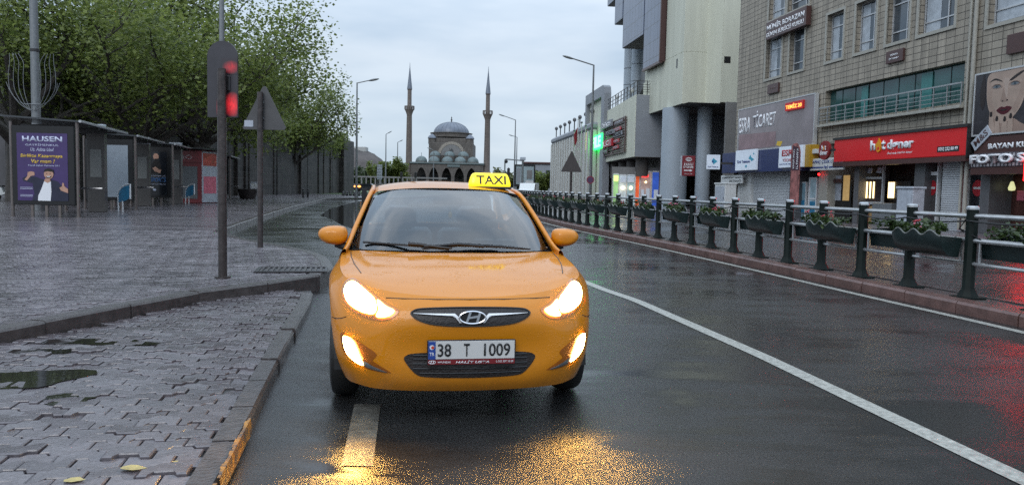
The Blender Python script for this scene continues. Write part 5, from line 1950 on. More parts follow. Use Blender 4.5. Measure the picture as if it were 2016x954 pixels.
holes2 = [(wx2, wx2 + 3.2, 7.35, 9.8), (wx2 + 4.4, wx2 + 7.6, 7.35, 9.8), (wx2, wx2 + 3.2, 10.95, 13.2), (wx2 + 4.4, wx2 + 7.6, 10.95, 13.2)]
mb = MB()
walls(mb, XL, xr, 3.72, 17, holes, 0, .30)
walls(mb, xr, 14, 3.9, 17, holes2, 0, .30)
mb.add([(XL, 0, 0), (XL, 12, 0), (XL, 12, 17), (XL, 0, 17)], [(0, 1, 2, 3)])
mb.add([(14, 0, 0), (14, 12, 0), (14, 12, 17), (14, 0, 17)], [(0, 1, 2, 3)])
mb.add([(XL, 0, 17), (14, 0, 17), (14, 12, 17), (XL, 12, 17)], [(0, 1, 2, 3)])
mb.add([(XL, 1.6, 3.72), (14, 1.6, 3.72), (14, 0, 3.72), (XL, 0, 3.72)], [(0, 1, 2, 3)])
mb.build('wall', M['tile'], SB)
mb = MB().add([(XL, 1.6, 0), (14, 1.6, 0), (14, 1.6, 3.72), (XL, 1.6, 3.72)], [(0, 1, 2, 3)])
mb.build('shop_back_wall', M['darkin'], SB)
def window(a, b, z0, z1, y=0.0, bars=True, m=None, lit=None):
    fr = MB()
    t_ = .13
    for q in ((a - t_, a, z0 - t_, z1 + t_), (b, b + t_, z0 - t_, z1 + t_)): fr.box(q[0], q[1], y - .05, y + .06, q[2], q[3])
    fr.box(a, b, y - .05, y + .06, z1, z1 + t_).box(a, b, y - .055, y + .06, z0 - t_, z0)
    w_ = fr.build('window', M['trim'], SB)
    MB().box(a, b, y + .275, y + .29, z0, z1).build('pane', m or M['winglass'], w_)
    mu = MB()
    yy = y + .26
    mu.box(a, a + .05, yy - .03, yy + .012, z0, z1).box(b - .05, b, yy - .03, yy + .012, z0, z1)
    mu.box(a + .05, b - .05, yy - .03, yy + .012, z1 - .05, z1).box(a + .05, b - .05, yy - .03, yy + .012, z0, z0 + .05)
    if bars:
        zz_ = z0 + (z1 - z0) * .20
        zt_ = z0 + (z1 - z0) * .72
        mu.box(a + .05, b - .05, yy - .031, yy + .010, zz_, zz_ + .05).box(a + .05, b - .05, yy - .031, yy + .010, zt_, zt_ + .05)
        xm = a + (b - a) * .66
        mu.box(xm, xm + .05, yy - .029, yy + .008, z0 + .05, z1 - .05)
    mu.build('sash', M['alu'], w_)
    if lit:
        MB().box(a + .1, a + (b - a) * .45, yy + .005, yy + .0115, z0 + .1, z1 - .1).build('curtain', lit, w_)
M['curtain'] = mat('net_curtain', (.42, .46, .50), .7, var=.25, vscale=3)
for i, (a, b, z0, z1) in enumerate(holes[:-1]): window(a, b, z0, z1, lit=M['curtain'] if i % 3 != 1 else None)
for i, (a, b, z0, z1) in enumerate(holes2): window(a, b, z0, z1, lit=M['curtain'])
# the teal glazed gallery with its balustrade
gl_ = MB().box(GB[0], GB[1], .285, .298, GB[2], GB[3]).build('gallery_glass', M['teal'], SB)
for k in range(1, 9):
    x = GB[0] + (GB[1] - GB[0]) * k / 9
    MB().box(x - .012, x + .012, .265, .283, GB[2], GB[3]).build('glazing_joint', M['darkmetal'], gl_)
MB().box(GB[0] + 2.6, GB[0] + 3.1, .24, .262, GB[2], GB[3] - .1).box(GB[1] - 2.7, GB[1] - 2.05, .24, .262, GB[2], GB[3] - .1).build('inner_columns', mat('teal_column', (.05, .20, .19), .2, var=.1), gl_)
bl_ = MB()
n_ = 13
for k in range(n_ + 1):
    x = GB[0] - .15 + (GB[1] - GB[0] + .3) * k / n_
    bl_.box(x - .02, x + .02, -.22, -.18, GB[2] - .12, GB[2] + .66)
bl_.box(GB[0] - .18, GB[1] + .18, -.235, -.165, GB[2] + .66, GB[2] + .72)
for z in (.08, .24, .40): bl_.box(GB[0] - .15, GB[1] + .15, -.21, -.19, GB[2] + z, GB[2] + z + .025)
bl_.build('balustrade', M['railtube'], SB)
MB().bbox(GB[0] - .25, GB[1] + .2, -.30, -.005, GB[2] - .24, GB[2] - .13, .01).build('ledge', M['trim'], SB)
for u in (1911, 1921):
    x = L0(u, 120)[0]
    MB().tube([(x, -.09, .1), (x, -.09, 16.5)], .075 if u > 1915 else .05, 10).build('drainpipe', M['trim'], SB, True)

def on_shop(name, label, cat, u0, v0, u1, v1, y, d, m, group=None, inset=True, rim=None):
    """a box sign whose face corners are the given photo points; returns thing, face part, width, height"""
    x0, z0 = SHOP.px(u0, v0, y); x1, z1 = SHOP.px(u1, v1, y)
    t = thing(name, label, cat, SHOP.w(x0, y, z0), SHOP.rz, group)
    f = MB().bbox(0, x1 - x0, 0, d, 0, z1 - z0, .012).build('board', m, t)
    if rim:
        W, H = x1 - x0, z1 - z0
        MB().box(-.05, W + .05, -.02, d, -.06, -.001).box(-.05, W + .05, -.02, d, H + .001, H + .06).box(-.05, -.001, -.02, d, 0, H).box(W + .001, W + .05, -.02, d, 0, H).build('rim', rim, t)
    return t, f, x1 - x0, z1 - z0
def tx(f, s, W, H, a, b, c_, d, m, bold=0.0, depth=.02, sh=0.0, y=None):
    return text_obj('lettering', s, m, f, a * W, b * W, c_ * H, d * H, (-depth - .002) if y is None else y, depth, bold, sh)

# red sign
t, f, W, H = on_shop('shop_sign', 'long bright red sign with white letters and a flame above the dark shop front', 'sign', 1641, 319, 1905, 250, -.42, .40, M['signred'])
tx(f, 'h', W, H, .335, .375, .40, .83, M['textwhite'], .03, .05)
tx(f, 't', W, H, .425, .455, .40, .80, M['textwhite'], .03, .05)
tx(f, 'døner', W, H, .470, .665, .38, .80, M['textwhite'], .03, .05)
fl = [(.385, .52), (.375, .60), (.385, .68), (.398, .78), (.402, .92), (.412, .80), (.422, .66), (.424, .52), (.418, .38), (.403, .30), (.390, .38)]
MB().prism([(a * W, b * H) for a, b in fl], -.06, -.002).build('flame', mat('flame_orange', (.75, .30, .01), .35), f)
MB().prism(disc(.404 * W, .47 * H, .008 * W, .075 * H, 12), -.064, -.0605).build('flame_eye', M['signred'], f)
tx(f, 'Özel soslu HATAY döneri', W, H, .47, .655, .20, .30, M['textwhite'], 0, .01, .2)
tx(f, '0352 232 88 99', W, H, .83, .95, .20, .33, M['textwhite'], .02, .01)
MB().box(.822 * W, .958 * W, -.0035, -.0005, .15 * H, .37 * H).build('number_band', M['darkmetal'], f)
MB().box(-.02, W + .02, -.03, .39, -.22, -.02).build('underside', M['brown'], t)
MB().box(-.05, W + .06, -.06, .39, H + .004, H + .12).build('top_cap', M['darkmetal'], t)
MB().box(W + .003, W + .05, -.02, .39, -.1, H).build('end_cap', M['darkmetal'], t)
# round projecting sign
cx, cz = SHOP.px(1626, 296, -1.3)
t = thing('round_sign', 'round dark red sign projecting beside the long bright red sign', 'sign', SHOP.w(cx, -1.3, cz - .42), SHOP.rz)
cyl = MB(); cyl.prism(disc(0, .42, .43, .43, 28), -.10, .02)
f = cyl.build('disc', M['brown'].copy(), t, True)
f.data.materials[0] = mat('round_sign_red', (.21, .016, .018), .35)
tx(f, 'h', .86, .84, -.22, -.07, .50, .78, M['textwhite'], .02, .015, y=-.117)
tx(f, 't', .86, .84, .09, .20, .50, .76, M['textwhite'], .02, .015, y=-.117)
tx(f, 'doner', .86, .84, -.36, .36, .24, .50, M['textwhite'], .02, .015, y=-.117)
MB().prism([(-.04, .45), (-.035, .54), (.0, .62), (.035, .52), (.03, .45), (0, .42)], -.117, -.102).build('flame', mat('flame_small', (.75, .30, .01), .35), f)
MB().box(.40, .80, -.05, .0, .36, .46).build('bracket', M['darkmetal'], t)

# ESRA banner, LED
M['banner'] = mat('grey_banner', (0.27, 0.235, 0.245), .22, var=.2, vscale=.8)
t, f, W, H = on_shop('banner', 'wide faded grey banner with big pale letters below the tiled wall', 'banner', 1452, 298, 1605, 185, -.25, .18, M['banner'], rim=M['alu'])
tx(f, 'ESRA', W, H, .01, .19, .42, .80, M['textwhite'], .02, .012)
tx(f, 'TİCARET', W, H, .22, .54, .50, .90, M['textwhite'], .02, .012)
flat([(.02 * W, .03 * H), (.55 * W, .03 * H), (.55 * W, .36 * H), (.02 * W, .40 * H)], -.004, mat('faded_red', (.26, .17, .18), .3, var=.25, vscale=1.5), 'faded_print', f)
flat([(.56 * W, .05 * H), (.62 * W, .02 * H), (.64 * W, .12 * H), (.58 * W, .14 * H)], -.004, M['yellowtext'], 'faded_print', f)
t, f, W, H = on_shop('led_display', 'red glowing moving text LED display on the grey banner', 'LED sign', 1545, 219, 1581, 196, -.36, .10, mat('led_panel', (.05, .008, .008), .3, emit=(1, .012, .01), es=.22))
tx(f, 'TEMİZ 20', W, H, .06, .94, .20, .80, emitter('led_orange', (1.0, .22, .04), 3.0), .02, .012)

# blue fascia, telecom and ESRA boards
t, f, W, H = on_shop('shop_fascia', 'long dark navy fascia above the closed white roller shutter', 'fascia', 1421, 341, 1580, 287, -.55, .5, M['navy'])
tx(f, 'TEKNOLOJİ', W, H, .80, .90, .04, .09, M['textwhite'], 0, .004)
t, f, W, H = on_shop('shop_sign', 'white square phone shop sign with a blue diamond mark on the navy fascia', 'sign', 1447, 336, 1489, 293, -.72, .14, M['litwhite'], 'white square signs on the fascia')
tx(f, 'Türk Telekom', W, H, .08, .72, .36, .50, M['signblue'], .02, .01)
MB().prism([(a * W, b * H) for a, b in ((.66, .56), (.74, .74), (.80, .60), (.92, .52), (.80, .42), (.76, .50))], -.012, -.002).build('diamond_mark', M['cyan'], f)
MB().prism([(a * W, b * H) for a, b in ((.50, .20), (.55, .28), (.60, .20), (.55, .12))], -.012, -.002).prism([(a * W, b * H) for a, b in ((.86, .78), (.89, .83), (.92, .78), (.89, .73))], -.012, -.002).build('spark_mark', M['cyan'], f)
t, f, W, H = on_shop('shop_sign', 'white square sign with red letters, between the navy fascia and ochre strip', 'sign', 1532, 330.5, 1581, 285, -.72, .14, M['litwhite'], 'white square signs on the fascia')
tx(f, 'ESRA', W, H, .14, .80, .54, .84, M['redtext'], .03, .01)
tx(f, 'TİCARET', W, H, .18, .74, .28, .46, M['redtext'], .01, .01)
tx(f, 'ELEKTRONİK SERVİS', W, H, .05, .6, .14, .20, M['signblue'], 0, .01)
MB().prism([(a * W, b * H) for a, b in ((.66, .12), (.95, .22), (.78, .34), (.72, .30))], -.012, -.002).build('tower_mark', M['brown'], f)
t, f, W, H = on_shop('sign_panel', 'yellow ochre strip at the right end of the navy fascia', 'sign', 1582, 329, 1595, 284, -.58, .5, mat('ochre', (.42, .24, .02), .35))
# projecting phone sign at the left end
px_, pz_ = SHOP.px(1405, 333, -.6)
q = gp(1405, 333, 0)
p0 = dp(1391, 333, 47); p1 = dp(1418, 305, 47)
t = thing('projecting_sign', 'small white projecting sign with blue diamond, left of the navy fascia', 'sign', (p0.x, 47, p0.z), R(-4))
W, H = p1.x - p0.x, p1.z - p0.z
f = MB().bbox(0, W, 0, .12, 0, H, .012).build('board', M['litwhite'], t)
MB().prism([(a * W, b * H) for a, b in ((.36, .58), (.50, .78), (.62, .66), (.80, .56), (.62, .42), (.48, .34), (.46, .50))], -.012, -.002).build('diamond_mark', M['cyan'], f)
MB().prism([(a * W, b * H) for a, b in ((.36, .52), (.46, .62), (.52, .52), (.44, .44))], -.016, -.0125).build('diamond_core', M['signblue'], f)
tx(f, 'Türk Telekom', W, H, .06, .88, .12, .22, M['signblue'], .02, .01)
MB().box(W, W + .9, .03, .09, H * .35, H * .5).build('bracket', M['darkmetal'], t)

# small signs left of the shutter
t, f, W, H = on_shop('shop_sign', 'low grey white board with dark letters above the orange brick doorway', 'sign', 1419, 361, 1461, 344, -.35, .1, M['offwhite'])
tx(f, 'CUMHURİYET SANAT', W, H, .06, .98, .60, .86, M['textblack'], .01, .008)
tx(f, 'SALTANATI', W, H, .42, .96, .14, .44, M['textblack'], .01, .008)
# ground floor parts of the shops
def gbox(name, u0, v0, u1, v1, y, d, m, parent=SB, b=.01):
    x0, z0 = L0(u0, v0, y); x1, z1 = L0(u1, v1, y)
    return MB().bbox(x0, x1, y, y + d, max(z0, 0.002), z1, b).build(name, m, parent), x0, x1, max(z0, .002), z1
def pier(u0, u1, m, y=.0, d=1.55, top=3.70):
    a, b = L0(u0, 400, y)[0], L0(u1, 400, y)[0]
    MB().bbox(a, b, y, y + d, 0, top, .01).build('pier', m, SB)
pier(1451, 1476, M['offwhite'], .05)
gbox('door', 1432, 408, 1452, 364, .3, .2, M['brick'])
a, b = L0(1477, 440, .25)[0], L0(1556, 440, .25)[0]
MB().box(a, b, .25, .30, .0, 2.72).build('roller_shutter', M['shutter'], SB)
MB().bbox(a, b, .10, .45, 2.73, 2.98, .02).build('shutter_box', M['alu'], SB)
pier(1556, 1566, M['greypier'], .0)
d_, a, b, z0, z1 = gbox('shop_window', 1568, 436, 1588, 360, .35, .05, mat('blue_shop_window', (.12, .20, .25), .06, var=.4, vscale=2, emit=(.4, .7, .9), es=.05))
MB().box(a - .04, a, .30, .42, z0, z1 + .05).box(b, b + .04, .30, .42, z0, z1 + .05).box(a, b, .30, .42, z1, z1 + .05).build('frame', M['white'], d_)
MB().box(a + .1, b - .1, .330, .346, .25, .95).build('poster', M['blue'], d_)
d_, a, b, z0, z1 = gbox('shop_door', 1592, 436, 1609, 352, .35, .05, mat('pale_shop_door', (.26, .34, .38), .06, var=.5, vscale=3, emit=(.5, .75, .9), es=.06))
MB().box(a - .08, a, .30, .42, z0, z1 + .08).box(b, b + .08, .30, .42, z0, z1 + .08).box(a, b, .30, .42, z1, z1 + .08).box(a, b, .31, .345, 1.0, 1.08).build('frame', M['white'], d_)
MB().box(a + .05, b - .05, .331, .347, .2, .9).build('poster', M['blue'], d_)
pier(1610, 1627, M['trim'], .0)
t, f, W, H = on_shop('shop_sign', 'white sign with a dark line of lettering and blue stripe, tucked beside the red sign', 'sign', 1594, 336, 1660, 309, -.40, .12, M['offwhite'])
tx(f, 'TAPINÇ ÇİLEK LTD ŞTİ', W, H, .03, .98, .52, .92, M['signblue'], .01, .008)
MB().box(.0, .42 * W, -.008, -.001, .18 * H, .30 * H).box(.60 * W, W, -.008, -.001, .18 * H, .30 * H).build('stripe', M['signblue'], f)
tx(f, 'No:5', W, H, .45, .57, .12, .40, M['signblue'], .02, .008)
mb_, = (MB().ball((0, 0, 0), .06),)
cx, cz = L0(1612, 343, -.2)
mb_ = MB().ball((cx, -.2, cz), .055, .055, .055, 10, 6)
mb_.build('red_lamp', M['redneon'], SB, True)
gbox('air_conditioner', 1590, 303, 1608, 293, -.45, .4, M['offwhite'])
# narrow black double door
d_, a, b, z0, z1 = gbox('shop_door', 1637, 436, 1676, 362, .45, .06, M['black'])
MB().box(a + .12, a + (b - a) * .46, .43, .449, 1.0, 2.2).build('notice', M['palegrey'], d_)
MB().box(a + (b - a) * .58, b - .12, .43, .449, 1.0, 2.2).build('lit_pane', mat('amber_shop', (.30, .20, .08), .3, var=.6, vscale=6, emit=(1, .65, .25), es=.22), d_)
gbox('number_plate', 1628, 440, 1634, 366, .2, .03, M['offwhite'])
gbox('shop_board', 1630, 360, 1655, 352, .3, .04, M['brown'])
pier(1679, 1688, M['greypier'], .0)
# doner shop window with hot lamps
d_, a, b, z0, z1 = gbox('shop_window', 1694, 396, 1738, 352, .40, .05, mat('grill_window', (.05, .035, .03), .05, var=.5, vscale=4))
MB().box(a - .07, a, .36, .47, z0 - 1.1, z1 + .6).box(b, b + .07, .36, .47, z0 - 1.1, z1 + .6).box(a, b, .36, .47, z1, z1 + .09).box(a, b, .36, .47, z0 - .12, z0).build('frame', M['alu'], d_)
for k in (.30, .46, .62):
    x = a + (b - a) * k
    MB().tube([(x, .385, z0 + .15), (x, .385, z1 - .12)], .035, 8).build('hot_lamp', M['warmlamp'], d_, True)
MB().box(a + .05, b - .05, .375, .395, .05, z0 - .2).build('food_poster', mat('food_poster', (.35, .22, .10), .3, var=.7, vscale=5), d_)
MB().prism([(a + .25, z1 + .28), (a + .45, z1 + .52), (a + .75, z1 + .48), (a + .65, z1 + .24)], .43, .45).prism([(a + 1.0, z1 + .28), (a + 1.15, z1 + .52), (a + 1.5, z1 + .48), (a + 1.4, z1 + .24)], .43, .45).build('logo', M['palegrey'], d_)
d_, a, b, z0, z1 = gbox('shop_window', 1744, 420, 1792, 356, 1.0, .05, M['darkin'])
for k in (.08, .18, .28):
    x = a + (b - a) * k
    MB().box(x, x + .10, .96, .985, z1 - .75, z1 - .05).build('hot_lamp', M['warmlamp'], d_)
MB().box(a + (b - a) * .42, a + (b - a) * .60, .96, .985, z1 - .7, z1 - .2).build('notice', M['totemlight'], d_)
MB().bbox(a, b - .2, .3, .9, 0, .95, .03).build('counter', M['kgrey'], d_)
pier(1797, 1817, M['greypier'], .0)
gbox('stripe', 1797, 388, 1817, 384, -.012, .01, M['signred'])
d_, a, b, z0, z1 = gbox('shop_door', 1821, 448, 1848, 345, .35, .05, mat('brown_glass', (.09, .08, .08), .05, var=.3))
MB().box(a - .09, a, .28, .44, 0, 3.3).box(b, b + .06, .28, .44, 0, 3.3).box(a, b, .28, .44, z1, z1 + .14).box(a, b, .30, .42, 0.01, .10).build('frame', M['white'], d_)
MB().box(a - .16, a - .095, .30, .36, .3, 3.0).build('lit_jamb', mat('warm_jamb', (.6, .5, .35), .4, emit=(1, .75, .4), es=.25), d_)
MB().prism(disc((a + b) / 2, 1.62, .24, .30, 18), .333, .346).build('red_disc', M['redtext'], d_)
MB().box((a + b) / 2 - .17, (a + b) / 2 + .17, .325, .332, 1.58, 1.66).build('disc_bar', M['offwhite'], d_)
a, b = L0(1847, 452, .25)[0], L0(1893, 456, .25)[0]
MB().box(a + .1, b - .02, .22, .27, .0, 2.62).build('roller_shutter', M['shutter'], SB)
MB().bbox(a + .4, b + .05, -.2, .20, 2.66, 3.15, .02).build('shutter_box', M['brown'], SB)
MB().box(a + .32, a + .40, -.21, .20, 2.64, 3.17).build('box_edge', M['white'], SB)
MB().tube([(b + .12, .05, .05), (b + .12, .05, 2.9)], .07, 8).build('pink_pipe', mat('pink_paint', (.45, .25, .24), .5), SB, True)
# photo shop at right
a, b = L0(1902, 450, .3)[0], L0(1926, 450, .3)[0]
d_ = MB().box(a, b, .35, .40, 0, 2.65).build('shop_door', M['darkglass'], SB)
MB().box(a - .08, a, .28, .44, 0, 2.8).box(b, b + .08, .28, .44, 0, 2.8).box(a, b, .28, .44, 2.45, 2.65).build('frame', M['offwhite'], d_)
MB().prism(disc((a + b) / 2 + .1, 1.62, .26, .30, 18), .333, .346).build('red_disc', M['redtext'], d_)
MB().box((a + b) / 2 - .1, (a + b) / 2 + .3, .325, .332, 1.58, 1.66).build('disc_bar', M['offwhite'], d_)
pier(1928, 1946, M['greypier'], .0)
a = L0(1948, 450, .3)[0]
d_ = MB().box(a, 13.8, .9, .95, 0, 3.4).build('shop_window', mat('photo_shop_inside', (.085, .035, .028), .25, var=.75, vscale=2.2), SB)
mb = MB()
for k in range(5): mb.box(a + .02 + k * 1.55, a + .07 + k * 1.55, .30, .36, 0, 3.35)
mb.build('frame', M['rust'], d_)
MB().box(a + .8, a + 2.6, .4, .8, 0, .12).build('step', M['offwhite'], d_)
for k in range(7):
    x = a + .5 + k * .55
    MB().box(x, x + .3, .86, .895, 1.2 + .4 * (k % 3), 1.55 + .4 * (k % 3)).build('photo_print', [M['pink'], M['palegrey'], M['yellowtext']][k % 3], d_)
x = L0(1990, 400, .6)[0]
MB().lathe([(.0, .32), (.05, .3), (.12, .08), (.10, 0), (0, -.02)], (x, .6, 1.55), 10).build('shop_bulb', mat('pale_bulb', (.7, .7, .4), .3, emit=(1, 1, .5), es=.5), d_, True)

# upper signs
t, f, W, H = on_shop('driving_school_sign', 'brown driving school sign with two lines of white letters between upper windows', 'sign', 1507, 80, 1588, 11, -.32, .28, M['brown'])
tx(f, 'MÜNİR BORAZAN', W, H, .03, .96, .50, .88, M['textwhite'], .03, .012)
tx(f, 'GÜVEN SÜRÜCÜ KURSU', W, H, .02, .95, .12, .42, M['textwhite'], .02, .012)
t, f, W, H = on_shop('small_sign', 'small brown sign with two tiny lines of letters above the teal glass', 'sign', 1743, 127, 1778, 94, -.12, .11, M['brown'])
tx(f, 'DÜNYA', W, H, .28, .72, .56, .74, M['textwhite'], .02, .008)
tx(f, 'İNTERNET', W, H, .2, .8, .26, .44, M['textwhite'], .02, .008)
t, f, W, H = on_shop('small_sign', 'small brown sign below the two left windows, lettering faded', 'sign', 1510, 186, 1532, 162, -.12, .11, M['brown'])
tx(f, 'FOTO', W, H, .3, .75, .42, .62, mat('faded_letters', (.2, .14, .13), .5), .01, .008)
t, f, W, H = on_shop('small_sign', 'blank brown board under the right-hand upper window', 'sign', 1980, 108, 2030, 58, -.12, .11, M['brown'])
tx(f, 'A', W, H, .9, .95, .1, .15, M['brown'], 0, .002) if False else None

# hair salon poster
t, f, W, H = on_shop('beauty_poster', "large framed poster of a woman's face with hand at her dark lips", 'poster', 1915, 266, 2035, 128, -.30, .22, mat('poster_night', (.045, .042, .050), .2, var=.3, vscale=1.5), rim=M['alu'])
sk = mat('poster_skin', (.40, .30, .245), .25, var=.14, vscale=1.6)
sk2 = mat('poster_skin_shade', (.31, .22, .18), .25, var=.14, vscale=1.6)
ink = mat('poster_ink', (.03, .022, .024), .25)
def PF(pts, dd, m, name='face_print'): flat([(a * W, b_ * H) for a, b_ in pts], -dd, m, name, f, .002)
def SM(pts, n=4): return [(p.x, p.y) for p in spline_loop(pts, n)]
PF(SM([(.18, .02), (.30, .12), (.36, .24), (.70, .22), (.84, .14), (.99, .05), (.99, .0), (.60, .0), (.20, .0)]), .003, sk2, 'neck_print')
PF(SM([(.26, .98), (.22, .72), (.25, .48), (.33, .30), (.46, .17), (.58, .15), (.72, .24), (.84, .40), (.90, .62), (.90, .98), (.60, .99)]), .006, sk)
sk3 = mat('poster_skin_mid', (.355, .26, .212), .25, var=.14, vscale=1.6)
PF(SM([(.265, .95), (.235, .72), (.26, .50), (.335, .315), (.44, .20), (.40, .36), (.33, .52), (.31, .72)]), .0085, sk3, 'cheek_shade')
PF(SM([(.80, .40), (.87, .60), (.885, .90), (.83, .80), (.80, .60), (.70, .40), (.74, .30)]), .0085, sk3, 'cheek_shade')
PF(SM([(.52, .86), (.55, .70), (.53, .58), (.57, .53), (.60, .58), (.60, .72), (.62, .85)]), .0086, mat('poster_skin_light', (.45, .35, .295), .25, var=.1), 'nose_light')
for cx, cz, s_ in ((.40, .755, 1), (.715, .765, -1)):
    PF(SM([(cx - .10, cz - .005), (cx - .04, cz + .045), (cx + .05, cz + .035), (cx + .10, cz - .012), (cx, cz - .038)]), .009, sk2, 'eye_shade')
    PF(SM([(cx - .075, cz - .008), (cx - .02, cz + .026), (cx + .04, cz + .02), (cx + .075, cz - .008), (cx, cz - .025)]), .012, M['kgrey'], 'eye_print')
    PF([(cx + a, cz + b_) for a, b_ in disc(.002, .0, .028, .022, 12)], .015, mat('iris', (.10, .14, .17), .3), 'iris_print')
    PF([(cx + a, cz + b_) for a, b_ in disc(.002, .0, .013, .011, 10)], .018, ink, 'pupil_print')
    PF([(cx - .09, cz + .006), (cx - .02, cz + .036), (cx + .045, cz + .030), (cx + .09, cz - .006), (cx + .04, cz + .020), (cx - .02, cz + .024)], .0175, ink, 'lash_print')
PF(SM([(.26, .84), (.36, .895), (.47, .85), (.50, .82), (.46, .835), (.36, .865)]), .009, ink, 'brow_print')
PF(SM([(.62, .83), (.72, .90), (.84, .95), (.86, .93), (.74, .86), (.66, .82)]), .009, ink, 'brow_print')
PF(SM([(.52, .72), (.50, .60), (.48, .52), (.54, .49), (.62, .51), (.58, .56)]), .009, sk2, 'nose_print')
PF(disc(.52, .51, .018, .010, 8), .012, ink, 'nostril_print'); PF(disc(.60, .515, .018, .010, 8), .012, ink, 'nostril_print')
PF(SM([(.42, .37), (.50, .42), (.555, .405), (.61, .42), (.69, .385), (.62, .31), (.54, .29), (.47, .32)]), .009, mat('dark_lips', (.085, .018, .028), .2), 'lips_print')
PF(SM([(.48, .365), (.55, .35), (.63, .37), (.56, .375)]), .012, ink, 'lips_gap')
for x0_, y0_, x1_, y1_ in ((.36, .02, .33, .36), (.46, .0, .44, .28), (.58, .0, .58, .26), (.68, .0, .68, .30)):
    PF(SM([(x0_ - .045, y0_), (x1_ - .032, y1_ - .05), (x1_, y1_), (x1_ + .032, y1_ - .05), (x0_ + .045, y0_)]), .014, sk, 'finger_print')
    PF(SM([(x1_ - .022, y1_ - .08), (x1_ - .020, y1_ - .02), (x1_, y1_), (x1_ + .020, y1_ - .02), (x1_ + .022, y1_ - .08)]), .017, ink, 'nail_print')
PF(SM([(.16, .99), (.20, .60), (.15, .40), (.10, .70)]), .009, ink, 'hair_print')

t, f, W, H = on_shop('salon_sign', 'dark brown hair salon sign with white letters under the face poster', 'sign', 1917, 306, 2075, 258, -.28, .22, M['brown'])
tx(f, 'BAYAN KUAFÖR', W, H, .20, .98, .30, .66, M['textwhite'], .03, .02)
m_ = MB(Matrix.Translation((.02 * W, -.05, .30 * H)) @ Matrix.Rotation(R(-38), 4, 'Y'))
m_.bbox(0, .95, 0, .04, -.05, .33, .008)
q_ = m_.build('slanted_plate', M['palegrey'], f)
tq = text_obj('lettering', 'M&S', M['brown'], q_, .12, .82, .03, .26, -.01, .006, .01)
tq.matrix_local = Matrix.Translation((.02 * W, -.05, .30 * H)) @ Matrix.Rotation(R(-38), 4, 'Y')
t, f, W, H = on_shop('photo_shop_sign', 'studded photo shop sign with large raised white letters', 'sign', 1911, 330, 2075, 294, -.45, .3, tiles('studded_panel', .16, .16, (.42, .40, .42), (.30, .28, .30), (.05, .04, .05), .03, .5, 1.0, .3))
tx(f, 'FOTO SELÇUK', W, H, .01, 1.35, .12, .90, M['textwhite'], .035, .10)
MB().box(-.02, W, .02, .28, -.25, -.005).build('underside', M['brown'], t)
t, f, W, H = on_shop('neon_sign', 'red glowing neon strip under the photo shop sign at the right edge', 'neon sign', 2013.5, 356, 2190, 300, -.62, .06, emitter('red_tube_light', (1.0, .008, .010), 6.5))
MB().box(0, W, .062, .12, -.05, H + .05).build('tray', M['darkmetal'], t)

# feather banner and street cabinets on the shop pavement
p0 = gp(1562, 440, .15)
p_ = SHOP.w(SHOP.px(1561, 437, -1.6)[0], -1.6, .15)
t = thing('feather_banner', 'tall narrow food banner standing in front of the roller shutter', 'banner', p_, SHOP.rz)
MB().tube([(-.42, 0, 0), (-.42, 0, 3.6)], .025, 8).lathe([(.35, 0), (.35, .05), (0, .07)], (-.42, 0, 0), 14).build('pole', M['darkmetal'], t, True)
bn = MB().prism([(-.40, .55), (.42, .55), (.42, 3.25), (.30, 3.55), (.05, 3.72), (-.25, 3.70), (-.40, 3.60)], -.012, .012).build('cloth', mat('banner_food', (.30, .11, .10), .6, var=.85, vscale=2.2), t)
MB().prism([(-.36, 2.4), (.38, 2.4), (.38, 3.22), (.26, 3.48), (-.30, 3.62)], -.016, -.0125).build('dark_top', mat('banner_plum', (.05, .015, .03), .6), bn)
for xx, s_ in ((-.30, 'TAVUK DÖNER'), (.02, 'KAHVALTI')):
    to_ = text_obj('lettering', s_, M['textwhite'], bn, 0, .95, 0, .17, 0, .002, .02)
    to_.matrix_local = Matrix.Translation((xx + .05, -.019, 3.42)) @ Matrix.Rotation(R(90), 4, 'Y')
def cabinet(u, vb, y, wd, ht, label, m, d=.5):
    x, z = SHOP.px(u, vb, y)
    t = thing('street_cabinet', label, 'cabinet', SHOP.w(x, y, .15), SHOP.rz)
    MB().bbox(-wd / 2, wd / 2, 0, d, .08, ht, .02).build('cabinet_body', m, t)
    MB().bbox(-wd / 2 - .04, wd / 2 + .04, -.04, d + .04, ht + .003, ht + .09, .015).build('cap', m, t)
    MB().box(-wd / 2 + .02, wd / 2 - .02, .02, d - .02, 0, .079).build('plinth', M['greypier'], t)
    MB().bbox(-wd / 2 + .08, wd / 2 - .08, -.014, -.001, .2, ht - .12, .004).build('door_panel', M['palegrey'], t)
    MB().box(wd / 2 - .2, wd / 2 - .16, -.03, -.0145, ht * .5, ht * .5 + .12).build('handle', M['darkmetal'], t)
    return t
cabinet(1416, 408, -1.6, 1.5, 1.75, 'white street cabinet before the dark wall left of the orange doorway', M['offwhite'], .7)
cabinet(1778, 440, -1.3, .95, 1.55, 'pale grey utility cabinet standing before the doner shop', M['palegrey'], .5)
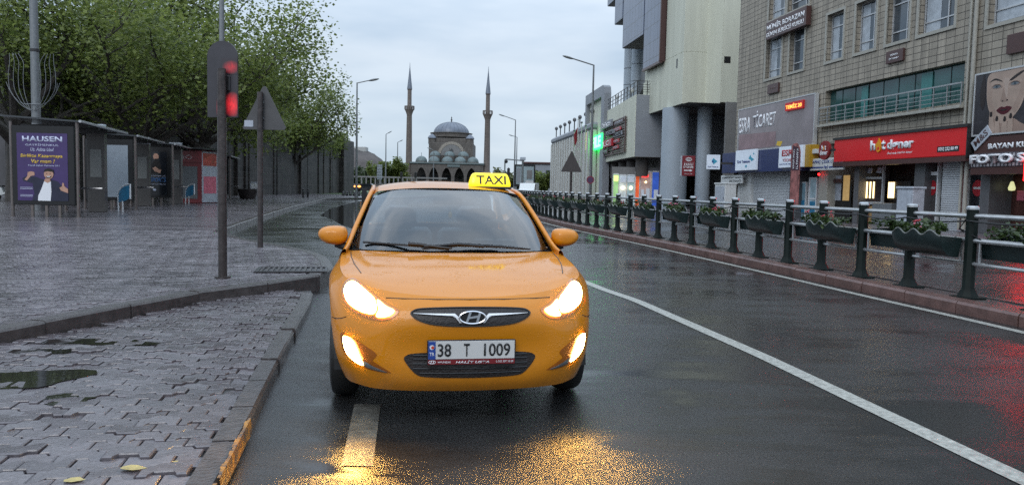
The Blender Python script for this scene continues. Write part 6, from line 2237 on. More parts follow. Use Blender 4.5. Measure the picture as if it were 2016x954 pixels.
# ------------------------------------------------------------------ the shopping mall
M['cream'] = mat('cream_render', (0.60, 0.60, 0.49), .6, var=.14, vscale=.9, bump=.1, bscale=20, streak=.12)
M['greyrender'] = mat('grey_render', (0.26, 0.275, 0.30), .6, var=.12, vscale=.5)
M['darkrender'] = mat('dark_render_wall', (0.20, 0.195, 0.19), .65, var=.2, vscale=.6)
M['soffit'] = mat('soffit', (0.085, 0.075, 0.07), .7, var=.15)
M['column'] = mat('column_paint', (0.36, 0.41, 0.46), .45, var=.10, vscale=.8, streak=.3)
M['curtainwall'] = tiles('curtain_wall', .95, 1.35, (0.10, 0.125, 0.19), (0.13, 0.155, 0.225), (0.028, 0.032, 0.045), .035, 0, .3, .12, 'xz', .12)
M['whiterib'] = mat('white_rib', (0.50, 0.50, 0.47), .55, var=.12, vscale=1.2, streak=.2)
MA = Frame(12.24, 57, -7)
ml = thing('shopping_mall', 'cream and blue glass shopping mall overhanging the pavement on round columns', 'building', MA.w(0, 0, 0), MA.rz)
zb = MA.px(1333, 207)[1]
def shell(mb, x0, x1, y0, y1, z0, z1): mb.bbox(x0, x1, y0, y1, z0, z1, .02)
mb = MB()
shell(mb, -9.6, 0, 0, 16, zb, 11.6)
shell(mb, -4.2, 0, 0.005, 16, 11.605, 40)
shell(mb, -9.6, -4.205, .9, 16, 11.605, 40)
mb.build('tower_block', M['cream'], ml)
mb = MB(); shell(mb, .005, 1.2, 2.45, 16, zb + .05, 40)
# chamfer between the two faces
mb.add([(0, 1.75, zb), (1.2, 2.45, zb), (1.2, 2.45, 40), (0, 1.75, 40)], [(0, 1, 2, 3)])
mb.add([(0, 1.75, zb), (1.2, 2.45, zb), (0, 2.45, zb)], [(0, 1, 2)])
mb.build('stair_block', M['cream'], ml)
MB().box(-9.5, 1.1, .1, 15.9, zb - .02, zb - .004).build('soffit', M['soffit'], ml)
MB().box(.0, .004, 3.2, 3.55, 0, 0).box(-1.55, -1.25, -.006, .003, 10.6, 11.3).build('vent_slot', M['black'], ml)
vx = None
# square vent on the right block face
d_ = pray(1432, 118)
o_ = Vector((0, 0, EYE))
nrm = MA.ex
s_ = ((MA.o + MA.ex * 1.2) - o_).dot(nrm) / d_.dot(nrm)
pv = o_ + d_ * s_
vy = (pv - MA.o).dot(MA.ey)
MB().box(1.196, 1.206, vy - .24, vy + .24, pv.z - .24, pv.z + .24).build('vent', M['black'], ml)
# stepped glass front
def gl_block(u0, u1, ubot, vbot, z1, y0, y1):
    x0, _ = MA.px(u0, vbot, y0); x1, _ = MA.px(u1, vbot, y0)
    z0 = MA.px(ubot, vbot, y0)[1]
    return x0, x1, z0
pieces = []
for (u0, u1, ub, vb_, zt) in ((1266, 1299, 1282, 128, 40), (1225.5, 1265.8, 1245, 82, 40), (1210, 1225, 1217, 43, 40), (1196, 1209.5, 1202, 7, 40)):
    x0, x1, z0 = gl_block(u0, u1, ub, vb_, zt, -.35, 4)
    mb = MB().bbox(x0, x1 - .003, -.35, 5.5, z0, zt, .02)
    mb.build('glass_front', M['curtainwall'], ml)
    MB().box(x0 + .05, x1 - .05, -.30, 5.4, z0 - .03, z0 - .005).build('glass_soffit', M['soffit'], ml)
xg, _, zg = gl_block(1266, 1299, 1282, 128, 40, -.35, 4)
x1g = MA.px(1299, 120, -.35)[0]
MB().box(x1g, x1g + .22, -.45, .02, zg - .1, 40).box(xg, x1g + .22, -.45, -.2, zg - .22, zg - .035).build('glass_edge', M['brown'], ml)
for u in (1241, 1256):
    x, _ = MA.px(u, 130, 1.6)
    mb = MB()
    mb.tube([(x, 1.6, 8.8), (x, 1.6, 16)], .62, 18)
    o_c = mb.build('round_column', M['column'], ml, True)
    mb = MB()
    for z in (10.2, 11.8, 13.4): mb.tube([(x, 1.6, z), (x, 1.6, z + .05)], .63, 18)
    mb.build('column_joint', M['darkmetal'], o_c)
# big columns under the tower
for u, r_, D in ((1325, 1.02, 60.0), (1382, .55, 59.0)):
    p = dp(u, 378, D)
    q = Vector((p.x, p.y, 0)) - MA.o
    x, y = q.dot(MA.ex), q.dot(MA.ey)
    MB().tube([(x, y, 0), (x, y, zb - .025)], r_, 28).tube([(x, y, 0), (x, y, .25)], r_ + .12, 28).build('big_column', M['column'], ml, True)
# walls under the overhang
MB().box(-45, 2.0, 7.2, 7.5, 0, zb - .03).build('recessed_wall', M['darkrender'], ml)
MB().box(2.05, 2.3, 2.5, 7.1, 0, zb - .03).build('return_wall', M['darkrender'], ml)
p = dp(1354, 372, 61)
q = Vector((p.x, p.y, 0)) - MA.o
xx = MA.px(1354, 372, 7.1)[0]
zz_ = MA.px(1354, 372, 7.1)[1]
nm = MB().box(xx - .75, xx + .75, 7.05, 7.19, zz_ - .2, zz_ + .2).build('market_plate', M['offwhite'], ml)
text_obj('lettering', 'FILE', M['textblack'], nm, xx - .1, xx + .65, zz_ - .14, zz_ + .14, 7.03, .01, .03)
mb = MB().prism([(xx - .55 + .13 * math.cos(a), zz_ + .13 * math.sin(a)) for a in np.linspace(0, 6.28, 14)[:-1]], 7.03, 7.04); mb.build('market_mark', M['darkmetal'], nm)
MB().box(xx - .7, xx + .7, 7.1, 7.19, .02, zz_ - .45).build('side_entrance', M['black'], ml)

# sign box on the street front
SX = Frame(10.1, 65, -2.9)
bx = thing('mall_sign_block', 'white projecting block of the mall with terrace railing and a grid of shop names', 'building', SX.w(0, 0, 0), SX.rz)
zt_ = SX.px(1243, 191)[1]; zl_ = SX.px(1241, 310)[1]
xl_ = SX.px(1166, 320)[0]
MB().bbox(xl_, 0, 0, 9, zl_, zt_, .03).build('block', M['cream'], bx)
MB().box(.003, .02, .05, 8.9, zl_ + .02, zt_ - .02).build('grey_side', M['greyrender'], bx)
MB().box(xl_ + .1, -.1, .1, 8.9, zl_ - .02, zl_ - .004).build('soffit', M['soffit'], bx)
def B(u, v, y=0.0): return SX.px(u, v, y)
# terrace railing
mb = MB()
n_ = 14
for k in range(n_ + 1):
    x = xl_ + 3 + (0 - xl_ - 3) * k / n_
    mb.box(x - .03, x + .03, .07, .13, zt_, zt_ + 1.15)
for z in (.35, .7, 1.1): mb.box(xl_ + 3, .0, .08, .12, zt_ + z, zt_ + z + .05)
for k in range(6): mb.box(-.08, -.02, .12 + k * .8, .18 + k * .8, zt_, zt_ + 1.15)
for z in (.2, .4, .6, .8, 1.1): mb.box(-.07, -.03, .14, 4.2, zt_ + z + .002, zt_ + z + .035)
mb.build('terrace_railing', M['darkmetal'], bx)
for u, v in ((1191, 201), (1215, 191), (1244, 178)):
    x, z = B(u, v, .8)
    x = min(x, -.25)
    MB().tube([(x, .8, zt_), (x, .8, z - .15)], .045, 8).build('globe_lamp', M['darkmetal'], bx, True)
    MB().ball((x, .8, z), .24).build('globe', M['offwhite'], bx.children[-1] if False else [c_ for c_ in bx.children if c_.name.startswith('globe_lamp')][-1], True)
# things on the terrace
MB().bbox(-5.5, -.6, 1.8, 6, zt_, zt_ + 1.7, .03).build('roof_room', M['cream'], bx)
MB().prism([(-8.5, zt_ + .9), (-8.3, zt_ + 2.2), (-7.5, zt_ + 2.9), (-3, zt_ + 3.6), (-2.4, zt_ + 3.5), (-2.4, zt_ + 1.72), (-5.5, zt_ + 1.72)], 2.0, 6).build('dark_canopy', M['black'], bx)
MB().bbox(-2.3, -.3, 1.5, 5, zt_ + 1.72, zt_ + 4.6, .03).build('plant_room', M['greyrender'], bx)
# grid of names
def on_box(name, u0, v0, u1, v1, d, m):
    x0, z0 = B(u0, v0, -d); x1, z1 = B(u1, v1, -d)
    return x0, z0, x1, z1
x0, z0 = B(1185, 309, -.2); x1, z1 = B(1231, 228, -.2)
gd = thing('name_board', 'dark grid board of small shop name plates on the white mall block', 'sign board', SX.w(0, 0, 0), SX.rz)
mb = MB()
mb.box(x0, x1, -.2, -.1, z0, z0 + .09).box(x0, x1, -.2, -.1, z1 - .09, z1).box(x0, x0 + .12, -.2, -.1, z0 + .09, z1 - .09).box(x1 - .12, x1, -.2, -.1, z0 + .09, z1 - .09)
for k in range(1, 13):
    z = z0 + (z1 - z0) * k / 13
    mb.box(x0 + .12, x1 - .12, -.18, -.12, z - .045, z + .045)
xm = x0 + (x1 - x0) * .5
mb.box(xm - .08, xm + .08, -.2, -.1, z0 + .09, z1 - .09)
mb.build('frame', M['brown'], gd)
W, H = x1 - x0, z1 - z0
for (a, b, c_, d, m, s, mt) in ((.56, .95, .86, .95, M['brown'], 'CINEMA', M['palegrey']), (.54, .86, .66, .76, M['redtext'], 'PIZZA', M['palegrey']), (.56, .92, .50, .62, M['greyrender'], 'KAFE', M['textblack']), (.54, .80, .32, .42, M['redtext'], 'MODA', M['palegrey']), (.54, .78, .14, .24, M['redtext'], 'SPOR', M['palegrey']), (.03, .30, .08, .20, M['brown'], 'OYUN', M['palegrey'])):
    f = MB().box(x0 + a * W, x0 + b * W, -.26, -.205, z0 + c_ * H, z0 + d * H).build('name_plate', m, gd)
    text_obj('lettering', s, mt, f, x0 + (a + .04) * W, x0 + (b - .04) * W, z0 + (c_ + .02) * H, z0 + (d - .02) * H, -.28, .015, .02)
def boxsign(name, label, u0, v0, u1, v1, m, s, mt, y=-.45, bold=.02, lit=None):
    a0, c0 = B(u0, v0, y); a1, c1 = B(u1, v1, y)
    t = thing(name, label, 'sign', SX.w(a0, y, c0), SX.rz)
    W, H = a1 - a0, c1 - c0
    f = MB().bbox(0, W, 0, .2, 0, H, .01).build('board', m, t)
    text_obj('lettering', s, mt, f, .06 * W, .94 * W, .14 * H, .86 * H, -.03, .025, bold)
    return t, f, W, H
boxsign('shop_sign', 'grey sign with pale lettering at the top left of the name board', 1184, 256, 1203, 234, M['greyrender'], 'DeFacto', M['textwhite'])
boxsign('shop_sign', 'dark sign just under the pale lettered grey sign', 1192, 268, 1207, 254, M['greyrender'], 'LCW', M['textblack'])
t, f, W, H = boxsign('shop_sign', 'dark red sign with white letters right beside the green glowing sign', 1186, 292, 1204, 272, M['redtext'], 'LO', M['textwhite'])
MB().box(W * .72, W * .95, -.03, -.005, H * .1, H * .9).build('white_square', M['pink'], f)
a0, c0 = B(1165, 297, -.5); a1, c1 = B(1184, 262, -.5)
t = thing('green_sign', 'glowing bright green supermarket sign at the left end of the white mall block', 'sign', SX.w(a0, -.5, c0), SX.rz)
W, H = a1 - a0, c1 - c0
f = MB().bbox(0, W, 0, .3, 0, H, .03).build('light_box', M['greenneon'], t)
text_obj('lettering', 'FILE', mat('pale_green_letters', (.3, .9, .45), .3, emit=(.35, 1, .5), es=1.4), f, .05 * W, .95 * W, .12 * H, .88 * H, -.05, .04, .03)
a0, c0 = B(1159, 298, -.5)
t = thing('round_lit_sign', 'round warm white glowing disc beside the green supermarket sign', 'sign', SX.w(a0 - .2, -.5, c0), SX.rz)
MB().prism(disc(0, 1.2, .75, 1.15, 24), -.08, .2).build('light_disc', emitter('cream_lamp', (1.0, .80, .48), 1.8), t)
MB().prism(disc(0, 1.2, .45, .75, 20), -.10, -.081).build('disc_mark', emitter('orange_lamp', (1.0, .62, .22), 1.6), t)
mb = MB()
for k in range(3):
    x, z = B(1175, 312 - k, 0)
    pts = [(x - .7 + .5 * k + .35 * math.sin(q * 3.0), -.02, zl_ + .15 + q * 1.0) for q in np.linspace(0, 1, 8)]
    mb.tube(pts, .03, 5)
mb.build('wall_ornament', M['greyrender'], bx)
# ground floor under the block
MB().box(xl_ + .2, -.05, 2.5, 2.7, 0, zl_ - .03).build('back_wall', M['darkrender'], bx)
for u in (1206, 1222, 1238, 1256):
    a0 = B(u, 350, .7)[0]
    MB().tube([(a0, 1.0, zl_ - .03), (a0, 1.0, zl_ - 1.6)], .55, 16).build('round_drop', M['soffit'], bx, True)
a0 = B(1178, 350, .2)[0]
MB().bbox(a0 - .6, a0 + 1.0, .2, 1.2, 0, zl_ - .03, .03).build('pier', M['cream'], bx)
p0 = dp(1204, 388, 66.5)
sf = thing('lit_shopfront', 'row of small lit shopfronts under the white mall block, green, orange and blue', 'shopfront', (p0.x, 66.5, .02))
sc_ = 66.5 / FPX
for k, (u0, u1, vt, m, es) in enumerate(((1206, 1217, 343, (.30, .52, .22), .9), (1218, 1232, 345, (.50, .58, .60), .7), (1233, 1248, 345, (.26, .38, .42), .6), (1249.5, 1258, 338, (.60, .10, .03), 1.0), (1259, 1281, 338, (.40, .30, .28), .5), (1282, 1299, 338, (.04, .10, .45), .9))):
    x0, x1, z1 = (u0 - 1204) * sc_, (u1 - 1204) * sc_, dp(u0, vt, 66.5).z
    w_ = MB().box(x0, x1, 0, .1, 0, z1).build('shop_window', mat('lit_window', m, .12, var=.65, vscale=1.6, emit=m, es=es * .5), sf)
    MB().box(x0 - .03, x0 + .03, -.08, -.005, 0, z1).box(x1 - .03, x1 + .03, -.08, -.005, 0, z1).box(x0 + .03, x1 - .03, -.08, -.005, z1 - .06, z1 + .06).build('frame', M['white'], w_)
    if k < 3:
        MB().bbox(x0 + .06, x1 - .06, -.16, -.09, z1 - .62, z1 - .12, .02).build('name_plate', mat('lime_plate', (.6, .7, .2), .3, emit=(.8, 1, .3), es=.9) if k == 0 else M['litwhite'], w_)
    if k in (1, 2): MB().ball(((x0 + x1) / 2, -.3, z1 - 1.1), .14, .14, .18).build('ceiling_lamp', M['warmlamp'], w_, True)
    if k == 4:
        MB().box(x0 + .12, x1 - .3, -.14, -.085, z1 - .48, z1 - .26).build('red_name', mat('red_name_glow', (.5, .02, .02), .3, emit=(1, .03, .03), es=2.0), w_)
        MB().box(x0 + .12, x0 + .35, -.05, -.006, .5, 1.5).box(x0 + .55, x0 + .85, -.05, -.006, .5, 1.6).build('lit_panel', M['litwhite'], w_)
        MB().ball((x0 + .45, -.3, z1 - .9), .10).build('lamp', M['warmlamp'], w_, True)
    if k == 5: MB().box(x0 + .2, x1 - .2, -.05, -.006, .7, 1.5).build('notice', M['litwhite'], w_)
MB().box(0, 96 * sc_, .12, .3, 0, 3.4).build('back_panel', M['darkrender'], sf)

# ribbed white wing and its arch
CW = Frame(8.45, 84, -5.6)
wg = thing('mall_wing', 'long white mall wing with tall vertical ribs and lamps along its roof edge', 'building', CW.w(0, 0, 0), CW.rz)
zt2 = CW.px(1158, 243)[1]
xl2 = CW.px(1086, 300)[0]
MB().bbox(xl2, 0, .5, 10, 0, zt2 - .9, .03).build('wall', mat('wing_recess', (.30, .29, .27), .6, var=.15), wg)
MB().bbox(xl2 - .1, 0, -.15, 10, zt2 - .85, zt2, .25).build('cornice', M['greyrender'], wg)
n_ = 16
for k in range(n_):
    x = xl2 + .25 + (0 - xl2 - .5) * k / (n_ - 1)
    MB().bbox(x - .42, x + .42, -.12, .49, 0, zt2 - .86, .05).build('rib', M['whiterib'], wg)
    if k % 3 == 1:
        MB().box(x + .45, x + 1.1, .40, .49, 1, zt2 - 1.6).build('slot_window', M['darkglass'], wg)
for k in range(8):
    x = xl2 + 1.5 + k * (-xl2 - 2) / 7.5
    o_ = MB().tube([(x, .4, zt2), (x, .4, zt2 + 1.2)], .07, 8).build('roof_lamp', M['darkmetal'], wg, True)
    MB().ball((x, .4, zt2 + 1.35), .24, .24, .26).build('lamp_head', M['greypier'], o_, True)
AR = Frame(8.75, 86, -5)
a0, za = AR.px(1158, 193); a1, zc = AR.px(1196, 181)
ar = thing('mall_arch', 'tall grey arched gateway slab at the end of the white wing', 'gateway', AR.w(0, 0, 0), AR.rz)
zc = za + .2
mb = MB()
mb.prism([(a0, 0), (a0 + .8, 0), (a0 + .8, zc - 1.1), (a1 - 1.6, zc - 1.1), (a1 - 1.6, 0), (a1, 0), (a1, zc - .9), (a1 - .25, zc - .25), (a1 - .9, zc), (a0, zc)], -.3, .4)
mb.build('slab', M['greyrender'], ar)
MB().box(a0 + .8, a1 - 1.6, .1, .3, 0, zc - 1.1).build('infill', M['cream'], ar)

# flag, no-stopping sign, parking sign, triangular sign behind the railing
p = dp(1135, 360, 78)
t = thing('flagpole', 'flagpole with a drooping red flag before the white ribbed wing', 'flagpole', (p.x, p.y, .15))
ztop = dp(1137, 238, 78).z
MB().tube([(0, 0, 0), (0, 0, ztop)], [.07, .04], 8).ball((0, 0, ztop), .08).build('pole', M['whiterib'], t, True)
rows_ = []
for i in range(7):
    f = i / 6
    rows_.append([(-.02 - .34 * f * (1 - .3 * g_) - .03, .10 * math.sin(f * 7 + g_ * 3), ztop - .8 - 1.3 * g_ - .7 * f) for g_ in np.linspace(0, 1, 7)])
MB().grid(rows_).build('flag', mat('flag_cloth', (.24, .016, .022), .7, var=.2), t, True)
for i in range(3):
    p = dp((1128, 1142, 1150)[i], 360, 80)
    t = thing('flagpole', ['bare white pole just left of the red flag', 'bare white pole right of the red flag', 'bare white pole nearest the tall grey arch'][i], 'flagpole', (p.x, p.y, .15), 0, 'bare poles before the wing')
    zt3 = dp(1142, (262, 246, 252)[i], 80).z
    MB().tube([(0, 0, 0), (0, 0, zt3)], [.07, .045], 8).build('pole', M['whiterib'], t, True)
    MB().ball((0, 0, zt3 + .1), .12).build('finial', M['galv'], t, True)
p = dp(1124, 362, 46)
t = thing('triangular_sign', 'large dark back of a triangular road sign rising above the railing right of the taxi', 'road sign', (p.x, p.y, .15))
sc_ = 46 / FPX
za_ = dp(1124, 298, 46).z - .15; zb_ = dp(1124, 338.5, 46).z - .15
MB().tube([(0, 0, 0), (0, 0, za_ - .1)], .07, 8).build('pole', M['rust'], t, True)
MB().prism([(-19.5 * sc_, zb_), (19.5 * sc_, zb_), (20 * sc_, zb_ + .05), (1 * sc_, za_), (-1 * sc_, za_), (-20 * sc_, zb_ + .05)], -.10, -.08).build('sign_plate', mat('dark_sign_back', (.055, .045, .043), .5, var=.15), t)
p = dp(1162, 354, 66)
t = thing('no_stopping_sign', 'small round red and blue sign on the pole below the green sign', 'road sign', (p.x, p.y, 0))
zc_ = p.z
MB().tube([(0, 0, .15), (0, 0, zc_ + .3)], .05, 8).build('pole', M['galv'], t, True)
MB().prism(disc(0, zc_, .33, .33, 20), -.09, -.06).build('disc', mat('sign_red_dull', (.22, .03, .05), .4), t)
MB().prism(disc(0, zc_, .24, .24, 20), -.096, -.091).build('disc_centre', mat('sign_blue_dull', (.09, .04, .10), .4), t)
p0 = dp(1342, 346, 55.5); p1 = dp(1369, 307, 55.5)
t = thing('parking_sign', 'dark red hanging sign for covered parking with a white arrow, before the thin column', 'sign', (p0.x, 55.5, p0.z), R(-3))
W, H = p1.x - p0.x, p1.z - p0.z
f = MB().bbox(0, W, 0, .22, 0, H, .02).build('board', mat('parking_red', (.20, .018, .026), .35), t)
MB().box(-.10, -.003, .0, .22, 0, H).build('lit_edge', M['palegrey'], t)
tx(f, 'KAPALI', W, H, .16, .84, .50, .61, M['textwhite'], .02, .012)
tx(f, 'OTOPARK', W, H, .10, .90, .37, .48, M['textwhite'], .02, .012)
MB().prism([(a * W, b * H) for a, b in ((.16, .25), (.60, .25), (.60, .21), (.82, .275), (.60, .34), (.60, .30), (.16, .30))], -.012, -.001).build('arrow', M['textwhite'], f)
mb = MB(); mb.tube([(.5 * W + .22 * W * math.cos(a), -.012, .82 * H + .08 * H * math.sin(a)) for a in np.linspace(0, 6.283, 20)], .025, 5, False)
mb.build('logo_ring', M['textwhite'], f)
tx(f, 'Esf', W, H, .34, .66, .76, .88, M['textwhite'], .02, .012, .3)
tx(f, 'alışveriş merkezi', W, H, .12, .88, .645, .675, M['textwhite'], 0, .012)
tx(f, '24 saat açık', W, H, .2, .8, .08, .13, M['textwhite'], 0, .012)
MB().box(W * .4, W * .6, .05, 2.4, H * .45, H * .55).build('bracket', M['darkmetal'], t)

# ------------------------------------------------------------------ mosque
M['ashlar'] = tiles('mosque_stone', 1.3, .6, (0.15, 0.132, 0.115), (0.115, 0.10, 0.088), (0.075, 0.066, 0.058), .03, .5, .3, .7, 'xz', .3)
M['lead'] = mat('lead_roof', (0.16, 0.18, 0.215), .4, .25, var=.18, vscale=.5, bump=.15, bscale=4)
M['copper'] = mat('green_lead', (0.135, 0.172, 0.172), .5, .1, var=.2, vscale=.7)
M['minstone'] = tiles('minaret_stone', .9, .45, (0.20, 0.165, 0.14), (0.165, 0.135, 0.118), (0.105, 0.088, 0.078), .03, .5, .2, .7, 'xz', .25)
D0 = 205.0
PXM = D0 / FPX
U0 = 887
def mx_(u, y=0.0): return (u - U0) * PXM * (D0 + y) / D0 + MX0 * y / D0
def mz(v, y=0.0): return (dp(U0, v, D0 + y)).z
MX0 = dp(U0, 370, D0).x
mq = thing('mosque', 'old stone mosque with a large grey dome, small domes and two tall minarets', 'mosque', (dp(U0, 370, D0).x, D0, 0))
# main hall
xa, xb = mx_(843, 8), mx_(930, 8)
hall = MB().bbox(xa, xb, 8, 22, 0, mz(281, 8), .1).bbox(xa + .5, xb - .5, 8.8, 21, mz(281, 8) + .005, mz(271.5, 8), .1)
hall.build('prayer_hall', M['ashlar'], mq)
# stepped tympanum with its striped arch
cxm = mx_(888, 8)
def arc_band(mb, cx, cz, r0, r1, y, k0, k1, n):
    for k in range(n):
        a0_ = k0 + (k1 - k0) * k / n; a1_ = k0 + (k1 - k0) * (k + .86) / n
        mb.prism([(cx + r0 * math.cos(a), cz + r0 * math.sin(a)) for a in (a0_, a1_)] + [(cx + r1 * math.cos(a), cz + r1 * math.sin(a)) for a in (a1_, a0_)], y - .12, y)
mb = MB()
rr_ = 26 * PXM
cz_ = mz(306, 8)
arc_band(mb, cxm, cz_, rr_ * .86, rr_ * 1.08, 7.99, .15, math.pi - .15, 26)
mb.build('striped_arch', mat('pale_voussoir', (.36, .32, .27), .7, var=.15), mq)
MB().prism([(cxm + rr_ * .84 * math.cos(a), cz_ + rr_ * .84 * math.sin(a)) for a in np.linspace(0, math.pi, 20)], 7.9, 7.985).build('arch_field', M['darkrender'], mq)
MB().prism([(cxm - .5, cz_ + .1), (cxm + .5, cz_ + .1), (cxm + .5, cz_ + 1.3), (cxm, cz_ + 2.0), (cxm - .5, cz_ + 1.3)], 7.84, 7.895).build('hall_window', M['darkglass'], mq)
# drum and dome
cy = 15
rd = 34.5 * PXM * 1.075
cxm = mx_(887, 15)
mb = MB()
mb.lathe([(rd * 1.14, mz(271.5, 15)), (rd * 1.14, mz(264.5, 15)), (rd * 1.20, mz(264, 15)), (rd * 1.20, mz(262.5, 15)), (0, mz(262.5, 15))], (cxm, cy, 0), 16)
mb.build('drum', M['ashlar'], mq)
hdome = mz(240.5, 15) - mz(263, 15)
mb = MB()
mb.lathe([(rd * math.cos(t_), mz(263, 15) + hdome * math.sin(t_)) for t_ in np.linspace(0, math.pi / 2, 12)], (cxm, cy, 0), 40)
dm = mb.build('dome', M['lead'], mq, True)
mb = MB()
for k in range(24):
    a = 2 * math.pi * k / 24
    mb.tube([(cxm + (rd + .03) * math.cos(t_) * math.cos(a), cy + (rd + .03) * math.cos(t_) * math.sin(a), mz(263, 15) + (hdome + .03) * math.sin(t_)) for t_ in np.linspace(.02, 1.5, 8)], .035, 4)
mb.build('lead_seams', M['lead'], dm)
mb = MB(); mb.lathe([(.0, 3.4 * .5), (.08, 1.4), (.2, 1.15), (.08, .95), (.30, .6), (.1, .3), (.35, -.1)], (cxm, cy, mz(240.5, 15)), 10)
mb.build('finial', M['darkmetal'], dm, True)
for u in (849.5, 923.5):
    x = mx_(u, 9)
    o_ = MB().lathe([(1.05, mz(284, 9)), (1.05, mz(274, 9)), (1.2, mz(273.5, 9)), (1.2, mz(272.5, 9))], (x, 9, 0), 8).build('corner_turret', M['ashlar'], mq)
    MB().lathe([(1.25, mz(272.5, 9)), (1.0, mz(269, 9)), (.5, mz(266, 9)), (0, mz(264, 9))], (x, 9, 0), 12).build('turret_dome', M['lead'], o_, True)
# portico
zc1 = mz(321)
arch_u = [829, 853.5, 878.5, 903.5, 927.5]
aw = 9.3 * PXM
mb = MB()
x0p, x1p = mx_(808), mx_(951)
holes_ = []
zs_, za2 = mz(346), mz(330.5)
# pointed openings cut as columns of strips
def pointed(cx, w_, zs, zt, n=8):
    return [(cx - w_ + w_ * (k / n), zs + (zt - zs) * math.sin(math.pi / 2 * (k / n)) ** .8) for k in range(n + 1)] + [(cx + w_ * (k / n), zs + (zt - zs) * math.sin(math.pi / 2 * (1 - k / n)) ** .8) for k in range(1, n + 1)]
prev = x0p
for u in arch_u:
    c_ = mx_(u)
    mb.box(prev, c_ - aw, 0, .7, 0, zc1 - .3)
    P_ = pointed(c_, aw, zs_, za2)
    for (xa_, za_), (xb_, zb2) in zip(P_, P_[1:]):
        mb.add([(xa_, 0, za_), (xb_, 0, zb2), (xb_, 0, zc1 - .3), (xa_, 0, zc1 - .3), (xa_, .7, za_), (xb_, .7, zb2), (xb_, .7, zc1 - .3), (xa_, .7, zc1 - .3)], [(0, 1, 2, 3), (0, 4, 5, 1), (4, 7, 6, 5)])
    prev = c_ + aw
mb.box(prev, x1p, 0, .7, 0, zc1 - .3)
mb.build('portico', M['ashlar'], mq)
MB().bbox(x0p - .2, x1p + .2, -.3, 8, zc1 - .29, zc1 + .15, .05).build('portico_cornice', M['copper'], mq)
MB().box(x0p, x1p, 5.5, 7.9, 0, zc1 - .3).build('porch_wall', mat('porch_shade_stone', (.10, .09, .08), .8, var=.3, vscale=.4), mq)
MB().box(mx_(880), mx_(905), -.32, -.305, zc1 - 1.0, zc1 - .45).build('inscription_band', M['copper'], mq)
for u in arch_u:
    c_ = mx_(u)
    MB().box(c_ - .55, c_ + .55, 5.38, 5.49, mz(352), mz(345)).build('porch_window', M['darkglass'], mq)
def small_dome(u, vb, vt, y, wpx):
    x = mx_(u, y); r_ = wpx * PXM / 2
    zb3, zt3 = mz(vb, y), mz(vt, y)
    o_ = MB().lathe([(r_ * 1.03, zb3 - 1.6), (r_ * 1.03, zb3), (0, zb3)], (x, y, 0), 12).build('dome_base', M['ashlar'], mq)
    MB().lathe([(r_ * math.cos(t_), zb3 + (zt3 - zb3) * math.sin(t_)) for t_ in np.linspace(0, math.pi / 2, 8)], (x, y, 0), 20).build('small_dome', M['copper'], o_, True)
    MB().tube([(x, y, zt3 - .05), (x, y, zt3 + .9)], .05, 5).build('spike', M['darkmetal'], o_)
for u in (829, 854, 880, 905, 930): small_dome(u, 318.5, 308, 3.0, 23)
for u in (856, 884, 911): small_dome(u, 307, 297.5, 6.0, 22)
def minaret(u, vtop, vcone, vbal0, vbal1, vbase, lw):
    x = mx_(u)
    y = 1.0
    Z = [mz(v) for v in (vtop, vcone, vbal0, vbal1, vbase)]
    r0 = 6.4 * PXM
    o_ = MB().lathe([(r0 * 1.0, Z[4]), (r0 * .80, Z[3] - .9), (r0 * 1.05, Z[3] - .2), (r0 * 1.45, Z[3] + .6), (r0 * 1.5, Z[2] - .5), (0, Z[2] - .5)], (x, y, 0), 16).build('minaret_shaft', M['minstone'], mq, True, angle=30)
    MB().bbox(x - r0 * 1.25, x + r0 * 1.25, y - r0 * 1.25, y + r0 * 1.25, 0, Z[4] - .01, .15).build('minaret_base', M['minstone'], mq)
    MB().lathe([(r0 * .66, Z[2] - .5), (r0 * .62, Z[1]), (r0 * .74, Z[1] + .1), (r0 * .74, Z[1] + .3), (0, Z[1] + .3)], (x, y, 0), 14).build('upper_shaft', M['minstone'], o_, True, angle=30)
    mb = MB()
    for k in range(16):
        a = 2 * math.pi * k / 16
        mb.tube([(x + r0 * 1.45 * math.cos(a), y + r0 * 1.45 * math.sin(a), Z[2] - .52), (x + r0 * 1.45 * math.cos(a), y + r0 * 1.45 * math.sin(a), Z[2] + .35)], .10, 5)
    mb.lathe([(r0 * 1.40, Z[2] + .30), (r0 * 1.52, Z[2] + .30), (r0 * 1.52, Z[2] + .45), (r0 * 1.40, Z[2] + .45)], (x, y, 0), 16)
    mb.build('balcony_parapet', M['minstone'], o_)
    MB().lathe([(r0 * .80, Z[1] + .3), (r0 * .42, Z[1] + (Z[0] - Z[1]) * .45), (r0 * .10, Z[0] - 1.2), (.03, Z[0])], (x, y, 0), 14).build('minaret_spire', M['lead'], o_, True)
minaret(803.5, 124, 178.5, 213, 221, 345, 0)
minaret(957.0, 128.5, 184.5, 219, 228, 336, 0)
# correct the lean that the photo's verticals do not have: minarets stand upright

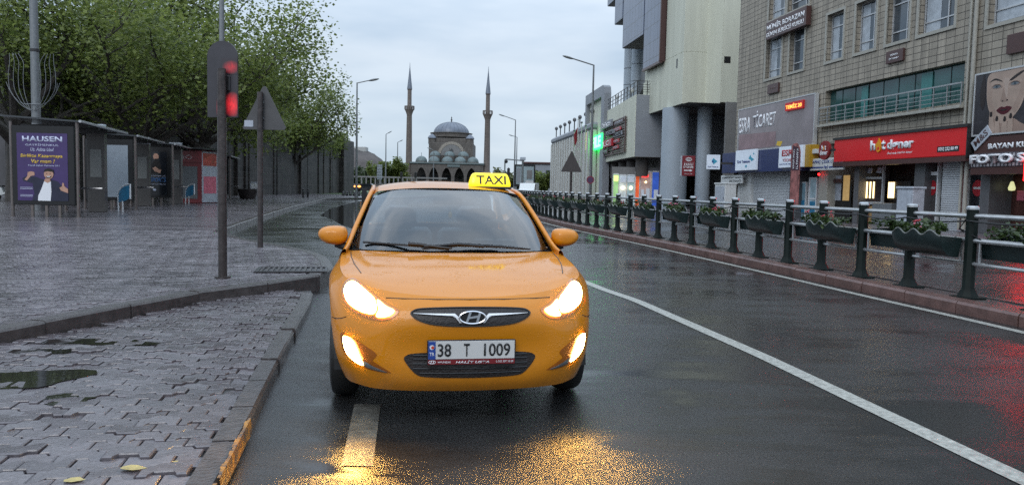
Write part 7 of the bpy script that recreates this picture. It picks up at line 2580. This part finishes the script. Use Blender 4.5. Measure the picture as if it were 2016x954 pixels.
# ------------------------------------------------------------------ far left: citadel hill, trees, rail, grass
M['rock'] = mat('hill_rock', (.075, .062, .056), .8, var=.5, vscale=.12, bump=.4, bscale=2)
M['grass'] = mat('grass_strip', (.065, .105, .035), .8, var=.3, vscale=2, bump=.3, bscale=30)
hl = MB()
hx0 = dp(600, 300, 300).x
rows_ = []
r_ = random.Random(12)
for j in range(8):
    row = []
    for i in range(26):
        u = 560 + i * 10
        base_h = np.interp(u, [560, 640, 690, 700, 740, 765, 810], [300, 288, 290, 292, 303, 330, 350])
        p = dp(u, base_h, 300)
        f = j / 7
        z = p.z * (1 - f ** 2.2) * (1 + .03 * r_.uniform(-1, 1))
        row.append((p.x + r_.uniform(-.6, .6), 300 - 38 * f + r_.uniform(-2, 2), max(z, -.5)))
    rows_.append(row)
hl.grid(rows_)
structure(hl.build('citadel_hill', M['rock'], None, True))
p = dp(666, 290, 298)
t = thing('castle', 'pale castle blocks on top of the far citadel hill', 'castle', (p.x, 296, p.z - 1.5))
MB().bbox(-6, 4, 0, 5, 0, 3.2, .1).bbox(-1.5, 3.5, 0.5, 4, 3.205, 6.5, .1).bbox(4.2, 11, 0, 5, -1.5, 1.8, .1).build('castle_wall', mat('castle_stone', (.42, .42, .40), .7, var=.15), t)
MB().box(-.5, .2, .44, .50, 4.2, 5.2).box(1.5, 2.2, .44, .50, 4.2, 5.2).build('castle_window', M['darkglass'], t)
FT = 'trees beyond the junction'
def ftree(u, vtop, D, wpx, label, m, seed, n=6000):
    top = dp(u, vtop, D)
    cr = wpx * D / FPX / 2
    tree('far_tree', label, Vector((top.x, D, 0)), top.z, top.z * .18, cr, n, cr * .11 + .12, m, seed, FT, (0, 0), 7, .22, spread=.85, levels=2)
ftree(652, 318, 150, 44, 'pale green bush-like tree just right of the stone wall end', M['leaf_yellow'], 101)
ftree(690, 312, 190, 50, 'grey green tree in front of the rocky hill', M['leaf_far'], 102)
ftree(728, 308, 230, 46, 'dark tree between the rocky hill and the left minaret', M['leaf_far'], 103)
ftree(770, 294, 200, 62, 'broad green tree just left of the left minaret', M['leaf'], 104, 9000)
ftree(745, 305, 215, 40, 'tree peeping up behind the far road sign panel', M['leaf'], 105)
ftree(984, 328, 180, 60, 'yellowish green tree just right of the right minaret', M['leaf_yellow'], 106)
ftree(1026, 318, 170, 44, 'bushy tree behind the far street billboard', M['leaf_yellow'], 107)
ftree(1072, 322, 140, 46, 'dark green tree beside the white ribbed mall wing', M['leaf'], 108)
ftree(950, 340, 190, 30, 'small tree at the foot of the right minaret', M['leaf_far'], 109)
gx = [dp(u, 360, 118).x for u in (560, 800)]
structure(MB().slab([(-60, 95), (-14, 95), (-6, 160), (-70, 160)], .0, .20).build('grass_verge', M['grass']))
fr_t = thing('parapet', 'long low grey parapet rail across the far junction', 'parapet', (dp(640, 350, 165).x, 165, 0))
Lw = dp(800, 350, 165).x - dp(560, 350, 165).x
MB().bbox(-10, Lw, 0, .5, 0, 1.6, .05).build('base_wall', M['ashlar'], fr_t)
mb = MB()
for k in range(30): mb.box(-9 + k * .98, -8.75 + k * .98, .1, .35, 1.6, 3.0)
mb.box(-10, Lw, .05, .4, 3.0, 3.3)
mb.build('balusters', M['darkrender'], fr_t)
for i in range(7):
    u = 676 + i * 7 + (3 if i > 3 else 0)
    p = gp(u, 383 - i * .25, .2)
    t = thing('bollard', 'small dark bollard in the row before the far junction', 'bollard', (dp(u, 380, 84).x, 84, .2), 0, 'row of small bollards at the far plaza edge')
    MB().lathe([(.16, 0), (.16, .35), (.10, .45), (0, .48)], n=10).build('post', M['black'], t, True)
    MB().lathe([(.165, .2), (.165, .27)], n=10).build('band', M['galv'], t, True)
# road sign panel
p = dp(747, 353, 100)
t = thing('direction_sign', 'tall white lane direction panel with dark rows, far behind the taxi roof', 'road sign', (p.x, 100, 0))
sc_ = 100 / FPX
zb3, zt3 = dp(747, 353, 100).z, dp(747, 324, 100).z
MB().tube([(-.2, .1, 0), (-.2, .1, zt3)], .06, 6).tube([(.2, .1, 0), (.2, .1, zt3)], .06, 6).build('pole', M['galv'], t, True)
f = MB().bbox(-5 * sc_, 5 * sc_, 0, .06, zb3, zt3, .01).build('panel', M['palegrey'], t)
mb = MB()
for k in range(5):
    z = zb3 + (zt3 - zb3) * (k + .25) / 5
    mb.box(-4.4 * sc_, -.4 * sc_, -.012, -.002, z, z + .16); mb.box(.4 * sc_, 4.4 * sc_, -.012, -.002, z, z + .16)
mb.build('arrow_rows', M['greyrender'], f)
# a car far away with its lamps on
p = dp(724, 352, 122)
t = thing('distant_car', 'distant small dark car with glowing orange lamps by the grass', 'car', (p.x, 122, .2), R(0))
MB().prism([(-2.0, .35), (-2.05, .75), (-1.5, .9), (-.9, 1.4), (.6, 1.42), (1.25, .95), (2.0, .85), (2.05, .35)], -.85, .85).build('body', mat('dark_car_paint', (.05, .05, .055), .2, coat=1), t)
MB().prism([(-1.0, .95), (-.75, 1.34), (.5, 1.36), (1.0, .97)], -.86, -.855).build('side_glass', M['darkglass'], t)
for x in (-1.25, 1.3):
    MB().tube([(x, -.88, .32), (x, -.7, .32)], .32, 16).build('wheel', M['rubber'], t)
for x in (-1.75, -1.15): MB().ball((x, -.95, .95), .26, .12, .16).build('lamp', emitter('amber_lamp', (1.0, .35, .08), 3.0), t, True)
# small traffic signals by the junction
for i, (u, v, D) in enumerate(((655, 340, 115), (790, 350, 150), (818, 350, 150), (1001, 345, 120))):
    p = dp(u, v, D)
    t = thing('far_traffic_light', ['far traffic light beside the end of the stone wall', 'far traffic light at the foot of the left minaret', 'far traffic light before the first portico arch', 'far traffic light just right of the taxi roof sign'][i], 'traffic light', (p.x, D, 0), 0, 'far traffic lights')
    MB().tube([(0, 0, 0), (0, 0, p.z + 1.2)], .07, 6).build('pole', M['darkmetal'], t, True)
    MB().bbox(-.22, .22, -.18, .18, p.z, p.z + 1.1, .04).build('signal_head', M['black'], t)

# far right: billboard, camera gantry, low building
p0 = dp(1012, 362, 112); p1 = dp(1054, 327, 112)
t = thing('billboard', 'big dark framed street billboard with a pale blue panel right of the taxi roof', 'billboard', (p0.x, 112, 0))
W, H = p1.x - p0.x, p1.z - p0.z
zb4 = p0.z
MB().box(0, W, 0, .3, zb4 - .35, zb4).box(0, W, 0, .3, zb4 + H, zb4 + H + .2).box(0, .25, 0, .3, zb4, zb4 + H).box(W - .2, W, 0, .3, zb4, zb4 + H).build('frame', M['frameblack'], t)
f = MB().box(.25, W - .2, .08, .25, zb4, zb4 + H).build('poster', mat('pale_blue_poster', (.32, .40, .42), .3, var=.15, vscale=.4), t)
MB().box(.35, W * .30, .06, .078, zb4 + .2, zb4 + H - .3).build('list_panel', M['greyrender'], f)
MB().bbox(W * .60, W * .86, .05, .078, zb4 + H * .30, zb4 + H * .78, .005).build('phone_picture', M['darkrender'], f)
MB().box(W * .55, W * .92, .06, .078, zb4 + H * .05, zb4 + H * .2).build('lower_strip', M['offwhite'], f)
MB().box(W * .4, W * .5, .05, .25, 0, zb4 - .36).box(W * .60, W * .7, .05, .25, 0, zb4 - .36).build('legs', M['frameblack'], t)
p = dp(1028, 372, 96)
t = thing('camera_gantry', 'grey camera mast with a long arm to the left before the billboard', 'gantry', (p.x, 96, 0))
zt4 = dp(1028, 313, 96).z
xl4 = dp(995, 313, 96).x - p.x
MB().tube([(0, 0, 0), (0, 0, zt4)], [.18, .12], 10).build('mast', M['galv'], t, True)
MB().tube([(.2, 0, zt4 - .2), (xl4, 0, zt4 - .05)], .08, 8).build('arm', M['galv'], t, True)
MB().bbox(-.35, .35, -.2, .2, zt4 - .15, zt4 + .25, .04).build('head_box', M['palegrey'], t)
MB().ball((xl4 + .1, 0, zt4 - .35), .22).tube([(xl4 + .1, 0, zt4 - .1), (xl4 + .1, 0, zt4 - .3)], .06, 6).build('camera', M['black'], t, True)
MB().tube([(xl4 - .05, .2, 0), (xl4 - .05, .2, zt4 - .1)], .08, 8).build('second_mast', M['galv'], t, True)
p = dp(1062, 372, 190)
t = thing('low_building', 'low grey building far right behind the billboard', 'building', (p.x, 190, 0))
zt5 = dp(1062, 323, 190).z
MB().bbox(-4, 14, 0, 10, 0, zt5, .1).build('wall', M['greyrender'], t)
MB().bbox(-4.4, 14.4, -.4, 10.4, zt5 + .003, zt5 + .5, .1).build('roof', M['brown'], t)
for k in range(4): MB().box(-2.5 + k * 4, -.5 + k * 4, -.06, -.005, zt5 * .5, zt5 * .8).build('window', M['darkglass'], t)
p = dp(1042, 378, 62)
t = thing('white_van', 'white vehicle glimpsed through the railing beyond the taxi roof sign', 'van', (dp(1041, 378, 92).x, 92, 0), R(80))
MB().prism([(-2.3, .4), (-2.3, 1.2), (-1.6, 1.3), (-1.0, 2.0), (2.2, 2.05), (2.3, .4)], -.9, .9).build('body', M['white'], t)
for x in (-1.5, 1.5):
    for y in (-.92, .72): MB().tube([(x, y, .35), (x, y + .2, .35)], .35, 14).build('wheel', M['rubber'], t)
MB().prism([(-1.55, 1.3), (-1.02, 1.9), (-.2, 1.9), (-.2, 1.3)], -.915, -.905).build('side_glass', M['darkglass'], t)
